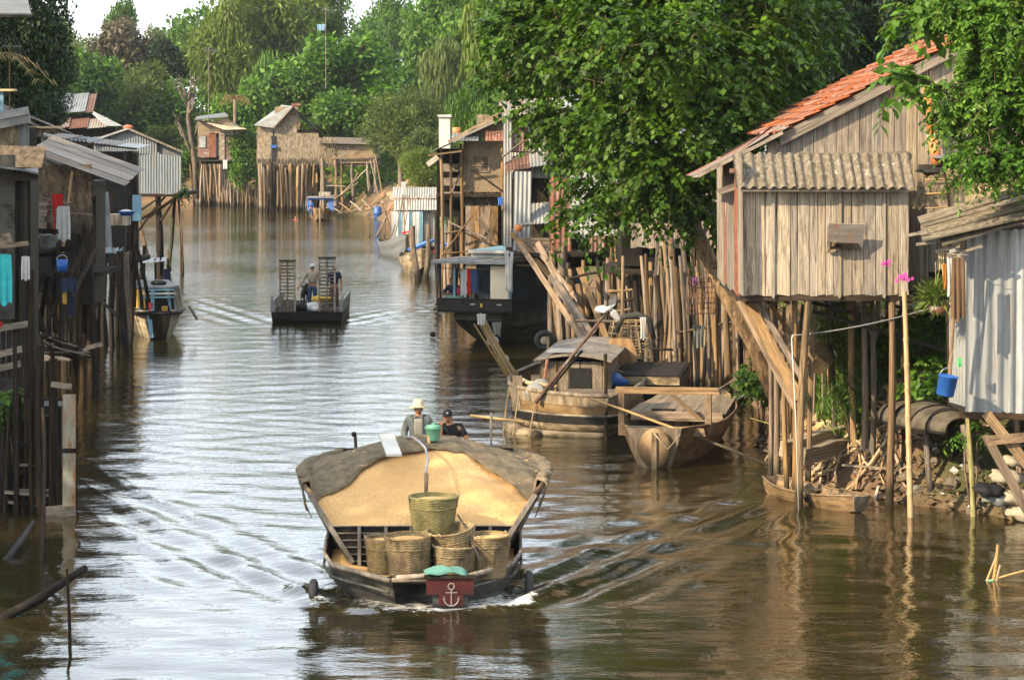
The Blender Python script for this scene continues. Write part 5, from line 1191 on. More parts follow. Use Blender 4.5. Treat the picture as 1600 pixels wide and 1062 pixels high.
# floor joists and stilts
for i in range(9):
    x = x0 + .1 + i * .38; plank((x, YA + .1, z0 - .12), (x, YA + 6, z0 - .12), .07, .12, m_post_dark, A, 'joist', up=(0, 0, 1))
MB().box(((x0 + 9.5) / 2, YA + 4.3, z0 - .03), (9.5 - x0, 8.0, .05)).o('floor', m_plank_dark, A)
plank((x0 - .05, YA + .06, z0 - .06), (x1 + .1, YA + .06, z0 - .06), .12, .09, m_post_dark, A, 'sill_beam')
def Pst(par, tpx, tpy, bpx, bpy_, wpx, mat=m_post, kind='log', name='stilt', dY=0, base=None):
    Yb = F * H / (bpy_ - HOR) if base is None else base; a = W(bpx, bpy_, Yb); b_ = W(tpx, tpy, Yb + dY)
    a = a + (a - b_).normalized() * .45
    return log(a, b_, wpx / 2 * Yb / F, mat, par, name, kind)
for a in [(1211, 462, 1213, 762, 10), (1226, 480, 1231, 774, 8), (1240, 470, 1241, 782, 9), (1270, 472, 1250, 793, 13), (1282, 470, 1262, 770, 9), (1338, 455, 1339, 757, 11), (1350, 455, 1350, 760, 11), (1362, 452, 1360, 764, 9), (1378, 452, 1368, 752, 9), (1390, 455, 1389, 787, 12), (1405, 470, 1366, 640, 9), (1409, 476, 1374, 600, 6),
          (1300, 470, 1306, 745, 8), (1258, 476, 1236, 745, 6), (1198, 480, 1202, 742, 8), (1398, 500, 1400, 768, 6)]:
    Pst(A, *a, mat=R.choice([m_post, m_post, m_post_pale]))
for (a, b_, w_, Y1, Y2, mt) in [((1163, 465), (1249, 625), 18, 48.6, 47.4, m_beam), ((1178, 462), (1252, 590), 9, 48.2, 47.6, m_post), ((1200, 470), (1262, 560), 7, 48.8, 48.4, m_beam), ((1262, 470), (1345, 492), 6, 48.0, 48.0, m_post_dark), ((1270, 486), (1480, 548), 6, 48.6, 48.6, m_post_dark), ((1155, 470), (1245, 640), 12, 49.0, 48.2, m_beam)]:
    p = W(a[0], a[1], Y1); q = W(b_[0], b_[1], Y2); plank(p, q, w_ * 48 / F, .09, mt, A, 'brace')
plank(W(1243, 745, 48.3), W(1262, 780, 47.1), .12, .1, m_post, A, 'brace')
for (a, b_, y1, y2) in [((1222, 704), (1338, 668), 49.0, 51.5), ((1252, 712), (1345, 690), 48.6, 51.0)]:
    o = plank(W(*a, y1), W(*b_, y2), .14, .30, m_plank, None, 'landing_plank', up=(0, -.3, 1)); tag(o, ['upper wide plank sloping from the stilts up to the root covered bank', 'lower heavy plank edge under the sloping landing plank'][y1 < 49], 'plank', 'landing planks')
for i in range(22):
    px = R.uniform(1222, 1405); yb_ = R.uniform(700, 748); Pst(A, px + R.uniform(-14, 14), R.choice([470, 470, 560, 620]), px, yb_, R.uniform(3.5, 7), mat=R.choice([m_post, m_post_pale, m_post_dark]))
# bamboo pole, plastic pipe, cable
o = log(W(1423, 815, 45.8), W(1409, 456, 46.6), 4.6 * 46 / F, m_bamboo, None, 'bamboo_pole', 'bamboo'); tag(o, 'long pale bamboo pole standing in the water before the plank wall', 'pole')
o = MB().tube([W(1248, 800, 46.6), W(1243, 650, 46.7), W(1237, 530, 46.9), W(1238, 524, 46.9), W(1262, 522, 47.2)], .011, 6).o('plastic_pipe', m_white, None, True); tag(o, 'thin white plastic pipe bent at the top beside the front stilts', 'pipe')
o = rope(W(1262, 522, 47.2), W(1465, 478, 47.4), .014, m_grey_metal, None, 'cable', .06); tag(o, 'grey cable strung from the white pipe to the hanging plant', 'cable')

# middle lean-to with thatch
Bm = T('thatched_leanto', 'pale plywood lean-to with a ragged thatch tuft between the plank house and the tin shack', 'shed', (8.4, 47, 2), 'stilt houses of the right bank')
batten_wall(Bm, W(1480, 352, 47.4), V((2.6, .3, 0)), V((0, 0, 1.05)), .40, m_ply, name='plywood_board', jit=.01)
thatch(Bm, W(1432, 300, 47.3), V((.9, 0, .25)), V((.1, .1, .28)), m_thatch, 900, .42, 'thatch_tuft', .14, False, (-.5, -.3, -1))
thatch(Bm, W(1448, 345, 47.35), V((.40, 0, 0)), V((0, 0, .75)), m_thatch, 420, .3, 'thatch_panel', .05, True)
for k in range(3): log(W(1446, 325 - 22 * k, 47.25), W(1486, 322 - 22 * k, 47.25), .014, m_bamboo, Bm, 'lath')
log(W(1486, 360, 47.2), W(1475, 262, 47.2), .022, m_post_dark, Bm, 'corner_pole')
Pst(Bm, 1412, 462, 1412, 700, 8, m_post_dark, base=48.5); Pst(Bm, 1484, 380, 1488, 740, 14, m_post_dark, base=47.8)
MB().box((9.4, 48.6, 4.2), (3.0, 2.4, .08)).o('floor', m_plank_dark, Bm)
MB().box((9.4, 48.6, 6.42), (3.0, 2.8, .05)).o('roof', m_tin_grey, Bm)

# corrugated shack at the right edge
YB = 44.0
S = T('tin_shack', 'corrugated tin shack on stilts cut by the right picture edge', 'house', (8.6, 45, 0), 'stilt houses of the right bank')
p0 = W(1508, 642, YB); 
sheets(S, p0, V((2.4, -.15, 0)), W(1508, 362, YB) - W(1508, 640, YB) + V((.06, 0, 0)), m_tin_blue, wave=.19, amp=.028, w=.76, name='corrugated_sheet', jit=.06)
sheets(S, W(1483, 628, 46.6), V((.42, -2.4, 0)), W(1483, 392, 46.6) - W(1483, 628, 46.6), m_tin_blue, wave=.15, amp=.02, w=1.2, jit=.02)
MB().box((9.2, 45.6, 3.75), (1.9, 2.6, 2.9)).o('wall_backing', m_plank_dark, S)
for i, (a, b_, yy_) in enumerate([((1436, 345), (1640, 285), 43.4), ((1445, 362), (1640, 308), 43.2), ((1470, 378), (1640, 330), 43.0)]):
    plank(W(a[0], a[1], yy_ + .5), W(b_[0], b_[1], yy_ + .4), .32, .035, m_fibre, S, 'roof_board', up=(0, -.35, 1))
for i in range(7): plank(W(1440, 347 + i * 4, 45.8 - i * .38), W(1640, 290 + i * 6, 45.6 - i * .38), .42, .03, m_fibre, S, 'roof_board', up=(.1, -.25, 1))
for i, (a, b_) in enumerate([((1416, 368), (1450, 362)), ((1432, 382), (1462, 378)), ((1462, 392), (1500, 384)), ((1480, 400), (1535, 384))]): plank(W(*a, 43.6), W(*b_, 43.4), .05, .04, m_plank_grey, S, 'rafter_end')
for a in [(1512, 648, 1520, 806, 9), (1537, 655, 1537, 772, 8), (1456, 655, 1457, 786, 10), (1494, 640, 1494, 770, 8), (1585, 640, 1592, 800, 12)]: Pst(S, *a, mat=m_post if a[4] != 9 else m_bamboo_green)
for a in [((1540, 645), (1640, 770), 16, 43.8, 43.6), ((1540, 680), (1640, 860), 14, 44.4, 43.6)]: plank(W(*a[0], a[3]), W(*a[1], a[4]), a[2] * 44 / F, .1, m_beam, S, 'diagonal_brace')
plank(W(1542, 688, 43.6), W(1640, 680, 43.6), .16, .05, m_beam, S, 'cross_beam'); plank(W(1500, 648, 43.9), W(1640, 652, 43.7), .10, .1, m_post_dark, S, 'sill_beam')
for i in range(4): plank(V((8.1 + i * .6, 44.2, 1.95)), V((8.1 + i * .6, 47, 1.95)), .3, .05, m_plank_dark, S, 'floor_board', up=(0, 0, 1))
# hanging things by the shack
cloth('trousers', m_brownc, None, W(1497, 402, 43.3), .22, 1.05, 'brown trousers hanging on the line beside the tin shack', 'trousers', taper=1.1, seed=3)
cloth('white_shirt', m_whitec, None, W(1487, 395, 43.6), .17, .75, 'white and pink cloth hanging behind the brown trousers', 'shirt', taper=.8, seed=4)
cloth('orange_cloth', solid('orange_cloth', (.7, .3, .06)), None, W(1476, 412, 43.8), .09, .42, 'orange cloth strip hanging beside the white one', 'cloth', taper=.8, seed=5)
cloth('yellow_cloth', solid('yellow_pattern_cloth', (.6, .5, .3)), None, W(1469, 388, 43.9), .12, .36, 'pale yellow rag hanging leftmost under the board roof', 'cloth', taper=.9, seed=6)
o = rope(W(1462, 392, 43.7), W(1512, 398, 43.3), .006, m_rope, None, 'clothes_line', .02); tag(o, 'short clothes line under the board roof of the tin shack', 'line')
log(W(1492, 400, 43.5), W(1484, 590, 43.7), .03, m_beam, S, 'corner_pole')
t = T('bucket', 'blue plastic bucket hanging from a string beside the tin shack', 'bucket')
MB().lathe([(.13, 0), (.15, .02), (.165, .33), (.175, .335), (.175, .35), (.16, .35), (.14, .03), (0, .03)], 22).o('bucket_body', m_bluec, t, True); MB().tube([(.16 * math.cos(a), 0, .35 + .14 * math.sin(a)) for a in np.linspace(0, math.pi, 9)], .006, 5).o('handle', m_metal, t, True)
p = W(1476, 618, 43.4); place(t, p, .3, .12, .15)
o = rope(p + V((.05, 0, .45)), W(1490, 545, 43.5), .006, m_rope, None, 'bucket_string', 0); tag(o, 'string holding the blue bucket', 'string')
cloth('green_rag', solid('green_rag', (.1, .6, .15)), None, W(1499, 558, 43.5), .07, .16, 'small bright green rag at the corner of the tin shack', 'cloth', taper=1, seed=8)
# hanging fern and orchids
t = T('hanging_plant', 'potted plant with long green leaves hanging left of the clothes', 'plant', W(1462, 485, 45.5))
rs = np.random.RandomState(4); c = np.array(W(1460, 465, 45.5)); n = 420; d = norm(rs.normal(size=(n, 3)) + UP * .5); P = c + d * rs.uniform(0, .34, (n, 1)) * np.array([1, 1, .8])
vs, fs = leafcards(P, d + rs.normal(size=(n, 3)) * .3, UP + rs.normal(size=(n, 3)) * .4, rs.uniform(.12, .26, n), np.full(n, .014), rs); link(bpy.data.objects.new('foliage', npmesh('foliage', vs, fs, lf_yel)), t)
MB().lathe([(.09, 0), (.15, .03), (.19, .15), (.17, .16), (.0, .14)], 14).o('pot', m_rust, t, True, Matrix.Translation(W(1468, 492, 45.5))); rope(W(1462, 462, 45.5) + V((0, 0, .6)), W(1462, 480, 45.5), .006, m_rope, t, 'string', 0)
t = T('orchid', 'pink orchid sprays on thin stems before the lower right of the plank wall', 'flower', W(1415, 462, 46.7))
for (px, py, n) in ((1390, 411, 9), (1411, 435, 17), (1418, 432, 8)):
    b = MB(); c = W(px, py, 46.6)
    for i in range(n):
        q = c + V((R.uniform(-.13, .13), R.uniform(-.05, .05), R.uniform(-.05, .05)))
        for k in range(5): 
            a = k * 1.256 + i; b.sphere(q + V((math.cos(a) * .02, -.01, math.sin(a) * .02)), .013, 5, 4, (1, .4, 1))
    b.o('petals', m_pink, t, True)
MB().tube([W(1421, 462, 46.9), W(1418, 440, 46.7), W(1404, 424, 46.6), W(1388, 410, 46.6)], .006, 4).o('stem', lf_bright, t, True)

# upturned boat, roots, rubble
t = T('upturned_boat', 'dark upturned rowing boat lying on posts on the right bank', 'boat', W(1450, 660, 47.5)); P = []
a0 = W(1398, 648, 48.8); a1 = W(1503, 672, 46.2) 
for i in range(13):
    f = i / 12; c = a0.lerp(a1, f); hw = .62 * math.sin(math.pi * (.16 + .70 * f)) ** .7; hh = .42 * math.sin(math.pi * (.2 + .62 * f)) ** .6
    ax = (a1 - a0).normalized(); sx = V((-ax.y, ax.x, 0)).normalized()
    P.append([c + sx * (hw * math.cos(q)) + V((0, 0, hh * math.sin(q) ** .8 - .05)) for q in np.linspace(0, math.pi, 13)])
b = MB().grid(P); o = b.o('hull', mk('tarred_hull', (.045, .038, .028), (.12, .10, .07), (3, 3, 3), rnd=0, bump=.5), t, True); o.modifiers.new('t', 'SOLIDIFY').thickness = .03
for i in (2, 5, 8, 10): MB().tube([p + V((0, 0, .015)) for p in P[i]], .02, 5).o('rib', m_plank_dark, t, True)
for sgn in (0, -1): MB().tube([r[sgn] for r in P], .03, 5).o('gunwale', m_plank_dark, t, True)
MB().beam(a1 + V((0, 0, .1)), a1 + V((.12, -.1, -.55)), .36, .04, (1, 0, 0)).o('transom_board', m_plank_grey, t)
rootT = T('tree_roots', 'tangle of pale exposed roots covering the bank under the plank house', 'roots', W(1290, 620, 50)); 
rr_ = random.Random(5)
for i in range(90):
    px, py = rr_.uniform(1245, 1400), rr_.uniform(520, 600); b = MB(); pts = []; x = (px - 800) * 52 / F; y = rr_.uniform(50.0, 54.5)
    ang = rr_.uniform(-1.0, 1.0); xx = x; yy2 = y
    for k in range(9):
        z = tz(xx, yy2) + .08 + .14 * math.sin(k * 1.3 + i) * rr_.random(); pts.append((xx, yy2, z)); xx += .32 * math.sin(ang) * -1.0 + rr_.uniform(-.08, .08); yy2 -= .32 * math.cos(ang); ang += rr_.uniform(-.55, .5)
        if z < -.1: break
    if len(pts) > 2:
        r0 = rr_.uniform(.02, .075); b.tube(pts, [r0 * (1 - .75 * k / len(pts)) for k in range(len(pts))], 6); b.o('root', m_root, rootT, True)
bk = [('tilted empty woven basket lying on the roots under the plank house', .24, .30, .42, m_basket, (1292, 572, 50.9), (-.25, -.75)), ('greenish woven basket behind the tilted one on the bank', .24, .30, .42, m_basket_g, (1334, 556, 51.4), (-.3, .9))]
for lab, a, c, h_, mt, (px, py, Yq), (rx, ry) in bk:
    o = basket(lab, a, c, h_, mt, 'woven baskets on the bank', False, 22); q = W(px, py, Yq); place(o, q, .4, rx, ry)
def rock(b, c, s, rs_):
    n, m = 7, 5; P = []
    for i in range(m + 1):
        th = math.pi * i / m; P.append([(c[0] + math.sin(th) * math.cos(6.283 * j / n) * s[0] * rs_.uniform(.75, 1.15), c[1] + math.sin(th) * math.sin(6.283 * j / n) * s[1] * rs_.uniform(.75, 1.15), c[2] - math.cos(th) * s[2] * rs_.uniform(.8, 1.1)) for j in range(n)])
    b.grid(P, True)
def stones(name, label, n, bx, dm, dM, smin, smax, mat, group, seed, cat='stone'):
    rs_ = random.Random(seed); k = 0; tr_ = 0
    vars_ = []
    for v_ in range(5):
        b = MB(); rock(b, (0, 0, 0), (1, .8, .6), rs_); vars_.append(b.mesh(name, mat))
    while k < n and tr_ < n * 60:
        tr_ += 1; x = rs_.uniform(bx[0], bx[1]); y = rs_.uniform(bx[2], bx[3]); d = float(sdist(np.array([x]), np.array([y]))[0])
        if not (dm < d < dM): continue
        s = rs_.uniform(smin, smax); o = bpy.data.objects.new(name, vars_[k % 5]); link(o); place(o, (x, y, tz(x, y) + s * .25), rs_.uniform(0, 6), rs_.uniform(-.4, .4), rs_.uniform(-.4, .4), s); tag(o, label, cat, group); k += 1
stones('bank_stone', 'rough brown stone among the rubble at the foot of the right bank', 90, (5, 11.5, 43, 53), -.25, 1.6, .07, .22, m_stone, 'rubble stones along the waterline', 3)
stones('bank_stone', 'ochre earth boulder on the far clay slope right of the blue boat', 36, (-14, -5, 165, 212), .3, 5, .3, .9, m_earth_m, 'clay boulders on the far slope', 4)
# driftwood and broken boards
for i in range(34):
    x = R.uniform(6.0, 9.6); y = R.uniform(45.8, 50.5); 
    if float(sdist(np.array([x]), np.array([y]))[0]) < -.3: continue
    z = tz(x, y) + .08; a = R.uniform(0, 3.14); L = R.uniform(.3, 1.0); o = plank((x, y, z), (x + L * math.cos(a), y + L * math.sin(a) * .6, z + R.uniform(.0, .3)), R.uniform(.04, .12), .03, R.choice([m_plank, m_post_pale, m_plank_grey]), None, 'broken_board', up=(0, 0, 1))
    tag(o, 'broken board lying in the driftwood heap behind the little dugout boat', 'board', 'driftwood boards')
for i, (px, py, s, m_) in enumerate([(1575, 745, .28, m_beige), (1590, 775, .34, m_beige), (1560, 778, .26, m_greyc), (1600, 800, .30, m_beige), (1545, 765, .24, m_blackc), (1585, 720, .2, m_beige)]):
    p = W(px, py, 45.6 - i * .05); labs = ['topmost pale sandbag under the diagonal braces', 'large pale sandbag in the middle of the heap at the right edge', 'grey sandbag at the left of the heap', 'sandbag lowest at the waterline on the right edge', 'black bag beside the grey sandbag', 'small pale bag behind the sandbag heap']
    b = MB().sphere((0, 0, 0), 1, 24, 14); b.v = [(x * s * 1.2 * (1 + .12 * math.sin(z * 9 + y * 7)), y * s * .9 * (1 + .15 * math.sin(x * 8 + i)), math.copysign(abs(z) ** .6, z) * s * .38 * (1 + .2 * math.sin(x * 6 + i) + .12 * math.sin(y * 11 + x * 9))) for x, y, z in b.v]; o = b.o('sandbag', m_, None, True); tag(o, labs[i], 'sandbag', 'sandbags at the waterline'); place(o, (p.x, p.y, max(p.z, tz(p.x, p.y) * .8)), R.uniform(-.5, .5), .2, .1)
# sticks in the foreground water
t = T('mooring_stake', 'bundle of short bamboo stakes tied with green string in the water at lower right', 'stake', G(1552, 905))
def GZ(px, py, base): Yq = F * H / (base - HOR); return W(px, py, Yq)
for (a, b_, w_) in [((1552, 915), (1556, 850), 6), ((1540, 912), (1555, 868), 4), ((1556, 912), (1562, 882), 5), ((1543, 908), (1620, 885), 4)]: log(GZ(*a, 907), GZ(*b_, 907), w_ / 2 * 39 / F, m_bamboo, t, 'bamboo_stake', 'bamboo')
MB().tube([GZ(1548, 906, 907) + V((.05 * math.cos(a), .05 * math.sin(a), .0)) for a in np.linspace(0, 6.28, 11)], .014, 5).o('green_string', m_green_pl, t, True)
# little dugout boat
def strake_boat(t, L, Wd, D, mat, sheer=(.25, .18), n=4, ends=(.35, .55), th=.02, bottom=True, thw=(0.3, .55, .8), inmat=None):
    """open plank boat, near end at y=0 heading -y; strakes are separate planks"""
    st = 13
    def sec(f, g_):      # f along, g 0 bottom..1 gunwale
        e = (1 - (1 - ends[0]) * (1 - min(1, f / .4)) ** 2) * (1 - (1 - ends[1]) * (1 - min(1, (1 - f) / .4)) ** 2)
        hw = Wd / 2 * e * (.55 + .45 * g_ ** .8); zt = D + sheer[0] * (1 - f) ** 3 * 1.0 + sheer[1] * f ** 3; zb = sheer[0] * .8 * max(0, 1 - f / .25) ** 2 + sheer[1] * .7 * max(0, 1 - (1 - f) / .25) ** 2
        return hw, zb + (zt - zb) * g_, f * L - (sheer[0] * .6 * g_ if f < .05 else 0)
    for sg in (-1, 1):
        for k in range(n):
            g0, g1 = k / n, (k + 1.04) / n; R1 = []; R2 = []
            for i in range(st):
                f = i / (st - 1); 
                for RR, off in ((R1, 0), (R2, -th)):
                    pass
                h0 = sec(f, g0); h1 = sec(f, min(g1, 1)); R1.append(((sg * h0[0], h0[2], h0[1]), (sg * h1[0] * 1.005, h1[2], h1[1]))); R2.append(((sg * (h0[0] - th), h0[2], h0[1]), (sg * (h1[0] - th), h1[2], h1[1])))
            b = MB(); b.grid([[r[0] for r in R1], [r[1] for r in R1]], flip=sg > 0); b.grid([[r[0] for r in R2], [r[1] for r in R2]], flip=sg < 0); b.grid([[r[1] for r in R1], [r[1] for r in R2]]); b.o('hull_plank', mat, t)
        MB().tube([(sg * (sec(i / 12, 1)[0] - .01), sec(i / 12, 1)[2], sec(i / 12, 1)[1] + .01) for i in range(13)], .024, 5).o('gunwale', mat, t, True)
    b = MB(); b.grid([[(-sec(i / 12, 0)[0], sec(i / 12, 0)[2], sec(i / 12, 0)[1]) for i in range(13)], [(sec(i / 12, 0)[0], sec(i / 12, 0)[2], sec(i / 12, 0)[1]) for i in range(13)]]); b.o('bottom', mat, t)
    for f in (0, 1):
        q = [sec(f, g_) for g_ in (0, .5, 1)]; y_ = q[0][2]; b = MB(); ring = [(-a, c, z) for a, z, c in q] + [(a, c, z) for a, z, c in q[::-1]]; b.add(ring, [(0, 1, 4, 5), (1, 2, 3, 4)]); o = b.o('end_board', inmat or mat, t); o.modifiers.new('t', 'SOLIDIFY').thickness = .03
    for f in thw:
        h0 = sec(f, .85); MB().box((0, h0[2], h0[1]), (h0[0] * 2 - .02, .18, .03)).o('thwart', inmat or mat, t)
    for f in np.linspace(.12, .88, 7):
        pts = [(sg * (sec(f, g_)[0] - .035), sec(f, g_)[2], sec(f, g_)[1] + .01) for sg, g_ in ((-1, 1), (-1, .5), (-1, .02), (1, .02), (1, .5), (1, 1))]; MB().tube(pts, .016, 4).o('rib', inmat or mat, t)
    return sec
t = T('dugout_boat', 'small weathered wooden rowing boat moored between the front stilts', 'rowing boat', (0, 0, 0)); strake_boat(t, 3.0, .86, .26, m_hull_brown, (.14, .12), 4, (.42, .4), thw=(.33, .62), inmat=m_boatwood)
p = G(1343, 802); place(t, (p.x, p.y + .1, -.08), .46)
# ================================================================ middle distance, right bank
def tops(t, pts, Y, mat, w=8, name='stilt', jitter=0):
    """stilts given as (top px, top py, bottom px, bottom py) at depth Y"""
    for p in pts:
        Yb = Y + (p[4] if len(p) > 4 else 0); a = W(p[2], p[3], Yb); b_ = W(p[0], p[1], Yb)
        if a.z > -.4 and abs(a.z) < 1.2: a.z = -.5
        log(a, b_, w * R.uniform(.75, 1.2) / 2 * Yb / F, mat if not isinstance(mat, list) else R.choice(mat), t, name)
def forest(t, px0, px1, ytop, ybase0, ybase1, n, mats, w=8, lean=12, group=None, ysp=3.0, tv=25):
    """a crowd of stilts standing in the shallows between two columns"""
    for i in range(n):
        f = (i + R.uniform(.1, .9)) / n; px = px0 + (px1 - px0) * f; yb = ybase0 + (ybase1 - ybase0) * f; Yq = F * H / (yb - HOR) + R.uniform(0, ysp); base = W(px, 0, Yq); x = base.x
        lz = R.uniform(-lean, lean); top = W(px + lz, ytop + R.uniform(-tv, tv), Yq + R.uniform(-.5, .5)); b0 = V((x, Yq, min(-.4, tz(x, Yq) - .2) if tz(x, Yq) < .3 else tz(x, Yq) - .3))
        log(b0, top, w * R.uniform(.6, 1.25) / 2 * Yq / F, R.choice(mats), t, 'stilt')
pale = [m_post, m_post_pale, m_post_pale, m_beam, m_post_dark]
# house E behind the overhanging tree
E = T('stilt_house', 'tin and board house hidden behind the overhanging tree on a crowd of stilts', 'house', (5, 70, 0), 'stilt houses of the right bank')
p = W(905, 410, 74); q = W(1180, 410, 68)
plank_wall(E, W(985, 385, 72), V((3.6, -1, 0)), V((0, 0, 2.4)), .25, m_plank_grey, name='wall_plank', jit=.05)
sheets(E, W(890, 365, 76.5), V((1.6, -1.2, 0)), V((0, 0, 1.9)), m_tin_blue, wave=.15, amp=.02, name='corrugated_sheet')
MB().box((5.4, 74.5, 4.2), (4.6, 4.5, 2.2)).o('wall_backing', m_plank_dark, E)
sheets(E, W(950, 250, 71), V((4.4, -1, 0)), V((.3, 4, 1.0)), m_tin_grey, wave=.15, amp=.02, name='roof_sheet')
MB().box((5.2, 74.0, 2.95), (5.0, 5.0, .12)).o('floor', m_post_dark, E)
forest(E, 905, 1000, 425, 560, 592, 22, pale, 9, 14); forest(E, 1000, 1100, 430, 590, 622, 34, pale, 9, 16); forest(E, 1090, 1190, 440, 618, 640, 24, pale, 9, 14); forest(E, 940, 1195, 385, 560, 612, 62, [m_post, m_post_dark, m_post, m_post_pale], 7, 16, ysp=6); forest(E, 990, 1190, 375, 590, 636, 26, [m_post_pale, m_post], 7, 22, ysp=2)
for (a, b_, Y1, Y2, w_) in [((800, 362), (930, 560), 84, 72, 9), ((815, 362), (905, 470), 84, 78, 7), ((860, 430), (945, 570), 78, 70, 9), ((870, 440), (925, 520), 77, 71, 8), ((905, 420), (960, 560), 76, 70, 9), ((840, 380), (890, 470), 80, 76, 10)]:
    plank(W(*a, Y1), W(*b_, Y2), w_ * 75 / F, .08, m_beam, E, 'diagonal_beam')
for i, (a, b_) in enumerate([((890, 436), (938, 428)), ((900, 500), (990, 505)), ((1000, 545), (1180, 552)), ((1010, 590), (1120, 595)), ((950, 455), (988, 452)), ((955, 470), (990, 468)), ((950, 485), (985, 483)), ((1060, 520), (1190, 500)), ((900, 540), (960, 545))]):
    Yq = 69 - i * .3; log(W(*a, Yq), W(*b_, Yq), .04, R.choice(pale), E, 'cross_pole')
for px in (1046, 1062, 1100, 1003, 972, 1120): log(W(px, 400, 66), W(px + R.uniform(-14, 14), 612, 65.5), .045, m_post_pale, E, 'long_pole')
# lattice gate
Gt = T('lattice_gate', 'rusty iron lattice panel hung between the stilts right of the boats', 'lattice', W(1095, 490, 64))
for i in range(9): MB().tube([W(1075 + i * 5.2, 432, 64), W(1073 + i * 5.4, 492, 64)], .012, 4).o('bar', m_rust, Gt)
for i in range(8): MB().tube([W(1073, 434 + i * 8, 64.02), W(1117, 432 + i * 8.2, 64.02)], .012, 4).o('bar', m_rust, Gt)
cloth('pale_bundle', m_greyc, None, W(1092, 508, 64.5), .30, .55, 'pale grey bag hanging among the stilts under the lattice panel', 'bag', seed=5)
cloth('purple_cloth', solid('purple_cloth', (.25, .12, .22)), None, W(1085, 432, 63.9), .22, .22, 'dull purple cloth on top of the lattice panel', 'cloth', seed=6)
cloth('white_bag', m_whitec, None, W(1045, 565, 66), .2, .3, 'small white bag hanging low among the stilts', 'bag', seed=7)

# rusty sheet house C
C = T('rusty_house', 'two storey house of patched rusty corrugated sheets behind the leafy branches', 'house', (1.3, 85, 0), 'stilt houses of the right bank')
def Wr(px, py, Y=84): return W(px, py, Y)
MB().box((1.6, 87.2, 4.9), (3.6, 5.6, 4.9)).o('wall_backing', m_plank_dark, C)
sheets(C, Wr(797, 236), V((1.7, 0, 0)), Wr(797, 180) - Wr(797, 236), m_tin, wave=.12, amp=.018, mats=[m_tin, m_tin, m_rust], rows=2, w=.55)
sheets(C, Wr(797, 278, 84), V((2.0, 0, 0)), Wr(797, 240, 84.2) - Wr(797, 278, 84), m_tin, wave=.12, amp=.018, w=.6, mats=[m_tin, m_tin_blue])
sheets(C, Wr(786, 385, 83.8), V((.28, 0, 0)), Wr(786, 170, 83.8) - Wr(786, 385, 83.8), m_tin, wave=.1, amp=.014, w=.3, rows=2)
sheets(C, Wr(790, 268, 83.2), V((2.3, 0, .45)), V((0, .9, .45)), m_tin, wave=.12, amp=.018, name='awning_sheet', mats=[m_tin, m_rust])
sheets(C, Wr(780, 182, 83.3), V((2.6, 0, .22)), V((0, 1.5, .5)), m_tin, wave=.12, amp=.018, name='roof_sheet', mats=[m_tin, m_rust_roof])
sheets(C, Wr(806, 352, 83.0), V((1.3, 0, .12)), V((0, 1.0, .62)), m_rust, wave=.12, amp=.018, name='awning_sheet', mats=[m_rust, m_tin])
sheets(C, Wr(801, 390, 83), V((.55, 0, 0)), Wr(806, 270, 83.2) - Wr(801, 390, 83), m_tin_blue, wave=.14, amp=.02, w=.6)
plank_wall(C, Wr(822, 372), V((.75, 0, 0)), V((0, 0, 1.0)), .2, m_post, name='wall_plank')
sheets(C, Wr(858, 392, 81), V((.70, 0, 0)), V((0, 0, 2.3)), m_rust, wave=.14, amp=.02, w=.4); sheets(C, Wr(893, 372, 80.5), V((.46, 0, 0)), V((0, 0, 1.6)), m_tin, wave=.12, amp=.02, w=.5); sheets(C, Wr(920, 392, 80.4), V((.5, 0, 0)), V((0, 0, 1.4)), m_rust, wave=.12, amp=.02, w=.5)
batten_wall(C, Wr(812, 398, 82.6), V((1.0, 0, 0)), V((0, 0, .55)), .13, m_post_pale, name='rail_board', jit=.1)
MB().box((1.4, 84.3, 2.95), (3.0, 5.0, .12)).o('floor', m_post_dark, C)
log(Wr(785, 245, 83), Wr(845, 200, 82.8), .035, m_beam, C, 'leaning_pole'); log(Wr(790, 255, 83), Wr(835, 238, 82.8), .03, m_post, C, 'leaning_pole')
forest(C, 857, 900, 418, 545, 556, 12, [m_beam, m_post_pale, m_post], 13, 6, tv=40, ysp=1.2)
forest(C, 788, 860, 385, 500, 520, 16, [m_post, m_post_dark, m_post_pale], 8, 8, ysp=4)
for (a, b_, Y1, Y2, w_) in [((800, 365), (868, 440), 83, 81, 8), ((822, 385), (880, 455), 83, 80.5, 8), ((830, 372), (905, 480), 83, 79, 7)]: plank(W(*a, Y1), W(*b_, Y2), w_ * 82 / F, .07, m_beam, C, 'diagonal_beam')
for k in range(3): log(Wr(806, 398 + k * 8, 82.5), Wr(858, 396 + k * 9, 82), .035, m_post_pale, C, 'cross_pole')
MB().lathe([(.10, 0), (.14, .2), (.12, .2), (0, .18)], 12).o('flower_pot', m_orange, None, True); o = bpy.data.objects['flower_pot']; tag(o, 'orange flower pot on the ledge of the rusty sheet house', 'pot'); place(o, Wr(810, 362, 82.6))

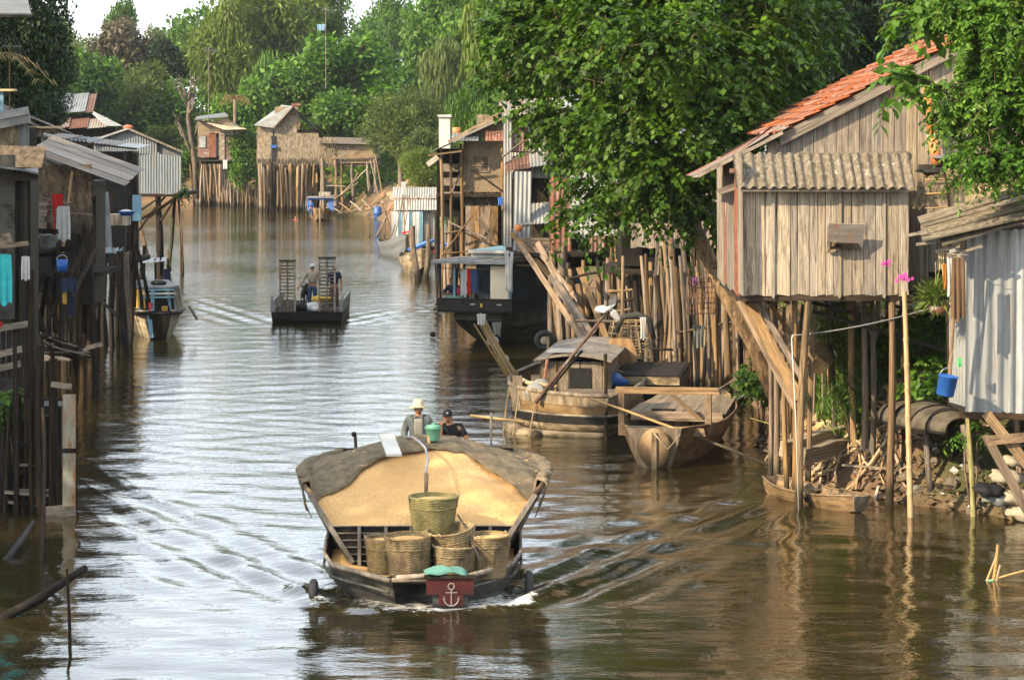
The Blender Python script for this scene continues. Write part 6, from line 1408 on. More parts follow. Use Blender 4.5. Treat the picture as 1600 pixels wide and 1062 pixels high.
# thatched house D
D = T('thatched_house', 'brown thatched and matted house on tall stilts behind the moored houseboat', 'house', (-2.5, 99, 0), 'stilt houses of the right bank')
YD = 98
MB().add([W(694, 232, YD + .3), W(788, 232, YD + .3), W(788, 318, YD + .3), W(694, 318, YD + .3)], [(0, 1, 2, 3)]); MB().box((-1.6, 101.2, 4.9), (2.6, 5.4, 2.6)).o('wall_backing', m_plank_dark, D)
b = MB(); b.beam(W(724, 260, YD), W(790, 260, YD), (302 - 222) * YD / F, .06, (0, -1, 0)); b.o('mat_wall', m_wattle, D)
b = MB(); b.beam(W(724, 259, YD - .05), W(790, 259, YD - .05), .04, .04); b.o('lath', m_post_pale, D)
for (a, b_, c, d_) in ((741, 243, 764, 243), (741, 268, 764, 268), (741, 243, 741, 268), (764, 243, 764, 268), (728, 225, 728, 300), (733, 225, 733, 300)): MB().beam(W(a, b_, YD - .06), W(c, d_, YD - .06), .035, .03, (0, -1, 0)).o('window_lath', m_post_pale, D)
MB().box((W(752, 256, YD).x, YD - .035, W(752, 256, YD).z), (.5, .02, .55)).o('window_mat', m_thatch_dark, D)
thatch(D, W(720, 316, YD - .05), V((1.75, 0, 0)), V((0, 0, .45)), m_thatch_dark, 420, .35, 'thatch_fringe', .1, False)
thatch(D, W(745, 216, YD - .1), V((1.15, 0, 0)), V((0, 0, .9)), m_thatch, 160, .4, 'gable_thatch', .05, True)
for i in range(4): sheets(D, W(672, 238, 97.0 + 1.3 * i), V((.55, 0, .22)), V((0, 1.35, .0)), m_tin_grey, wave=.12, amp=.015, name='eave_sheet')
sheets(D, W(674, 237, 97.2), V((0, 5, 0)), V((2.75, 0, 1.25)), m_tin_grey, wave=.14, amp=.018, name='roof_sheet', nrm=-1)
plank(W(700, 222, 97), W(790, 172, 97), .10, .04, m_post_pale, D, 'barge_board'); plank(W(708, 222, 96.9), W(790, 178, 96.9), .07, .03, m_plank, D, 'barge_board')
sheets(D, W(705, 220, 96.9), V((1.0, 0, 0)), V((0, .8, .28)), m_tin_grey, wave=.12, amp=.015, name='canopy_sheet'); sheets(D, W(758, 220, 96.9), V((.8, 0, 0)), V((0, .4, .36)), m_rust, wave=.12, amp=.015, name='canopy_sheet')
plank(W(668, 258, 97), W(684, 245, 97), .2, .03, m_plank, D, 'loose_board'); plank(W(668, 243, 97), W(722, 236, 97), .07, .05, m_post_pale, D, 'eave_beam')
for p in [(688, 232), (704, 235), (722, 225), (786, 230)]: log(W(p[0], 470, YD - .2), W(p[0], p[1], YD - .2), .07, m_post_pale if p[0] < 700 else m_post, D, 'corner_post')
log(W(786, 300, 97.5), W(735, 265, 97.5), .03, m_post_dark, D, 'leaning_pole'); log(W(706, 270, 97.7), W(725, 255, 97.7), .03, m_post, D, 'brace'); log(W(706, 300, 97.7), W(722, 262, 97.7), .03, m_post, D, 'brace')
for k in range(3): plank(W(692, 262 + 22 * k, 98.3), W(722, 262 + 22 * k, 98.3), .30, .03, m_plank_grey, D, 'wall_board')
MB().box((-1.55, 100.2, H - 100 * 98 / F), (2.7, 5.0, .12)).o('floor', m_post_dark, D)
forest(D, 690, 790, 330, 478, 482, 34, [m_post, m_post_pale, m_post_dark, m_beam], 8, 10, ysp=5, tv=20); 
for px, w_ in ((735, 16), (742, 14), (758, 16), (772, 12)): plank(W(px, 470, 97.5), W(px, 322, 97.5), w_ * 97 / F, .08, m_post, D, 'broad_post', up=(0, -1, 0))
for a in [((745, 340), (790, 400)), ((700, 345), (760, 372)), ((690, 400), (735, 340)), ((695, 365), (735, 362)), ((692, 395), (735, 392))]: log(W(*a[0], 97), W(*a[1], 97), .04, m_post, D, 'cross_pole')
cloth('blue_rag', solid('blue_rag', (.05, .15, .5)), None, W(782, 308, 97), .22, .3, 'blue rag hanging under the thatched house', 'cloth', seed=3)
o = MB().box((-3.1, 118, 6.6), (.5, 1.2, 1.9)).o('white_pillar', m_white); tag(o, 'narrow white rendered gate pillar behind the thatched house roof', 'pillar')
MB().box((-3.1, 118, 7.6), (.62, 1.4, .10)).o('pillar_cap', m_white, o)
MB().lathe([(.14, 0), (.16, .3), (0, .32)], 10).o('clay_jar', m_orange, None, True); o = bpy.data.objects['clay_jar']; tag(o, 'small orange jar standing on the tin eave of the thatched house', 'jar'); place(o, W(713, 212, 98.6))

# corrugated waterside shed with striped curtains
Sh = T('waterside_shed', 'low corrugated shed with striped curtains standing in the water at the middle distance', 'shed', (-5.5, 150, 0), 'stilt houses of the right bank')
sheets(Sh, W(615, 328, 148.6), V((2.8, 0, 0)), W(615, 311, 149) - W(615, 328, 148.6), m_tin, wave=.15, amp=.025, name='roof_sheet'); sheets(Sh, W(613, 309, 148.9), V((2.85, 0, 0)), W(613, 293, 149.6) - W(613, 309, 148.9), m_tin, wave=.15, amp=.025, name='roof_sheet')
MB().box((-5.4, 151.2, 1.0), (2.7, 2.6, 2.7)).o('wall', m_concrete, Sh); MB().box((W(680, 0, 149).x, 149.2, 1.3), (1.3, .2, 2.2)).o('wall_panel', m_tin, Sh)
m_strip = mk('striped_curtain', (.62, .64, .64), (.62, .64, .64), rnd=.1, bump=0); 
for i in range(9): cloth('curtain', [m_whitec, m_strip, solid('curtain_blue', (.35, .48, .6)) if i == 1 else m_ltblue][i % 3], Sh, W(614 + i * 5.5, 330, 148.7), .26, 1.75 + .3 * (i > 5), seed=i)
for px in (612, 628, 660, 672, 688): log(W(px, 402, 148.9), W(px, 326, 148.9), .05, m_post, Sh, 'post')
t = T('flag_pole', 'white rag tied to crossed poles in front of the corrugated waterside shed', 'flag', G(615, 395))
for a in [(612, 400, 631, 300), (625, 398, 640, 305), (636, 398, 629, 288), (604, 388, 618, 350)]: log(W(a[0], a[1], 143), W(a[2], a[3], 143), .035, m_post_pale, t, 'pole')
cloth('rag', m_whitec, t, W(630, 284, 142.8), .28, .75, seed=2)
t = T('leaning_poles', 'three thin poles leaning together in the water left of the curtained shed', 'poles', G(590, 375))
for a in [(586, 372, 612, 318), (600, 378, 606, 330), (615, 376, 598, 322), (576, 350, 577, 372)]: log(W(a[0], a[1], 160), W(a[2], a[3], 160), .045, m_post_pale, t, 'pole')
t = T('blue_barrel', 'blue plastic barrel at the waterside below the clay slope', 'barrel', W(590, 342, 205)); p = W(590, 343, 201)
MB().lathe([(.26, 0), (.30, .1), (.31, .45), (.33, .47), (.31, .5), (.30, .9), (.26, .95), (0, .95)], 14).o('barrel_body', m_bluec, t, True, Matrix.Translation((p.x, p.y, max(0, p.z)))); MB().lathe([(.09, .94), (.09, 1.0), (0, 1.0)], 8).o('lid', m_bluec, t, True, Matrix.Translation((p.x, p.y, max(0, p.z))))

# ================================================================ far huts
def fw(px, py, Y=228): return W(px, py, Y)
F1 = T('far_hut', 'far hut of rust red sheets on thin crowded stilts, leftmost on the far bank', 'house', fw(340, 320), 'far stilt huts')
MB().box((fw(345, 215).x, 232.5, 5.6 + .1), (3.9, 6, 3.5)).o('wall_backing', m_plank_dark, F1)
for (a, b_, c, d_, m_, Yq) in [(309, 246, 327, 211, m_rust, 228.8), (309, 211, 330, 189, m_wattle, 228.8), (327, 246, 338, 208, m_rust, 228.6), (327, 208, 350, 192, m_post_pale, 228.5), (342, 250, 351, 205, m_post_pale, 228.2), (351, 250, 378, 214, m_rust, 228.3), (351, 212, 380, 204, m_plank_grey, 228.3), (378, 240, 398, 206, m_plank_grey, 230)]:
    p = W(a, b_, Yq); q = W(c, d_, Yq); MB().box(((p.x + q.x) / 2, Yq, (p.z + q.z) / 2), (q.x - p.x - .01, .06, q.z - p.z - .01)).o('wall_panel', m_, F1)
p = W(312, 222, 228.7); MB().box((p.x + .25, 228.7, p.z), (.55, .05, 1.0)).o('shutter', m_tin, F1); MB().box((W(339.5, 230, 228.4).x, 228.5, W(339, 230, 228).z), (.25, .1, 1.6)).o('doorway', m_black, F1)  # doorway is a black box painting the dark inside
MB().beam(W(304, 187, 227.6), W(356, 182, 227.6), .12, .1).o('roof_edge', m_tin_grey, F1); MB().add([W(304, 187, 227.6), W(356, 181, 227.6), W(352, 176, 234), W(308, 182, 234)], [(0, 1, 2, 3)]).o('roof', m_tin_grey, F1)
MB().add([W(322, 192, 227.4), W(350, 203, 226.8), W(386, 202, 227.4), W(360, 190, 232)], [(0, 1, 2, 3)]).o('porch_roof', m_plank, F1); MB().add([W(328, 190, 228), W(356, 183, 228), W(364, 196, 228)], [(0, 1, 2)]).o('gable_mat', m_wattle, F1)
MB().box((fw(345, 252).x, 231, H - 46 * 229 / F), (4.3, 5.5, .12)).o('floor', m_post_dark, F1)
forest(F1, 304, 352, 252, 322, 322, 38, [m_post, m_post_pale, m_post_pale], 3.6, 7, ysp=4, tv=6); forest(F1, 350, 402, 292, 324, 325, 30, [m_post, m_post_pale], 3.6, 5, ysp=4, tv=10)
cloth('white_washing', m_whitec, None, W(352, 250, 227.9), .45, .8, 'white washing hanging under the far rust red hut', 'washing', seed=1)
F2 = T('far_hut', 'far thatched hut with pointed tin roof standing on long straight stilts', 'house', fw(450, 325), 'far stilt huts')
Y2 = 222; MB().box((W(450, 0, Y2).x, Y2 + 3.2, H - 28 * Y2 / F), (5.0, 5.8, 3.4)).o('wall_backing', m_plank_dark, F2)
for a, c, b_, d_ in ((402, 426, 252, 198), (429, 464, 256, 192), (464, 498, 252, 208)): thatch(F2, W(a, b_, Y2), V(((c - a) * Y2 / F, 0, 0)), W(a, d_, Y2) - W(a, b_, Y2), m_thatch, 300, .7, 'thatch_wall', .1, True, wd=.03)
thatch(F2, W(430, 192, Y2), V((2.0, 0, 0)), V((0, 0, 1.4)), m_thatch, 200, .5, 'gable_thatch', .05, True, wd=.03); thatch(F2, W(402, 258, Y2 - .1), V((5.2, 0, 0)), V((0, 0, .6)), m_thatch_dark, 200, .6, 'thatch_fringe', .1, False, wd=.03)
MB().add([W(396, 196, Y2 - .6), W(427, 200, Y2 - .6), W(457, 166, Y2 - .6), W(440, 164, Y2 + 5)], [(0, 1, 2, 3)]).o('roof', m_tin, F2); MB().beam(W(427, 200, Y2 - .65), W(457, 167, Y2 - .65), .08, .1).o('barge_board', m_plank_grey, F2)
MB().add([W(457, 166, Y2 - .6), W(500, 205, Y2 - .6), W(495, 205, Y2 + 5), W(440, 164, Y2 + 5)], [(0, 1, 2, 3)]).o('roof', m_tin_grey, F2); MB().beam(W(455, 164, Y2 - .7), W(470, 163, Y2 - .7), .2, .2).o('ridge_sheet', m_rust, F2)
MB().box((W(427.5, 230, Y2).x, Y2 - .1, W(427, 232, Y2).z), (.35, .1, 2.2)).o('doorway', m_black, F2)  # black slab painted in place of the unlit opening
o = MB().box((W(428, 229, Y2).x, Y2 - .25, W(428, 229, Y2).z), (.5, .15, .25)).o('blue_bundle', m_bluec); tag(o, 'blue bundle in the doorway of the far thatched hut', 'bundle')
MB().box((W(450, 0, Y2).x, Y2 + 2.8, H - 55 * Y2 / F), (5.3, 5.8, .12)).o('floor', m_post_dark, F2)
forest(F2, 403, 500, 258, 331, 331, 64, [m_post, m_post_pale, m_post_dark, m_post_pale], 4.2, 7, ysp=5, tv=5); log(W(410, 270, Y2 - 1), W(430, 333, Y2 - 1), .07, m_post_pale, F2, 'diagonal_pole'); log(W(450, 320, Y2 - 1), W(475, 290, Y2 - 1), .05, m_post_pale, F2, 'diagonal_pole')
F3 = T('far_hut', 'low far hut with pale mats and open dark underside, rightmost on the far bank', 'house', fw(540, 310), 'far stilt huts'); Y3 = 214
MB().box((W(545, 0, Y3).x, Y3 + 2.5, H - 37 * Y3 / F), (4.8, 4.5, 1.9)).o('wall_backing', m_thatch_dark, F3)
for a, c, m_ in ((505, 528, m_wattle), (528, 545, m_thatch), (545, 584, m_wattle)): MB().box(((W(a, 0, Y3).x + W(c, 0, Y3).x) / 2, Y3 + .1, H - 36 * Y3 / F), ((c - a) * Y3 / F - .02, .06, 1.5)).o('wall_mat', m_, F3)
thatch(F3, W(498, 252, Y3 - .1), V((1.4, 0, 0)), V((0, 0, 2.0)), m_thatch, 200, .7, 'thatch_wall', .1, False, wd=.03); MB().beam(W(518, 247, Y3 - .2), W(588, 244, Y3 - .2), .14, .12).o('floor_beam', m_post_pale, F3)
MB().add([W(500, 224, Y3 - .5), W(590, 226, Y3 - .5), W(586, 216, Y3 + 5), W(505, 214, Y3 + 5)], [(0, 1, 2, 3)]).o('roof', m_thatch_dark, F3); MB().box((W(545, 0, Y3).x, Y3 + 2.5, H - 45 * Y3 / F), (4.9, 4.8, .12)).o('floor', m_post_dark, F3)
for a in [(505, 330), (524, 322), (536, 318), (553, 312), (578, 300), (586, 300)]: log(W(a[0], a[1], Y3), W(a[0] - 1, 248, Y3), .13, m_post, F3, 'stilt')
for a in [((578, 250), (596, 330)), ((500, 335), (575, 262)), ((585, 240), (600, 320)), ((560, 270), (540, 300)), ((510, 290), (540, 292)), ((512, 306), (540, 307)), ((510, 320), (560, 285))]: log(W(*a[0], Y3 - 1), W(*a[1], Y3 - 1), .06, m_post_pale, F3, 'diagonal_pole')
for i in range(14):
    p = W(525 + i * 5, 336 - i * .8, 205); o = log((p.x, p.y, max(.1, p.z)), W(560 + i * 6 - (i % 3) * 30, 322 - i * .9, 206), .06, m_post_pale, None, 'driftwood_pole'); tag(o, 'pale pole lying in the driftwood pile beside the far blue boat', 'pole', 'driftwood poles on the far bank')
# far blue boat
t = T('blue_boat', 'small far motorboat with blue cabin frame moored under the huts', 'boat', (0, 0, 0)); strake_boat(t, 5.5, 2.0, .75, m_hull_brown, (.35, .1), 3, (.35, .8), thw=())
for s in (-1, 1):
    MB().box((s * .82, .9, 1.3), (.42, .06, .95)).o('cabin_panel', m_blueboat, t); MB().box((s * .85, 3, 1.3), (.05, 3.6, .9)).o('cabin_side', m_blueboat, t)
MB().box((0, 2.7, 1.85), (2.1, 4.2, .07)).o('cabin_roof', m_tin_grey, t); MB().box((0, .85, 1.75), (1.9, .08, .12)).o('cabin_lintel', m_blueboat, t)
MB().tube([(0, -.3, 0), (0, -.25, 1.0)], .05, 6).o('stem', m_plank, t); p = G(500, 345); place(t, (p.x, p.y, -.1), .05)
MB().box((0, 0, 0), (.9, .7, .35)).o('cargo_crate', m_plank, None); o = bpy.data.objects['cargo_crate']; tag(o, 'pale crate on the roof of the far blue boat', 'crate'); place(o, (p.x + .2, p.y + 2.4, 1.98))
J = stand(1.6); pn, _ = person('person in blue shirt standing at the left side of the far blue boat', J, m_bluec, m_denim); place(pn, (p.x - .75, p.y + .5, .25)); pn.scale = (.9, .9, .82)
q = G(462, 343); pn, _ = person('swimmer in a red shirt with head and shoulders above the water near the far stilts', stand(1.6), m_red, m_denim); place(pn, (q.x, q.y, -1.34))
# television masts
def mast(label, px, y0, y1, Y, n=5, w=12, group='television masts'):
    t = T('television_mast', label, 'aerial', W(px, y1, Y), group); MB().tube([W(px, y1, Y), W(px, y0, Y)], max(.02, .6 * Y / F), 5).o('pole', m_post_pale, t)
    a = W(px - w * .6, y0 + 4, Y); b_ = W(px + w, y0 + 5, Y); MB().tube([a, b_], .012 * Y / 80, 4).o('boom', m_grey_metal, t)
    for i in range(n): c = a.lerp(b_, i / (n - 1)); MB().tube([c + V((-.1, -.35, .25)), c + V((.1, .35, -.25))], .010 * Y / 80, 4).o('element', m_grey_metal, t)
    return t
mast('slim television mast rising above the rust red far hut', 326, 75, 190, 225); m_ = mast('television mast with a pale blue rag left of the spreading bright tree', 509, 12, 140, 222)
mast('television mast standing behind the left tin roofs with wide aerial', 15, 68, 175, 84, 6, 18); mast('thin mast in front of the weeping trees at top right of centre', 793, 48, 175, 105, 3, 5)
cloth('blue_rag', m_ltblue, None, W(502, 38, 221.5), .8, .55, 'pale blue rag flying from the television mast', 'rag', seed=9)
# bare lopped tree
t = T('bare_tree', 'bare lopped tree with pale broken branches on the far slope', 'tree', (W(300, 0, 238).x, 238, 1), 'trees on the river banks'); b = MB(); Yt = 236
tr_ = [W(308, 310, Yt), W(304, 250, Yt), W(298, 215, Yt), W(294, 185, Yt), W(296, 160, Yt)]
b.tube(tr_, [.28, .25, .22, .2, .16], 8)
for a, pts in ((1, [(304, 250), (292, 225), (285, 205), (278, 190)]), (3, [(295, 175), (285, 150), (276, 135)]), (4, [(296, 160), (296, 145), (300, 130)]), (4, [(296, 162), (304, 150), (303, 130)]), (3, [(294, 180), (301, 170), (301, 150)]), (2, [(298, 215), (284, 212), (279, 198)]), (4, [(295, 155), (288, 142), (281, 128)]), (2, [(299, 220), (307, 205), (309, 190)])):
    b.tube([W(*q, Yt + R.uniform(-.4, .4)) for q in pts], [.14 * (1 - .2 * k) for k in range(len(pts))], 6)
    e = V(b.v[-3])
    for _ in range(7): b.tube([e, e + V((R.uniform(-.5, .5), R.uniform(-.4, .4), R.uniform(-.1, .9)))], [.04, .015], 4)
b.o('trunk', m_bark, t, True)
t = T('dry_palm', 'dry brown palm crown among the bushes above the bare tree slope', 'palm', (W(367, 0, 236).x, 236, 3)); c = W(367, 155, 236)
for k in range(13):
    a = k * .483 + .1; L = 1.3; P = [c + V((math.cos(a) * L * f, math.sin(a) * L * .4 * f, .5 * math.sin(f * 2.6) * (1 if math.sin(a * 2) > -.5 else .4) - .5 * f * f)) for f in np.linspace(0, 1, 6)]
    b = MB(); b.tube(P, [.05, .045, .04, .03, .02, .01], 4)
    for q in P[1:]: 
        for s in (-1, 1): b.add([q, q + V((math.sin(a) * .3 * s, .1, -.28)), q + V((math.cos(a) * .15, 0, 0))], [(0, 1, 2)])
    b.o('frond', lf_dry, t)
MB().tube([V((c.x, c.y, tz(c.x, c.y))), c], .16, 7).o('trunk', m_bark, t, True)
# ================================================================ left bank
dk = [m_post_dark, m_post_dark, m_plank_dark, m_post_dark]  # darkened woods: the shade of this bank sits in their colour
m_rust_roof2 = mk('pale_streaked_roof', (.22, .20, .17), (.33, .30, .26), (1.5, 40, 2), rough=.7, c3=(.24, .13, .07), s3=(9, 3, 1.0), t3=.60, w3=.05, rnd=.08, bump=.1)
m_shed = mk('shed_tin', (.11, .13, .14), (.19, .215, .22), (1.5, 40, 3), rough=.5, spec=.4, c3=(.2, .19, .17), s3=(3, 3, 1), t3=.6, w3=.05, rnd=.10, bump=.1)  # bluish tin toned down, the shed's shade put into its colour
# L4 corrugated shed on stilts, farthest
L4 = T('corrugated_shed', 'blue grey corrugated shed on stilts, farthest building of the left bank', 'shed', W(240, 430, 125), 'stilt houses of the left bank'); Y4 = 124
n_ = 9
for i in range(n_):
    f0 = i / n_; a = 206 + (283 - 206) * f0; w_ = (283 - 206) / n_ * Y4 / F; c = a + 4
    ytop = 233 + (c - 206) / 77 * 6 if c > 246 else 233
    sheets(L4, W(a, 303, Y4 - .02 * i), V((w_, 0, 0)), W(a, ytop + 6, Y4) - W(a, 303, Y4), m_shed, wave=.11, amp=.018, w=.4)
for i in range(8):
    c = 146 + i * 12.4; yt = 218 - (c - 146) * .33 if c < 196 else 203 + (c - 196) * .38
    sheets(L4, W(c, 240 if c > 150 else 235, Y4 - .08), V((12.2 * Y4 / F, 0, 0)), W(c, yt + 1, Y4 - .08) - W(c, 240, Y4 - .08), m_tin_grey if i < 3 else m_shed, wave=.11, amp=.018, w=.4)
MB().add([W(207, 303, Y4 + .1), W(282, 303, Y4 + .1), W(282, 236, Y4 + .1), W(200, 204, Y4 + .1), W(146, 222, Y4 + .1), W(146, 303, Y4 + .1)], [(0, 1, 2, 3, 4, 5)]).o('wall_backing', m_tin_grey, L4)
MB().add([W(282, 303, Y4), W(282, 236, Y4), W(279, 236, Y4 + 7), W(279, 300, Y4 + 7)], [(0, 1, 2, 3)]).o('side_wall', m_tin_grey, L4)
MB().add([W(200, 201, Y4 - .3), W(286, 237, Y4 - .3), W(280, 237, Y4 + 7), W(196, 202, Y4 + 7)], [(0, 1, 2, 3)]).o('roof', m_tin_grey, L4); MB().add([W(200, 201, Y4 - .3), W(140, 221, Y4 - .3), W(138, 221, Y4 + 7), W(196, 202, Y4 + 7)], [(0, 1, 2, 3)]).o('roof', m_tin_grey, L4)
MB().beam(W(200, 201, Y4 - .33), W(286, 238, Y4 - .33), .10, .09).o('barge_board', m_plank_grey, L4); MB().beam(W(200, 201, Y4 - .33), W(138, 222, Y4 - .33), .10, .09).o('barge_board', m_tin, L4)
MB().sphere(W(200, 199, Y4 - .2), .16, 8, 6, (1.6, 1, .8)).o('ridge_tile', m_tile, L4)
MB().box((W(244, 0, Y4).x, Y4 + 3.4, H - 100 * Y4 / F), (2.5, 7, .14)).o('floor', m_post_dark, L4)
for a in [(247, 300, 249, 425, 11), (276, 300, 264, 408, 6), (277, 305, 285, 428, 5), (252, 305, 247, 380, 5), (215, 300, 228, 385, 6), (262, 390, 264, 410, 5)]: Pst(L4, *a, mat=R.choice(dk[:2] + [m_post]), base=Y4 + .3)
for a, b_ in [((278, 306), (215, 345)), ((275, 306), (251, 345)), ((262, 303), (217, 360)), ((282, 308), (233, 340)), ((246, 310), (216, 330))]: log(W(*a, Y4), W(*b_, Y4), .06, m_post_dark, L4, 'brace')
shrub('weeds growing at the lower corner of the corrugated shed', 283, 300, 124, 9, lf_dark, 30, .2, .2, 33, group='plants of the left bank')
# L5 big rusty building behind
L5 = T('tin_barn', 'tall dark building behind with patched tin and rust red roof', 'building', W(120, 240, 150), 'buildings of the left bank'); Y5 = 150
MB().box((W(106, 0, Y5).x, Y5 + 2, H - 1.3), (3.0, 3.0, 4.6)).o('wall', m_plank_dark, L5)
for a, c, m_ in ((72, 86, m_rust), (86, 108, m_shed), (106, 132, m_tin_grey), (132, 145, m_rust)): sheets(L5, W(a, 176, Y5), V(((c - a) * Y5 / F, 0, 0)), W(a, 148, Y5 + 3) - W(a, 176, Y5), m_, wave=.15, amp=.02, w=.9, name='roof_sheet')
sheets(L5, W(78, 201, Y5 - 1.5), V((86 * Y5 / F, 0, 0)), W(78, 187, Y5) - W(78, 201, Y5 - 1.5), m_rust, wave=.15, amp=.02, w=1.0, name='lower_roof_sheet', mats=[m_rust, m_rust, m_rust_roof])
MB().add([W(146, 174, Y5), W(192, 197, Y5 - 1.5), W(165, 197, Y5 - 1.5), W(144, 178, Y5)], [(0, 1, 2, 3)]).o('side_roof', m_tin, L5)
plank_wall(L5, W(82, 216, Y5 - .6), V((98 * Y5 / F, 0, 0)), V((0, 0, .62)), .4, m_plank_dark, name='wall_plank')
# L3 open dark house with wide tin roof
L3 = T('open_tin_house', 'dark open fronted house with wide flat tin roof on the left bank', 'house', W(150, 500, 88), 'stilt houses of the left bank'); Y3_ = 86
sheets(L3, W(68, 213, Y3_ + .3), V((3.15, 0, -.42)), V((-.15, 3.4, .1)), m_rust_roof, wave=.13, amp=.02, name='roof_sheet', mats=[m_rust_roof, m_tin, m_tin_grey])
MB().beam(W(68, 217, Y3_ + .2), W(214, 233, Y3_ + .2), .07, .06).o('roof_beam', m_post_dark, L3)
sheets(L3, W(64, 292, Y3_ + .8), V((1.55, 0, 0)), W(64, 217, Y3_ + .8) - W(64, 292, Y3_ + .8), m_tin_grey, wave=.12, amp=.02, w=.5)
MB().box((W(150, 0, Y3_).x - .15, Y3_ + 2.3, 4.35), (2.2, 2.2, 3.7)).o('wall_backing', m_black, L3)  # black box stands in for the unlit open interior
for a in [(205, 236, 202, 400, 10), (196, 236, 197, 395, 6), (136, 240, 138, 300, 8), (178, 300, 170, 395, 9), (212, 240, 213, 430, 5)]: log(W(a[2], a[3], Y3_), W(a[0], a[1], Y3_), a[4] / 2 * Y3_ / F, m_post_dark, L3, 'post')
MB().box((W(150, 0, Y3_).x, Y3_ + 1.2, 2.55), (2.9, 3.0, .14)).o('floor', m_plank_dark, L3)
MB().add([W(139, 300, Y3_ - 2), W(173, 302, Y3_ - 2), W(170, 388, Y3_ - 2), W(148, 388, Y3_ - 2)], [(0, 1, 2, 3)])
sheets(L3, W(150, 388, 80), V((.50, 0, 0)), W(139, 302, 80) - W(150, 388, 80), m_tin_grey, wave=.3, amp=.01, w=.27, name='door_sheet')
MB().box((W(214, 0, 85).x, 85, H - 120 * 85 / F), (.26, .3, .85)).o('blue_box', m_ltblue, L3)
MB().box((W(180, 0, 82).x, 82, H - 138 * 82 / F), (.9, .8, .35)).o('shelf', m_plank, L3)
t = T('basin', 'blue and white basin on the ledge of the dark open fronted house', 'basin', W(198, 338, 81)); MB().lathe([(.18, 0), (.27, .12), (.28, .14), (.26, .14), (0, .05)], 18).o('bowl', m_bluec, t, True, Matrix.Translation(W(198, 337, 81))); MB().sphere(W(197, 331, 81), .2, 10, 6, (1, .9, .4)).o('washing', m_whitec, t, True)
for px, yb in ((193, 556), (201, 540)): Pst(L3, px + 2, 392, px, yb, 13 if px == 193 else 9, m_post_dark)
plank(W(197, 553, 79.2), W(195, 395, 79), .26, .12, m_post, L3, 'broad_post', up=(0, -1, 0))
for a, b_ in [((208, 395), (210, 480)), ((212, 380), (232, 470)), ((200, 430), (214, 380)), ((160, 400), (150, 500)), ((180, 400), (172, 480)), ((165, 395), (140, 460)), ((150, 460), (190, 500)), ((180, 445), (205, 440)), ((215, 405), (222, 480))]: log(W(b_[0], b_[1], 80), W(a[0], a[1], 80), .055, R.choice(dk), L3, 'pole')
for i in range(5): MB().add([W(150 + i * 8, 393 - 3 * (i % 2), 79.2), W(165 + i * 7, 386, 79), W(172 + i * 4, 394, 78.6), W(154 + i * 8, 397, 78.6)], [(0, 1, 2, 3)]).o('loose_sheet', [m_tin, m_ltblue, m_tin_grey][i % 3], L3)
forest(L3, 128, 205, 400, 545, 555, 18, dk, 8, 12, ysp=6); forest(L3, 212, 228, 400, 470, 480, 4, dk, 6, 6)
# slanted long tin roof house L2
L2 = T('slant_roof_house', 'dim thatch and board house under a long slanting pale tin roof on the left bank', 'house', W(90, 560, 68), 'stilt houses of the left bank'); Y2_ = 68
p0 = W(46, 218, Y2_ + 3); p1 = W(190, 290, Y2_ - 1.0)
sheets(L2, W(46, 236, Y2_ - .6), V((0, 3.6, .40)), W(190, 292, Y2_ - .6) - W(46, 236, Y2_ - .6) , m_rust_roof, wave=.13, amp=.016, w=.95, name='roof_sheet', nrm=1, mats=[m_rust_roof, m_rust_roof2, m_rust_roof])
MB().beam(W(46, 239, Y2_ - .7), W(176, 297, Y2_ - .7), .05, .07).o('rafter', m_post_dark, L2)
thatch(L2, W(52, 348, Y2_), V((1.55, 0, 0)), V((0, 0, 1.55)), m_thatch_dark, 420, .45, 'thatch_wall', .12, True); thatch(L2, W(78, 348, Y2_ - .2), V((1.1, 0, 0)), V((0, 0, .5)), m_thatch_dark, 300, .4, 'thatch_fringe', .12, False)
MB().box((W(85, 0, Y2_).x - .1, Y2_ + 1.8, 3.9), (2.0, 2.2, 3.3)).o('wall_backing', m_black, L2); MB().box((W(92, 0, Y2_).x, Y2_ + 1.0, H - 222 * Y2_ / F), (2.4, 3.0, .12)).o('floor', m_plank_dark, L2)  # backing is a black box painting the dark inside of the house
batten_wall(L2, W(48, 372, Y2_ - .1), V((.42, 0, 0)), V((0, 0, 1.0)), .12, m_plank_grey, name='slat'); plank_wall(L2, W(118, 412, Y2_ + .2), V((.55, 0, 0)), V((0, 0, 1.8)), .22, m_plank_dark, name='wall_plank')
log(W(98, 395, 66.5), W(112, 268, 66.5), .035, m_bamboo, L2, 'light_pole', 'bamboo')
for a, b_ in [((52, 306), (106, 322)), ((52, 314), (110, 318)), ((52, 322), (112, 316)), ((70, 326), (144, 336)), ((50, 358), (95, 366))]: log(W(*a, 66.3), W(*b_, 66.3), .022, m_post, L2, 'clothes_rail')
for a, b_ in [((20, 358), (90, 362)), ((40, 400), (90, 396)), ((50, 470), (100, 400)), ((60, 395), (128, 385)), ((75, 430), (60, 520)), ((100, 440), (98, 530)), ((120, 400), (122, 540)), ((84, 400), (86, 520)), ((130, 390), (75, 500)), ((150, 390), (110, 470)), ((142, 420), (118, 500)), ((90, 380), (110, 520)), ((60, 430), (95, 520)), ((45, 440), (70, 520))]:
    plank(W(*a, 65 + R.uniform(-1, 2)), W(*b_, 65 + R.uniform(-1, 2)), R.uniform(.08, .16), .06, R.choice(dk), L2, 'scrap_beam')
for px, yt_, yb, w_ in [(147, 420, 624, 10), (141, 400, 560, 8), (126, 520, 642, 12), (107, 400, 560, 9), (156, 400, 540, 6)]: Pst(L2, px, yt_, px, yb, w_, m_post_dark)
forest(L2, 60, 150, 420, 590, 600, 24, dk, 10, 14, ysp=8)
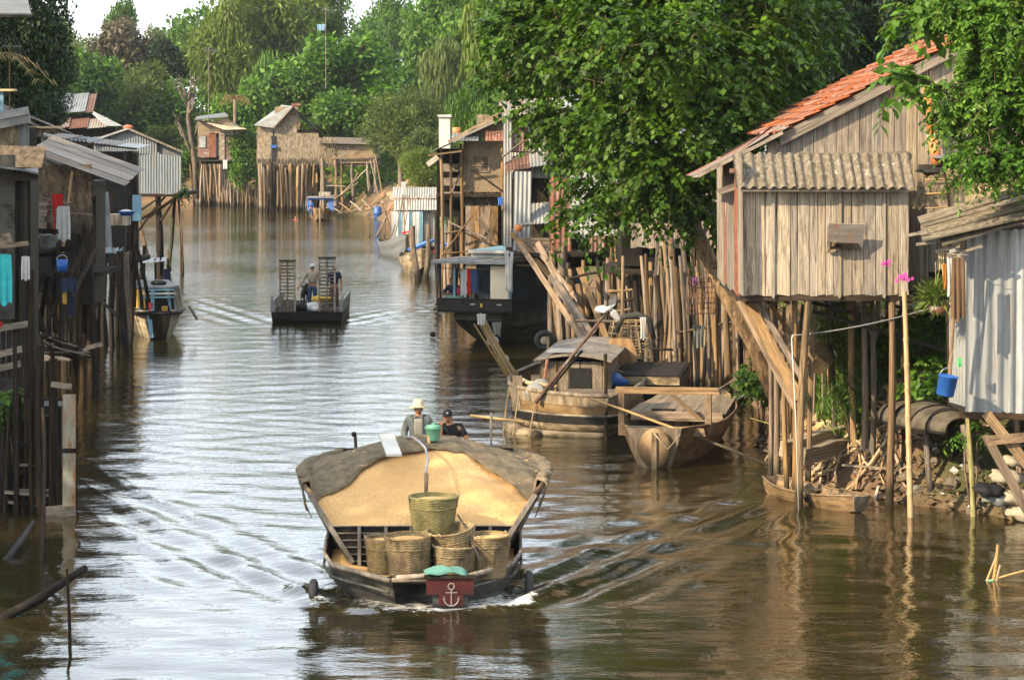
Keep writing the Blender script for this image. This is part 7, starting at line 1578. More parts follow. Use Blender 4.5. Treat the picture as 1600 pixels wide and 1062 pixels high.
for i in range(22): a = W(52 + R.uniform(0, 30), 520 + R.uniform(0, 30), 58); plank(a, W(110 + R.uniform(0, 34), 540 + R.uniform(0, 22), 58.5), .07, .04, m_plank_grey if i % 3 == 0 else m_plank_dark, L2, 'stacked_pole', up=(0, 0, 1))
for a, b_ in [((48, 560), (110, 560)), ((46, 555), (76, 558)), ((130, 545), (160, 537))]: plank(W(*a, 60), W(*b_, 60), .10, .06, m_plank_grey, L2, 'rail')
# things hung at L2
cloth('red_shirt', m_red, None, W(90, 303, 66.1), .30, 1.15, 'bright red shirt hanging from the rail under the slanting roof', 'shirt', seed=2, taper=.7)
cloth('white_shirt', m_whitec, None, W(99, 322, 65.9), .30, .88, 'white shirt hanging beside the red one on the left bank', 'shirt', seed=3, taper=1.25)
cloth('pale_shirt', m_beige, None, W(92, 325, 66.0), .16, .8, 'cream shirt between the red and the white shirts', 'shirt', seed=4)
cloth('white_towel', m_whitec, None, W(56, 330, 64), .12, 1.1, 'narrow white towel hanging left of the red shirt in the shade', 'towel', seed=5)
cloth('grey_trousers', m_navy, None, W(107, 434, 62), .38, .34, 'dark jacket thrown over a rail under the left bank house', 'jacket', seed=6, taper=1.1); cloth('yellow_cloth', m_yellow, None, W(101, 452, 62.1), .12, .35, 'yellow cloth hanging below the dark jacket', 'cloth', seed=7); cloth('navy_trousers', m_navy, None, W(112, 462, 62.2), .18, .5, 'navy trousers hanging beside the yellow cloth', 'trousers', seed=8)
t = T('blue_bucket', 'small blue bucket hanging under the slanting roof house', 'bucket', W(97, 415, 62)); MB().lathe([(.12, 0), (.135, .28), (.12, .28), (0, .26)], 14).o('bucket_body', m_bluec, t, True, Matrix.Translation(W(97, 424, 62))); MB().tube([W(97, 424, 62) + V((.13 * math.cos(a), 0, .28 + .12 * math.sin(a))) for a in np.linspace(0, math.pi, 8)], .006, 4).o('handle', m_metal, t)
t = T('cooking_pot', 'large dull cooking pot on the platform behind the white shirt', 'pot', W(77, 390, 66)); MB().lathe([(.18, 0), (.24, .1), (.25, .35), (.27, .37), (.24, .37), (0, .33)], 16).o('pot_body', m_grey_metal, t, True, Matrix.Translation(W(77, 390, 66))); MB().sphere(W(77, 390, 66) + V((0, 0, .38)), .08, 8, 5, (1, 1, .5)).o('lid_knob', m_grey_metal, t, True)
# L1 nearest house and thatched wall
L1 = T('near_left_house', 'dark concrete and board house nearest on the left edge', 'house', W(20, 700, 50), 'stilt houses of the left bank'); Y1 = 50
MB().box((W(-25, 0, Y1).x, Y1 + .8, 3.1), (1.1, 1.5, 3.9)).o('concrete_wall', m_concrete, L1)
p = W(-30, 500, Y1); MB().box((W(0, 0, Y1).x, Y1 - .03, H - 165 * Y1 / F), (.60, .08, 3.2)).o('concrete_panel', m_concrete, L1)
plank_wall(L1, W(24, 520, Y1), V((.30, 0, 0)), W(24, 268, Y1) - W(24, 520, Y1), .06, m_plank_dark, name='wall_plank'); plank_wall(L1, W(30, 660, Y1 - .3), V((.30, 0, 0)), W(30, 420, Y1 - .3) - W(30, 660, Y1 - .3), .07, m_plank_dark, name='wall_plank')
MB().box((W(10, 0, Y1).x - .2, Y1 + 1.1, 3.6), (.9, 1.9, 4.6)).o('wall_backing', m_black, L1)  # black box for the shaded interior behind the boards
b = MB(); b.grid([[W(-30, 256, Y1 - .6 + k) + V((0, 0, 0)), W(38, 264, Y1 - .6 + k), W(60, 262 + 8 * (k == 0), Y1 - .5 + k)] for k in (0, 1.5, 3)]); o = b.o('roof_sheet', m_tin_grey, L1); o.modifiers.new('t', 'SOLIDIFY').thickness = .04
plank(W(-20, 276, Y1 - .4), W(60, 276, Y1 - .3), .16, .06, m_plank_dark, L1, 'eave_board')
thatch(L1, W(-10, 262, Y1 + .8), V((.95, 0, -.02)), V((0, .6, .42)), m_thatch_dark, 900, .35, 'thatch_roof', .1, True)
plank(W(-10, 380, Y1 - .6), W(18, 372, Y1 - .6), .24, .04, m_beam, L1, 'shelf_board'); plank(W(-12, 386, Y1 - .8), W(44, 380, Y1 - .8), .09, .10, m_beam, L1, 'shelf_board')
for a, b_ in [((-10, 515), (48, 505)), ((-10, 556), (34, 545)), ((-10, 577), (32, 568)), ((2, 640), (62, 612))]: plank(W(*a, 48.6), W(*b_, 48.6), .12, .06, m_plank_grey, L1, 'rail')
for px in (5, 14, 24): plank(W(px, 590, 48.7), W(px, 510, 48.7), .07, .05, m_plank_dark, L1, 'rail_post')
for i in range(8): plank(W(-10 + i * 9, 700, 47.6), W(-10 + i * 9, 690 + 2 * i, 50), .10, .05, m_plank_dark, L1, 'deck_board', up=(0, 0, 1))
MB().box((W(15, 0, 47).x, 48.2, .9), (1.4, 2.0, 1.5)).o('under_shade_box', m_black, L1); MB().box((W(58, 0, 48).x, 48.0, .75), (1.05, .9, 2.1)).o('under_shade_box', m_black, L1)  # black boxes standing in for the shaded space under the house
plank_wall(L1, W(-40, 812, 46.9), V((1.72, 0, 0)), W(10, 640, 46.9) - W(10, 815, 46.9), .10, m_plank_dark, name='fence_board', jit=.5, skip=.5)
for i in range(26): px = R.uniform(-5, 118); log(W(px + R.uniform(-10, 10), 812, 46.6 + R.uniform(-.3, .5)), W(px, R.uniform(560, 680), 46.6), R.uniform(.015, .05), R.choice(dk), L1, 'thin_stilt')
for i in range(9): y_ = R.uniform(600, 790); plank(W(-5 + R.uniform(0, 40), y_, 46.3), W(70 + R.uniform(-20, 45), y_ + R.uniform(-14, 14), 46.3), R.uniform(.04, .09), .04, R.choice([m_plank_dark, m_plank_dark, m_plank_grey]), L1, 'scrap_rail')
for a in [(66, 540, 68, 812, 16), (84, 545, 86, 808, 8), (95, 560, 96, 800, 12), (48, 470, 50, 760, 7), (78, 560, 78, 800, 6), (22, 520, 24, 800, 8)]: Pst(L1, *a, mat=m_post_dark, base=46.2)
plank(W(80, 600, 46), W(112, 604, 46), .10, .05, m_plank_grey, L1, 'cross_board'); plank(W(70, 800, 46), W(118, 796, 46), .20, .06, m_plank_grey, L1, 'cross_board')
m_pt = mk('rusted_pale_sheet', (.20, .24, .20), (.30, .33, .27), (2, 2, 2), rough=.7, c3=(.22, .10, .03), s3=(6, 2, 1.2), t3=.50, w3=.14, rnd=.05)
for y0, y1 in ((616, 700), (708, 790)):
    p = W(98, y1, 45.8); q = W(118, y0, 45.8); MB().box(((p.x + q.x) / 2, 45.8, (p.z + q.z) / 2), (q.x - p.x, .03, q.z - p.z)).o('hanging_sheet', m_pt, L1)
Lt = T('thatch_wall_house', 'upper part of a house with straw wall and dark corner sheet at the left edge', 'house', W(10, 300, 64), 'stilt houses of the left bank')
thatch(Lt, W(-20, 258, 63), V((.80, 0, 0)), V((0, 0, 1.2)), m_thatch, 1100, .4, 'straw_wall', .06, True)
sheets(Lt, W(30, 252, 62.9), V((.24, 0, 0)), W(30, 182, 62.9) - W(30, 252, 62.9), m_tin_grey, wave=.1, amp=.012, w=.3, name='corner_sheet'); MB().box((W(5, 0, 63).x - .2, 64.2, 4.6), (1.2, 2.2, 4.8)).o('wall_backing', m_plank_dark, Lt)
MB().beam(W(-10, 190, 62.7), W(46, 179, 62.7), .05, .4, (0, 0, 1)).o('roof_edge', m_tin, Lt); MB().add([W(-10, 189, 62.6), W(46, 178, 62.6), W(40, 172, 66), W(-10, 182, 66)], [(0, 1, 2, 3)]).o('roof', m_tin, Lt)
Lr = T('ridge_roof_house', 'house roof with bamboo gable ribs and orange ledge behind the straw wall', 'house', W(60, 230, 92), 'buildings of the left bank'); 
MB().beam(W(2, 168, 92), W(92, 214, 92), .12, .10).o('barge_board', m_tin, Lr); MB().add([W(2, 166, 92), W(130, 216, 91), W(120, 212, 96), W(4, 160, 96)], [(0, 1, 2, 3)]).o('roof', m_rust_roof, Lr)
MB().add([W(2, 172, 92.3), W(100, 214, 92.3), W(100, 240, 92.3), W(2, 240, 92.3)], [(0, 1, 2, 3)]).o('gable', m_plank_dark, Lr)
for i in range(8): log(W(4 + i * 5, 186 + 1 * i, 92.1), W(6 + i * 6 + 3, 170 + i * 3, 92.1), .03, m_ply, Lr, 'gable_rib')
thatch(Lr, W(42, 214, 91.7), V((.9, 0, 0)), V((0, 0, .28)), m_thatch, 260, .2, 'straw_panel', .04, True); MB().box((W(60, 0, 91).x, 91.4, H + 6 * 91 / F), (1.6, .8, .07)).o('porch_roof', m_ply, Lr); MB().box((W(62, 0, 92).x, 92.6, 4.0), (3.2, .5, 4.6)).o('wall_backing', m_plank_dark, Lr)
MB().tube([W(68, 210, 91), W(84, 213, 91)], .06, 8).o('pipe', m_tin, Lr)
t = T('blue_post', 'bright blue post with a board top at the left edge above the roofs', 'post', W(3, 195, 80)); MB().box((W(2, 0, 80).x, 80, H + 35 * 80 / F - .0), (.14, .14, 1.2)).o('post', m_ltblue, t); MB().box((W(6, 0, 80).x, 80, H + 64 * 80 / F), (.75, .4, .07)).o('board_top', m_ply, t); MB().box((W(1, 0, 80).x, 80.3, 3.5), (.2, .3, 6)).o('lower_post', m_plank_dark, t)
Lc = T('near_tin_eave', 'grey tin eave corner of a near building cutting the top left of the view', 'roof', W(-80, 700, 46)); MB().add([W(-120, -60, 46), W(32, -60, 47.5), W(50, 22, 46), W(-120, 21, 46)], [(0, 1, 2, 3)])
b = MB(); b.grid([[W(-160, 20, 46), W(-60, 20, 46), W(49, 22, 46)], [W(-160, -60, 48), W(-60, -62, 48), W(28, -62, 48)]]); o = b.o('eave_sheet', m_tin_grey, Lc); o.modifiers.new('t', 'SOLIDIFY').thickness = .03
MB().beam(W(-160, 23, 46.05), W(48, 25, 46.05), .05, .05).o('gutter_board', m_plank_dark, Lc)
for px, yq in ((-120, 46.3), (-90, 48)): log((W(px, 0, yq).x, yq, tz(W(px, 0, yq).x, yq) - .5), W(px, 20, yq), .09, m_post_dark, Lc, 'post')
cloth('turquoise_towel', m_turq, None, W(6, 397, 48.8), .27, .95, 'turquoise towel hanging on the concrete wall at the left edge', 'towel', seed=3, taper=1.2)
cloth('pale_shirt', m_whitec, None, W(40, 400, 48.6), .15, .45, 'small off white top pegged below the shelf board on the left', 'shirt', seed=4, taper=1.1)
o = MB().tube([V(q) for q in [W(-10, 972, 36.3), W(60, 935, 36.6), W(134, 886, 37.2)]], [.07, .075, .05], 7); o = o.o('drift_log', m_post_dark, None, True); tag(o, 'dark log slanting out of the water at the lower left', 'log')
o = log(GZ(109, 1012, 1010), GZ(106, 888, 1010), .022, m_post_dark, None, 'thin_stick'); tag(o, 'thin upright stick in the water crossing the slanting log', 'stick')
o = MB().tube([W(0, 890, 41), W(28, 850, 42), W(52, 815, 44)], [.06, .06, .04], 7).o('dark_log', m_black, None, True); tag(o, 'dark slanting log in the shade below the nearest left house', 'log')
o = log(W(64, 880, 41), W(66, 640, 43.5), .035, m_post_dark, None, 'dark_post'); tag(o, 'dark post in the water in front of the nearest left house', 'post')
shrub('weeds with one red flower at the foot of the nearest left house', 22, 625, 47.0, 18, lf_mid, 50, .14, .3, 31, group='plants of the left bank')
o = MB().sphere(W(41, 652, 46.7), .05, 8, 6).o('red_flower', m_red, None, True); tag(o, 'single red flower among the weeds at the left edge', 'flower')
cloth('red_rag', m_red, None, W(1, 502, 48.3), .10, .10, 'scrap of red cloth at the left edge on the rail', 'cloth', seed=2)
t = T('palm_tree', 'palm frond of a tree reaching in at the left edge', 'palm', W(-40, 200, 88)); c = W(-30, 100, 88)
for k in range(9):
    a = k * .7 + .2; L = 2.3; b = MB(); P = [c + V((math.cos(a) * L * f, math.sin(a) * L * f, .5 * math.sin(f * 3) - .6 * f * f)) for f in np.linspace(0, 1, 9)]; b.tube(P, [.03] * 8 + [.01], 4)
    for q in P[1:]:
        for s in (-1, 1):
            for e in (0, .12): o_ = q + V((math.cos(a) * e, math.sin(a) * e, 0)); b.add([o_, o_ + V((-math.sin(a) * .45 * s + math.cos(a) * .2, math.cos(a) * .45 * s, -.25)), o_ + V((math.cos(a) * .05, 0, 0))], [(0, 1, 2)])
    b.o('frond', lf_dry if k in (0, 8) else lf_mid, t)
MB().tube([V((c.x - .3, c.y, tz(c.x, c.y))), c], .13, 7).o('trunk', m_bark, t, True)
# ================================================================ moored boats
m_cream = mk('cream_paint', (.62, .54, .38), (.70, .62, .45), (3, 3, 3), rnd=0, bump=.1)
# open skiff with cross frame
t = T('open_skiff', 'open brown wooden skiff with a raised wooden frame moored before the stilts', 'boat', (0, 0, 0)); sec = strake_boat(t, 7.0, 2.25, .80, m_hull_brown, (.16, .25), 5, (.50, .45), thw=(.28,), inmat=m_boatwood)
MB().lathe([(.02, 0), (.30, .0), (.33, .03), (.33, .05), (.02, .05)], 20).o('bow_disc', m_hull_brown, t, True, Matrix.Translation((.02, -.20, .56)) @ Matrix.Rotation(math.pi / 2, 4, 'X') @ Matrix.Diagonal((1, 1.25, 1, 1))); MB().box((.02, -.27, .50), (.10, .07, .78)).o('stem', m_boatwood, t)
for x in (-.92, .92): MB().box((x, 1.3, 1.12), (.13, .14, .85)).o('frame_post', m_beam, t)
plank((-1.05, 1.3, 1.58), (1.15, 1.3, 1.60), .14, .12, m_beam, t, 'frame_bar'); plank((-.85, .55, .80), (.95, .55, .82), .16, .06, m_beam, t, 'cross_board'); plank((.6, 2.5, .86), (-.2, 2.6, 1.5), .08, .06, m_beam, t, 'frame_stay')
for i in range(9): plank((-.98 + i * .24, 3.1, .92), (-.80 + i * .20, 6.3, .92 + .06), .22, .03, m_boatwood, t, 'deck_board', up=(0, 0, 1))
plank((-1.0, 3.05, .86), (1.0, 3.05, .86), .2, .05, m_beam, t, 'deck_beam'); MB().box((-.35, 3.4, 1.5 - .55), (.5, .25, .04)).o('hatch_slot', m_plank_dark, t)
MB().tube([(0, -.3, .9), (.3, -.32, .55), (.55, -.2, .85)], .02, 5).o('rope_loop', m_rope, t, True)
p = G(1024, 730); place(t, (p.x, p.y, -.14), -.21)
o = log(W(1105, 688, 53.2), W(922, 624, 54.0), .030, m_bamboo, None, 'punt_pole', 'bamboo'); tag(o, 'long punting pole lying across the open skiff to the left', 'pole')
o = log(W(1202, 727, 52.6), W(1090, 684, 53.2), .035, m_post_pale, None, 'punt_pole'); tag(o, 'pole sloping from the skiff down into the water on the right', 'pole')
# cabin boat
t = T('cabin_boat', 'old wooden cabin boat with long propeller shaft and bamboo bundle moored at the stilts', 'boat', (0, 0, 0)); st = 12; P = []
for i in range(st):
    f = i / (st - 1); y = f * 9.0; hw = 1.45 * (1 - (1 - min(1, f / .25)) ** 2 * .30) * (1 - .45 * max(0, (f - .7) / .3) ** 2); zt = .95 + .25 * (1 - f) ** 4 + .2 * f ** 3
    P.append([(-hw, y, zt), (-hw * .99, y + .05, zt * .62), (-hw * .92, y + .12, .26), (-hw * .72, y + .3, -.05), (0, y + .45, -.3), (hw * .72, y + .3, -.05), (hw * .92, y + .12, .26), (hw * .99, y + .05, zt * .62), (hw, y, zt)])
OUT = [(.95, -.02), (.45, .02), (-.10, .16), (-.60, .42), (-1.02, .85), (-1.32, 1.5), (-1.47, 2.6), (-1.48, 4.5), (-1.35, 6.6), (-.95, 8.2), (-.2, 9.2), (.6, 8.9), (1.2, 7.4), (1.45, 5.0), (1.45, 2.8), (1.35, 1.2), (1.15, .3)]
def loop(z, k):
    r = []
    for i, (x, y) in enumerate(OUT):
        up = .16 * max(0, 1 - abs(i - 6) / 5.0) * (z > .5) ; r.append((x * k, 4.4 + (y - 4.4) * (1 - (1 - k) * .32), z + up * (z - .4) * 1.2))
    return r
LV = [(-.35, .50), (-.02, .80), (.22, .93), (.42, .985), (.62, 1.01), (.82, 1.03), (1.02, 1.05)]
for i in range(6):
    k0, k1 = LV[i], LV[i + 1]; ex = .012 * (i % 2)
    b = MB().grid([loop(k0[0], k0[1] + ex), loop(k1[0] + .015, k1[1] + ex)], True); o = b.o('lower_strake' if i < 3 else 'strake', [m_hull_pale, m_hull_pale, m_hull_pale, m_black, m_hull_brown, m_boatwood][i], t, i < 3); o.modifiers.new('t', 'SOLIDIFY').thickness = .03
MB().tube([V(q) + V((0, 0, .02)) for q in loop(1.04, 1.06)] + [V(loop(1.04, 1.06)[0])], .055, 6).o('gunwale', m_boatwood, t, True); MB().tube([V(q) for q in loop(.60, 1.03)] + [V(loop(.6, 1.03)[0])], .035, 6).o('rubbing_strake', m_hull_pale, t, True)
MB().tube([V(q) + V((-.08, -.05, 0)) for q in loop(.10, .96)[3:9]], [.12, .16, .18, .18, .16, .12], 9).o('log_fender', m_hull_pale, t, True)
for k in (3, 4, 5, 6): q0 = V(loop(1.04, 1.06)[k]); q1 = V(loop(.1, 1.02)[k]); MB().tube([q0, q0.lerp(q1, .5) + V((-.10, -.05, 0)), q1 + V((-.2, -.1, -.05))], .018, 5).o('fender_rope', m_rope, t)
MB().add([tuple(q) for q in loop(.62, .97)], [tuple(range(17))]).o('inner_deck', m_plank_dark, t)
# cabin
plank_wall(t, (-.75, 2.2, .9), (1.5, 0, 0), (0, 0, .72), .2, m_boatwood, name='cabin_plank', jit=0)
batten_wall(t, (-.77, 6.8, .9), (0, -4.6, 0), (0, 0, .68), .17, m_boatwood, name='cabin_side_board', jit=0); batten_wall(t, (.77, 2.2, .9), (0, 4.6, 0), (0, 0, .68), .17, m_boatwood, name='cabin_side_board', jit=0)
MB().box((0, 4.5, 1.20), (1.4, 4.5, .6)).o('cabin_backing', m_plank_dark, t); rows = []
for y in (1.95, 3.5, 5, 6.95): rows.append([(x, y, 1.66 + .16 * math.cos(x * 1.6) + .01 * math.sin(y * 3)) for x in np.linspace(-.92, .92, 9)])
o = MB().grid(rows).o('cabin_roof', m_plank_grey, t); o.modifiers.new('t', 'SOLIDIFY').thickness = .05
MB().box((-.25, 2.5, 1.85), (.75, .9, .03)).o('roof_tin', m_tin, t); MB().box((-.42, 2.16, 1.25), (.03, .03, .7)).o('door_stick', m_bamboo, t)
MB().box((.15, 2.17, 1.2), (.5, .03, .55)).o('doorway', m_black, t)  # black panel, the cabin's inner darkness painted on
for x, h_ in ((-1.15, 1.5), (-.85, 1.35)): MB().box((x, .9 + (x > -1), 1.0), (.22, .08, h_ - .7)).o('stern_board', m_boatwood, t)
MB().sphere((-.62, .95, 1.1), .26, 12, 8, (1, .9, .9)).o('engine', m_grey_metal, t, True); MB().lathe([(.2, 0), (.24, .05), (.2, .1), (0, .1)], 16).o('flywheel', m_grey_metal, t, True, Matrix.Translation((-.7, .62, 1.05)) @ Matrix.Rotation(math.pi / 2, 4, 'X')); MB().tube([(-.55, 1.1, 1.3), (-.5, 1.2, 1.75)], .04, 6).o('exhaust', m_rust, t)
MB().box((.55, 1.0, 1.02), (1.3, 1.3, .05)).o('stern_deck', m_boatwood, t)
s0 = V((-.65, .2, .86)); s1 = V((1.05, .0, 3.02)); MB().tube([s0, s1], [.05, .03], 7).o('propeller_shaft', m_rust, t, True); MB().tube([s0 + V((.15, .15, .1)), s0.lerp(s1, .55) + V((.12, .1, 0))], .03, 6).o('shaft_support', m_plank_dark, t); MB().tube([s0.lerp(s1, .55), s0.lerp(s1, .82) + V((0, .0, -.10)), s1 + V((-.25, 0, -.35))], .014, 5).o('skeg_rod', m_rust, t)
ax = (s1 - s0).normalized(); pr = MB().sphere(s1, .06, 9, 6).o('propeller_hub', m_metal, t, True)
for k in range(3):
    a = k * 2.094 + .35; u = V((0, -1, 0)).cross(ax).normalized(); v_ = ax.cross(u); d_ = V((math.cos(a), .0, math.sin(a))); d_ = (u * math.cos(a) + v_ * math.sin(a)); d_ = V((math.cos(a + .8), -.15, math.sin(a + .8))); c_ = s1 + d_ * .19
    side = d_.cross(V((0, 1, 0))).normalized(); b = MB(); b.add([s1 + d_ * .04 - side * .03, s1 + d_ * .13 - side * .085 + V((0, .03, 0)), s1 + d_ * .30 - side * .07 + V((0, .05, 0)), s1 + d_ * .35, s1 + d_ * .30 + side * .07 - V((0, .05, 0)), s1 + d_ * .13 + side * .085 - V((0, .03, 0)), s1 + d_ * .04 + side * .03], [(0, 1, 2, 3, 4, 5, 6)]); o = b.o('propeller_blade', m_metal, t); o.modifiers.new('t', 'SOLIDIFY').thickness = .012
MB().tube([(.95, -.02, 2.0), (.98, -.05, -.2)], .045, 6).o('rudder_post', m_post_dark, t); 
MB().tube([(-1.1, 3.0, 1.0), (-1.15, 1.6, 1.25), (-.9, .8, 1.25), (-.2, .5, 1.2)], .05, 6).o('bent_branch', m_bamboo, t, True)
p = G(905, 688); CBM = Matrix.Translation((p.x - .35, p.y + .3, -.08)) @ Matrix.Rotation(-.13, 4, 'Z'); t.matrix_basis = CBM
t = T('pole_bundle', 'bundle of thin bamboo poles tied with white cloth leaning over the cabin boat side', 'poles', W(800, 600, 60))
for k in range(9): log(W(802 + R.uniform(-8, 8), 590 + R.uniform(-6, 6), 61 + R.uniform(-.1, .1)), W(744 + R.uniform(-4, 14), 490 + R.uniform(0, 18), 60.4 + R.uniform(-.1, .1)), .026, m_bamboo, t, 'bamboo_pole', 'bamboo')
cloth('tied_cloth', m_whitec, t, W(752, 490, 60.2), .22, .26, seed=3)
for f in (.3, .6): q = W(802, 590, 61).lerp(W(748, 495, 60.4), f); MB().tube([q + V((.13 * math.cos(a), .1, .1 * math.sin(a))) for a in np.linspace(0, 6.28, 9)], .02, 5).o('rope_tie', m_whitec, t)
o = cloth('net_bundle', m_greyc, None, W(776, 503, 62), .24, .32, seed=6); tag(o, 'grey net bundle hanging behind the tied bamboo poles', 'net')
t = T('tyre', 'old tyre with a white hub standing on the cabin boat roof end', 'tyre', W(851, 545, 64.5)); q = W(851, 532, 64.3); MB().tube([q + V((.20 * math.cos(a), 0, .20 * math.sin(a))) for a in np.linspace(0, 2 * math.pi, 21)], .065, 8, cap=False).o('tyre_ring', m_rubber, t, True); MB().sphere(q, .11, 12, 8, (1, .4, 1)).o('white_hub', m_beige, t, True); MB().tube([q + V((.08, -.1, .12)), q + V((.08, -.1, -.4))], .03, 5).o('stake', m_bamboo, t)
# dark box hull beside it
t = T('dark_barge', 'dark flat barge half hidden between the cabin boat and the skiff', 'boat', (0, 0, 0)); b = MB(); b.grid([[(-1.0, 0, -.2), (1.0, 0, -.2), (1.15, -.1, 1.25), (-1.15, -.1, 1.25)], [(-1.0, 3.6, -.2), (1.0, 3.6, -.2), (1.15, 3.6, 1.25), (-1.15, 3.6, 1.25)]], True); b.f.append((0, 1, 2, 3)); b.o('hull', m_black, t)
MB().box((0, 1.75, 1.28), (2.2, 3.6, .06)).o('deck', m_plank_dark, t); MB().box((0, -.12, 1.18), (2.3, .06, .18)).o('rim_board', m_hull_pale, t); 
for s in (-1, 1): MB().tube([(s * 1.16, -.1, 1.3), (s * 1.16, 3.5, 1.3)], .04, 6).o('gunwale', m_plank_dark, t)
q = G(975, 668); place(t, (q.x + .25, q.y + 1.5, -.22), -.14)
q = W(955, 594, 61.2); b = MB().sphere((0, 0, 0), 1, 16, 10); b.v = [(x * .62, y * .4, z * .18 * (1 + .3 * math.sin(x * 7))) for x, y, z in b.v]; o = b.o('blue_tarp', m_bluec, None, True); tag(o, 'crumpled blue tarpaulin under the pale basin on the dark barge', 'tarpaulin'); place(o, q + V((-.05, 0, -.02)))
t = T('basin', 'pale greenish plastic basin standing on the blue tarpaulin', 'basin', q); MB().lathe([(.30, 0), (.33, .05), (.36, .27), (.39, .28), (.35, .28), (.31, .06), (0, .04)], 22).o('bowl', solid('pale_green_plastic', (.62, .65, .42)), t, True); MB().lathe([(.385, .27), (.40, .29), (.385, .30)], 22, cap=False).o('rim', m_whitec, t, True); place(t, q + V((.12, -.1, .12)))
t = T('bamboo_cage', 'conical bamboo lattice cage standing behind the cabin boat', 'cage', W(985, 575, 65)); c = W(982, 560, 65)
for k in range(12): a = k * math.pi / 6; log(c + V((.62 * math.cos(a), .5 * math.sin(a), 0)), c + V((.42 * math.cos(a), .35 * math.sin(a), .95)), .018, m_bamboo, t, 'stave')
for k in range(7): MB().tube([c + V(((.62 - .033 * k) * math.cos(a), (.5 - .025 * k) * math.sin(a), .05 + k * .15)) for a in np.linspace(0, 2 * math.pi, 17)], .014, 4, cap=False).o('hoop', m_bamboo, t)
o = MB().tube([W(962, 520, 64.4), W(972, 496, 64.4), W(995, 492, 64.4), W(1015, 500, 64.4), W(1022, 530, 64.4)], [.07, .08, .09, .09, .06], 7).o('black_net', m_rubber, None, True); tag(o, 'black rolled net draped over the bamboo cage', 'net')
cloth('white_rag', m_whitec, None, W(1005, 495, 64.1), .16, .55, 'white rag hanging on the bamboo cage beside the black net', 'cloth', seed=3)
cloth('brown_tarp', solid('tan_tarp', (.34, .20, .09)), None, W(970, 528, 62.8), .52, .62, 'tan canvas draped before the bamboo cage', 'canvas', seed=4, taper=1.5)
for i, (a, b_, s, m_) in enumerate([((940, 570, 62), (1110, 610, 61), .1, m_bamboo_green), ((1030, 612, 60), (1175, 572, 64), .35, m_rope), ((1030, 616, 60), (1178, 560, 64), .45, m_rope), ((1140, 632, 60), (1190, 598, 63), .0, m_whitec), ((1142, 640, 58), (1205, 662, 56), .03, m_bamboo_green), ((1140, 634, 60), (1180, 545, 64), .2, m_wire), ((960, 560, 63), (1040, 520, 65), .1, m_wire)]):
    o = rope(W(*a), W(*b_), .022 if i == 0 else .013, m_, None, 'mooring_rope', s); tag(o, ['greenish bamboo line from the cabin boat to the skiff', 'upper mooring rope sagging from the skiff to the stilts', 'lower mooring rope sagging from the skiff to the stilts', 'taut white rope from the skiff stern to the stilts', 'green line from the skiff to the right hand stilts', 'black line hanging between skiff and stilts', 'black line behind the basin to the stilts'][i], 'rope', 'mooring ropes')
# dark houseboat
t = T('houseboat', 'dark moored houseboat with flat pale roof and washing under the awning', 'houseboat', (0, 0, 0)); P = []
for i in range(12):
    f = i / 11; y = f * 10; hw = 1.35 * (.62 + .38 * min(1, f / .35) ** .6); zb = -.3 + 1.1 * max(0, 1 - f / .28) ** 1.5; P.append([(-hw, y, 1.12), (-hw * .96, y, max(zb, .55)), (-hw * .6, y + .2, zb), (0, y + .2, zb - .12), (hw * .6, y + .2, zb), (hw * .96, y, max(zb, .55)), (hw, y, 1.12)])
b = MB().grid(P); b.f.append(tuple(range(7))); b.f.append(tuple(len(b.v) - 7 + i for i in range(6, -1, -1))); b.o('lower_hull', mk('weedy_hull', (.045, .042, .028), (.12, .11, .07), (2, 2, 4), rnd=0, bump=.3), t)
MB().box((0, -.35, 1.26), (2.55, .06, .42)).o('bow_bulwark', m_black, t); MB().box((1.25, 2.5, 1.26), (.06, 5.7, .42)).o('side_bulwark', m_black, t); MB().box((-1.25, 2.5, 1.26), (.06, 5.7, .42)).o('side_bulwark', m_black, t); MB().box((0, 3, 1.1), (2.5, 6.8, .06)).o('deck', m_plank_dark, t); MB().beam((-1.27, -.36, 1.49), (1.27, -.36, 1.49), .08, .05).o('bulwark_cap', m_plank_dark, t)
MB().box((.3, 4.5, 1.95), (1.75, 6.2, 1.5)).o('cabin', mk('dark_blue_paint', (.02, .032, .04), (.05, .07, .085), (3, 3, 3), rnd=0, rough=.5), t)
MB().box((.80, -.20, 2.0), (.62, .05, 1.12)).o('white_door', m_cream, t); MB().box((.80, -.16, 2.0), (.70, .04, 1.2)).o('door_frame', m_plank_dark, t)
MB().box((1.22, 3.0, 2.15), (.05, 1.5, .65)).o('window', mk('dirty_glass', (.08, .13, .15), (.16, .22, .24), rough=.15, rnd=0, bump=0, spec=.6), t); MB().box((1.22, 5.4, 1.8), (.05, 1.1, .8)).o('side_panel', m_tin_grey, t)
for x0, x1, y0, y1, z, m_ in ((-1.45, 1.35, -.45, 2.2, 2.70, m_tin_blue), (-.9, 1.3, 1.6, 7.5, 2.95, m_ltblue)): 
    MB().box(((x0 + x1) / 2, (y0 + y1) / 2, z), (x1 - x0, y1 - y0, .06)).o('roof_panel', m_, t); MB().box(((x0 + x1) / 2, y0 - .03, z - .02), (x1 - x0, .04, .10)).o('roof_trim', m_tin, t)
for i in range(4): MB().box((-1.1 + i * .72, .8, 2.74), (.5, 2.1, .02)).o('roof_board', [m_plank_grey, m_tin_grey][i % 2], t)
MB().box((.2, 4.5, 2.83), (2.1, 5.6, .18)).o('roof_step', m_tin_blue, t)
for x, y in ((-1.2, -.3), (1.2, -.3), (-1.2, 2.0), (-.75, -.2)): MB().tube([(x, y, 1.1), (x, y, 2.7)], .04, 6).o('awning_post', m_plank_dark if x < -1 else m_ltblue, t)
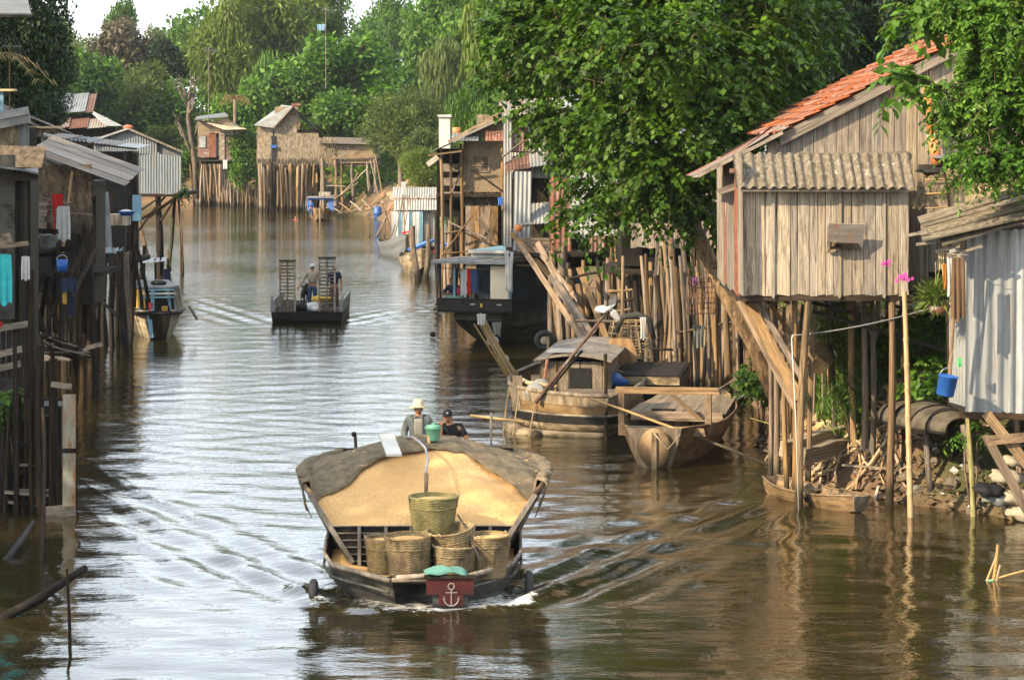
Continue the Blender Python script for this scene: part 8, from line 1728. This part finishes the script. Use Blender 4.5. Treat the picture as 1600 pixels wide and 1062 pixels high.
MB().tube([(-1.2, -.22, 2.46), (.5, -.22, 2.46)], .014, 5).o('washing_rail', m_post, t); MB().tube([(-.75, .3, 2.2), (-.1, .2, 1.5)], .06, 6).o('black_pipe', m_rubber, t); MB().sphere((-.15, .7, 1.35), .4, 12, 7, (1.2, 1, .8)).o('engine_cover', m_grey_metal, t)
for a in (0, 1): MB().box((-.05 + a * .9, -.395, 1.33), (.16, .01, .035)).o('bow_marking', m_whitec, t)
MB().box((.10 + .15, -.40, 1.30), (.07, .03, .12)).o('yellow_tag', m_yellow, t); MB().tube([(.78, -.2, .3), (.78, -.1, -.4)], .07, 6).o('rudder', m_black, t)
hbp = G(745, 538); HB = Matrix.Translation((hbp.x + .05, hbp.y - .1, 0)) @ Matrix.Rotation(-.33, 4, 'Z'); t.matrix_basis = HB
def onhb(o, loc): o.matrix_basis = HB @ Matrix.Translation(V(loc)) @ o.matrix_basis if False else HB @ Matrix.Translation(V(loc)); return o
for i, (x, w_, h_, m_, lab, ca) in enumerate([(-.25, .26, 1.0, m_whitec, 'pale patterned blouse leftmost on the houseboat washing rail', 'blouse'), (-.03, .16, .98, m_red, 'bright red cloth between the blouse and the denim on the houseboat', 'cloth'), (.20, .30, .85, m_denim, 'blue denim shirt hanging on the houseboat rail', 'shirt'), (.42, .18, .7, m_navy, 'dark trousers rightmost on the houseboat washing rail', 'trousers'), (.16, .14, .35, m_beam, 'brown cloth hanging lowest below the denim shirt', 'cloth')]):
    o = cloth('washing', m_, None, (0, 0, 0), w_ * .75, h_ * .88, lab, ca, seed=i + 20, taper=1.1); onhb(o, (x * .8 - .22, -.22, 2.45 if i < 4 else 1.78))
o = cloth('white_net_bag', m_whitec, None, (0, 0, 0), .30, 1.25, 'long white net bag hanging from the houseboat roof corner', 'net bag', seed=30, taper=.7); onhb(o, (1.25, -.58, 3.05))
t = T('basin', 'pale blue washing basin with green rim on the houseboat deck', 'basin'); MB().lathe([(.28, 0), (.33, .3), (0, .28)], 20).o('bowl', solid('pale_blue_plastic', (.42, .52, .66)), t, True); MB().lathe([(.33, .28), (.36, .30), (.33, .33)], 20, cap=False).o('rim', m_green_pl, t, True); onhb(t, (-.78, -.05, 1.25))
t = T('red_pot', 'small red pot standing beside the basin on the houseboat', 'pot'); MB().lathe([(.08, 0), (.12, .02), (.12, .22), (.13, .23), (0, .22)], 12).o('pot_body', m_red, t, True); MB().sphere((0, 0, .24), .03, 6, 4).o('lid_knob', m_red, t); onhb(t, (-.65, .1, 1.58))
J = dict(pelvis=(0, .1, .30), chest=(0, -.08, .62), neck=(0, -.14, .76), head=(0, -.18, .89), shl=(-.17, -.1, .70), shr=(.17, -.1, .70), ell=(-.26, -.3, .5), elr=(.26, -.3, .5), wrl=(-.12, -.48, .5), wrr=(.12, -.48, .5), hipl=(-.1, .08, .28), hipr=(.1, .08, .28), knl=(-.18, -.3, .5), knr=(.18, -.3, .5), anl=(-.15, -.15, .08), anr=(.15, -.15, .08), tol=(-.16, -.3, .03), tor=(.16, -.3, .03))
pn, rot = person('person with dark hair crouching behind the basin on the houseboat', J, m_navy, m_navy, .5, .3); onhb(pn, (-1.0, .45, 1.13)); 
t = T('float', 'small dark float hanging on a thin line left of the houseboat', 'float', W(676, 520, 86)); MB().lathe([(.08, 0), (.09, .02), (.09, .16), (0, .17)], 12).o('float_body', m_black, t, True, Matrix.Translation(W(676, 526, 85.5))); MB().tube([W(677, 502, 85.5), W(676, 522, 85.5)], .008, 4).o('line', m_yellow, t)
# red and blue bowed boats
for i, (px, py, lab, m_, m2_, rz, L) in enumerate([(662, 432, 'pale wooden boat with red and blue trim lying behind the houseboat', m_hull_pale, m_blueboat, .15, 6.5), (636, 404, 'grey boat with raised bow moored at the curtained shed', m_tin_grey, m_red, .25, 6.0), (700, 428, 'boat with blue cabin cover between the stilts and the pale boat', m_hull_brown, m_blueboat, -.1, 5.5)]):
    t = T('moored_boat', lab, 'boat', (0, 0, 0), 'boats at the middle distance'); strake_boat(t, L, 1.5, .75, m_, (.7, .2), 4, (.22, .5), thw=(.4, .6, .8), inmat=m_boatwood)
    if i != 1: MB().beam((-.55, .8, 1.35), (.55, 1.4, 1.75), .1, .5, (0, 1, .1)).o('blue_cover', m2_, t); MB().tube([(-.5, 1.0, .8), (-.5, 1.0, 1.5)], .03, 5).o('cover_post', m_post, t)
    if i == 0:
        for k in range(4): MB().box((.55, -.1 + .1 * k, 1.25 - k * .22), (.22, .05, .2)).o('trim_panel', m_red if k % 2 == 0 else m_whitec, t)
    if i == 1: MB().tube([(-.35, -.25, 1.5), (0, -.5, 1.56), (.35, -.25, 1.5)], .06, 6).o('bow_trim', m_red, t)
    q = G(px, py); place(t, (q.x, q.y, -.1), rz)
t = T('mooring_posts', 'two thick mooring posts behind the pale boat', 'posts', G(652, 436)); log(W(654, 450, 118), W(653, 353, 118), .16, m_post, t, 'post'); log(W(664, 440, 119), W(670, 350, 119), .12, m_post_pale, t, 'post')
# left bank boat
t = T('left_boat', 'wooden boat with light blue cabin frame moored under the left bank stilts', 'boat', (0, 0, 0)); strake_boat(t, 7.5, 1.95, .85, mk('cream_hull', (.24, .20, .13), (.46, .40, .28), (2, 2, 4), rnd=.1, c3=(.14, .11, .07), s3=(1.5, 1.5, 3), t3=.6), (.22, .1), 5, (.40, .6), thw=(.08,), inmat=m_plank_dark)
MB().tube([(x * 1.0, y, .98) for x, y in ((-1, 4), (-.98, 2), (-.72, .3), (-.3, -.12), (.3, -.12), (.72, .3), (.98, 2), (1, 4))], .06, 6).o('dark_gunwale', m_black, t, True)
for x, y, m_ in ((-.62, .7, m_ltblue), (.5, .6, m_plank_dark), (-.2, .5, m_ltblue)): MB().beam((x, y, .9), (x * .9, y + .1, 1.75), .12, .05, (0, 1, 0)).o('cabin_upright', m_, t)
MB().beam((.55, .62, .95), (.35, .7, 1.72), .24, .04, (0, 1, 0)).o('cabin_door', m_ltblue, t); MB().beam((.74, .6, .95), (.6, .7, 1.85), .2, .05, (0, 1, 0)).o('cabin_panel', m_plank_grey, t)
MB().box((-.1, 2.6, 1.8), (1.55, 4.0, .06)).o('cabin_roof', m_tin_grey, t)
for k in range(3): MB().box((-.05, .55 + .03 * k, 1.48 + .12 * k), (1.2, .04, .06)).o('cabin_rail', [m_ltblue, m_white, m_ltblue][k], t)
MB().box((0, 3, 1.35), (1.35, 3.8, .8)).o('cabin_dark', m_black, t); MB().sphere((.1, 1.6, 1.9), .2, 10, 6, (1.4, 1, .5)).o('roof_bundle', m_black, t)  # cabin_dark: black block painted for the cabin's unlit inside
MB().beam((-.35, -.05, .95), (-.30, -.30, .2), .14, .03, (0, 1, 0)).o('hung_board', m_ltblue, t)
MB().tube([(1.02, .5, 1.15), (1.25, .2, .75)], .05, 6).o('rope_fender', m_rubber, t)
q = G(252, 530); LBM = (q.x - .05, q.y, -.12); place(t, LBM, .22)
for nm, m_, x, z, w_, h_, lab in (('yellow_cover', m_yellow, -.75, 1.75, .5, .6, 'yellow cloth thrown over the left bank boat cabin'), ('red_cloth', m_red, -.35, 1.3, .16, .4, 'red cloth hanging inside the left bank boat'), ('yellow_cloth', m_yellow, .10, 1.2, .22, .35, 'yellow bag hanging inside the left bank boat')):
    o = cloth(nm, m_, None, (0, 0, 0), w_, h_, lab, 'cloth', seed=5); place(o, V(LBM) + V((x, .45, z)), .22)
# small tin canopy behind it
t = T('jetty_canopy', 'small tin sheet canopy on thin posts above the left bank boat', 'canopy', W(235, 470, 100)); 
for i in range(5): MB().add([W(212 + i * 9.6, 412 - i * .8, 98), W(220.5 + i * 9.6, 411 - i * .8, 98), W(223 + i * 9, 404 - i * .6, 100), W(215 + i * 9, 405 - i * .6, 100)], [(0, 1, 2, 3)]).o('tin_sheet', m_tin, t)
for a in ((214, 406, 214, 480), (222, 410, 224, 490), (252, 392, 252, 430), (262, 404, 262, 432), (244, 404, 243, 480)): log(W(a[2], a[3], 99), W(a[0], a[1], 99), .045, m_post_dark, t, 'post')
cloth('dark_cloth', m_navy, None, W(261, 420, 98), .30, .5, 'dark green cloth hanging at the right end of the small canopy', 'cloth', seed=8)
o = log(W(262, 425, 110), W(268, 340, 110), .05, m_bamboo_green, None, 'mooring_pole'); tag(o, 'slim dark pole standing right of the small canopy', 'pole')
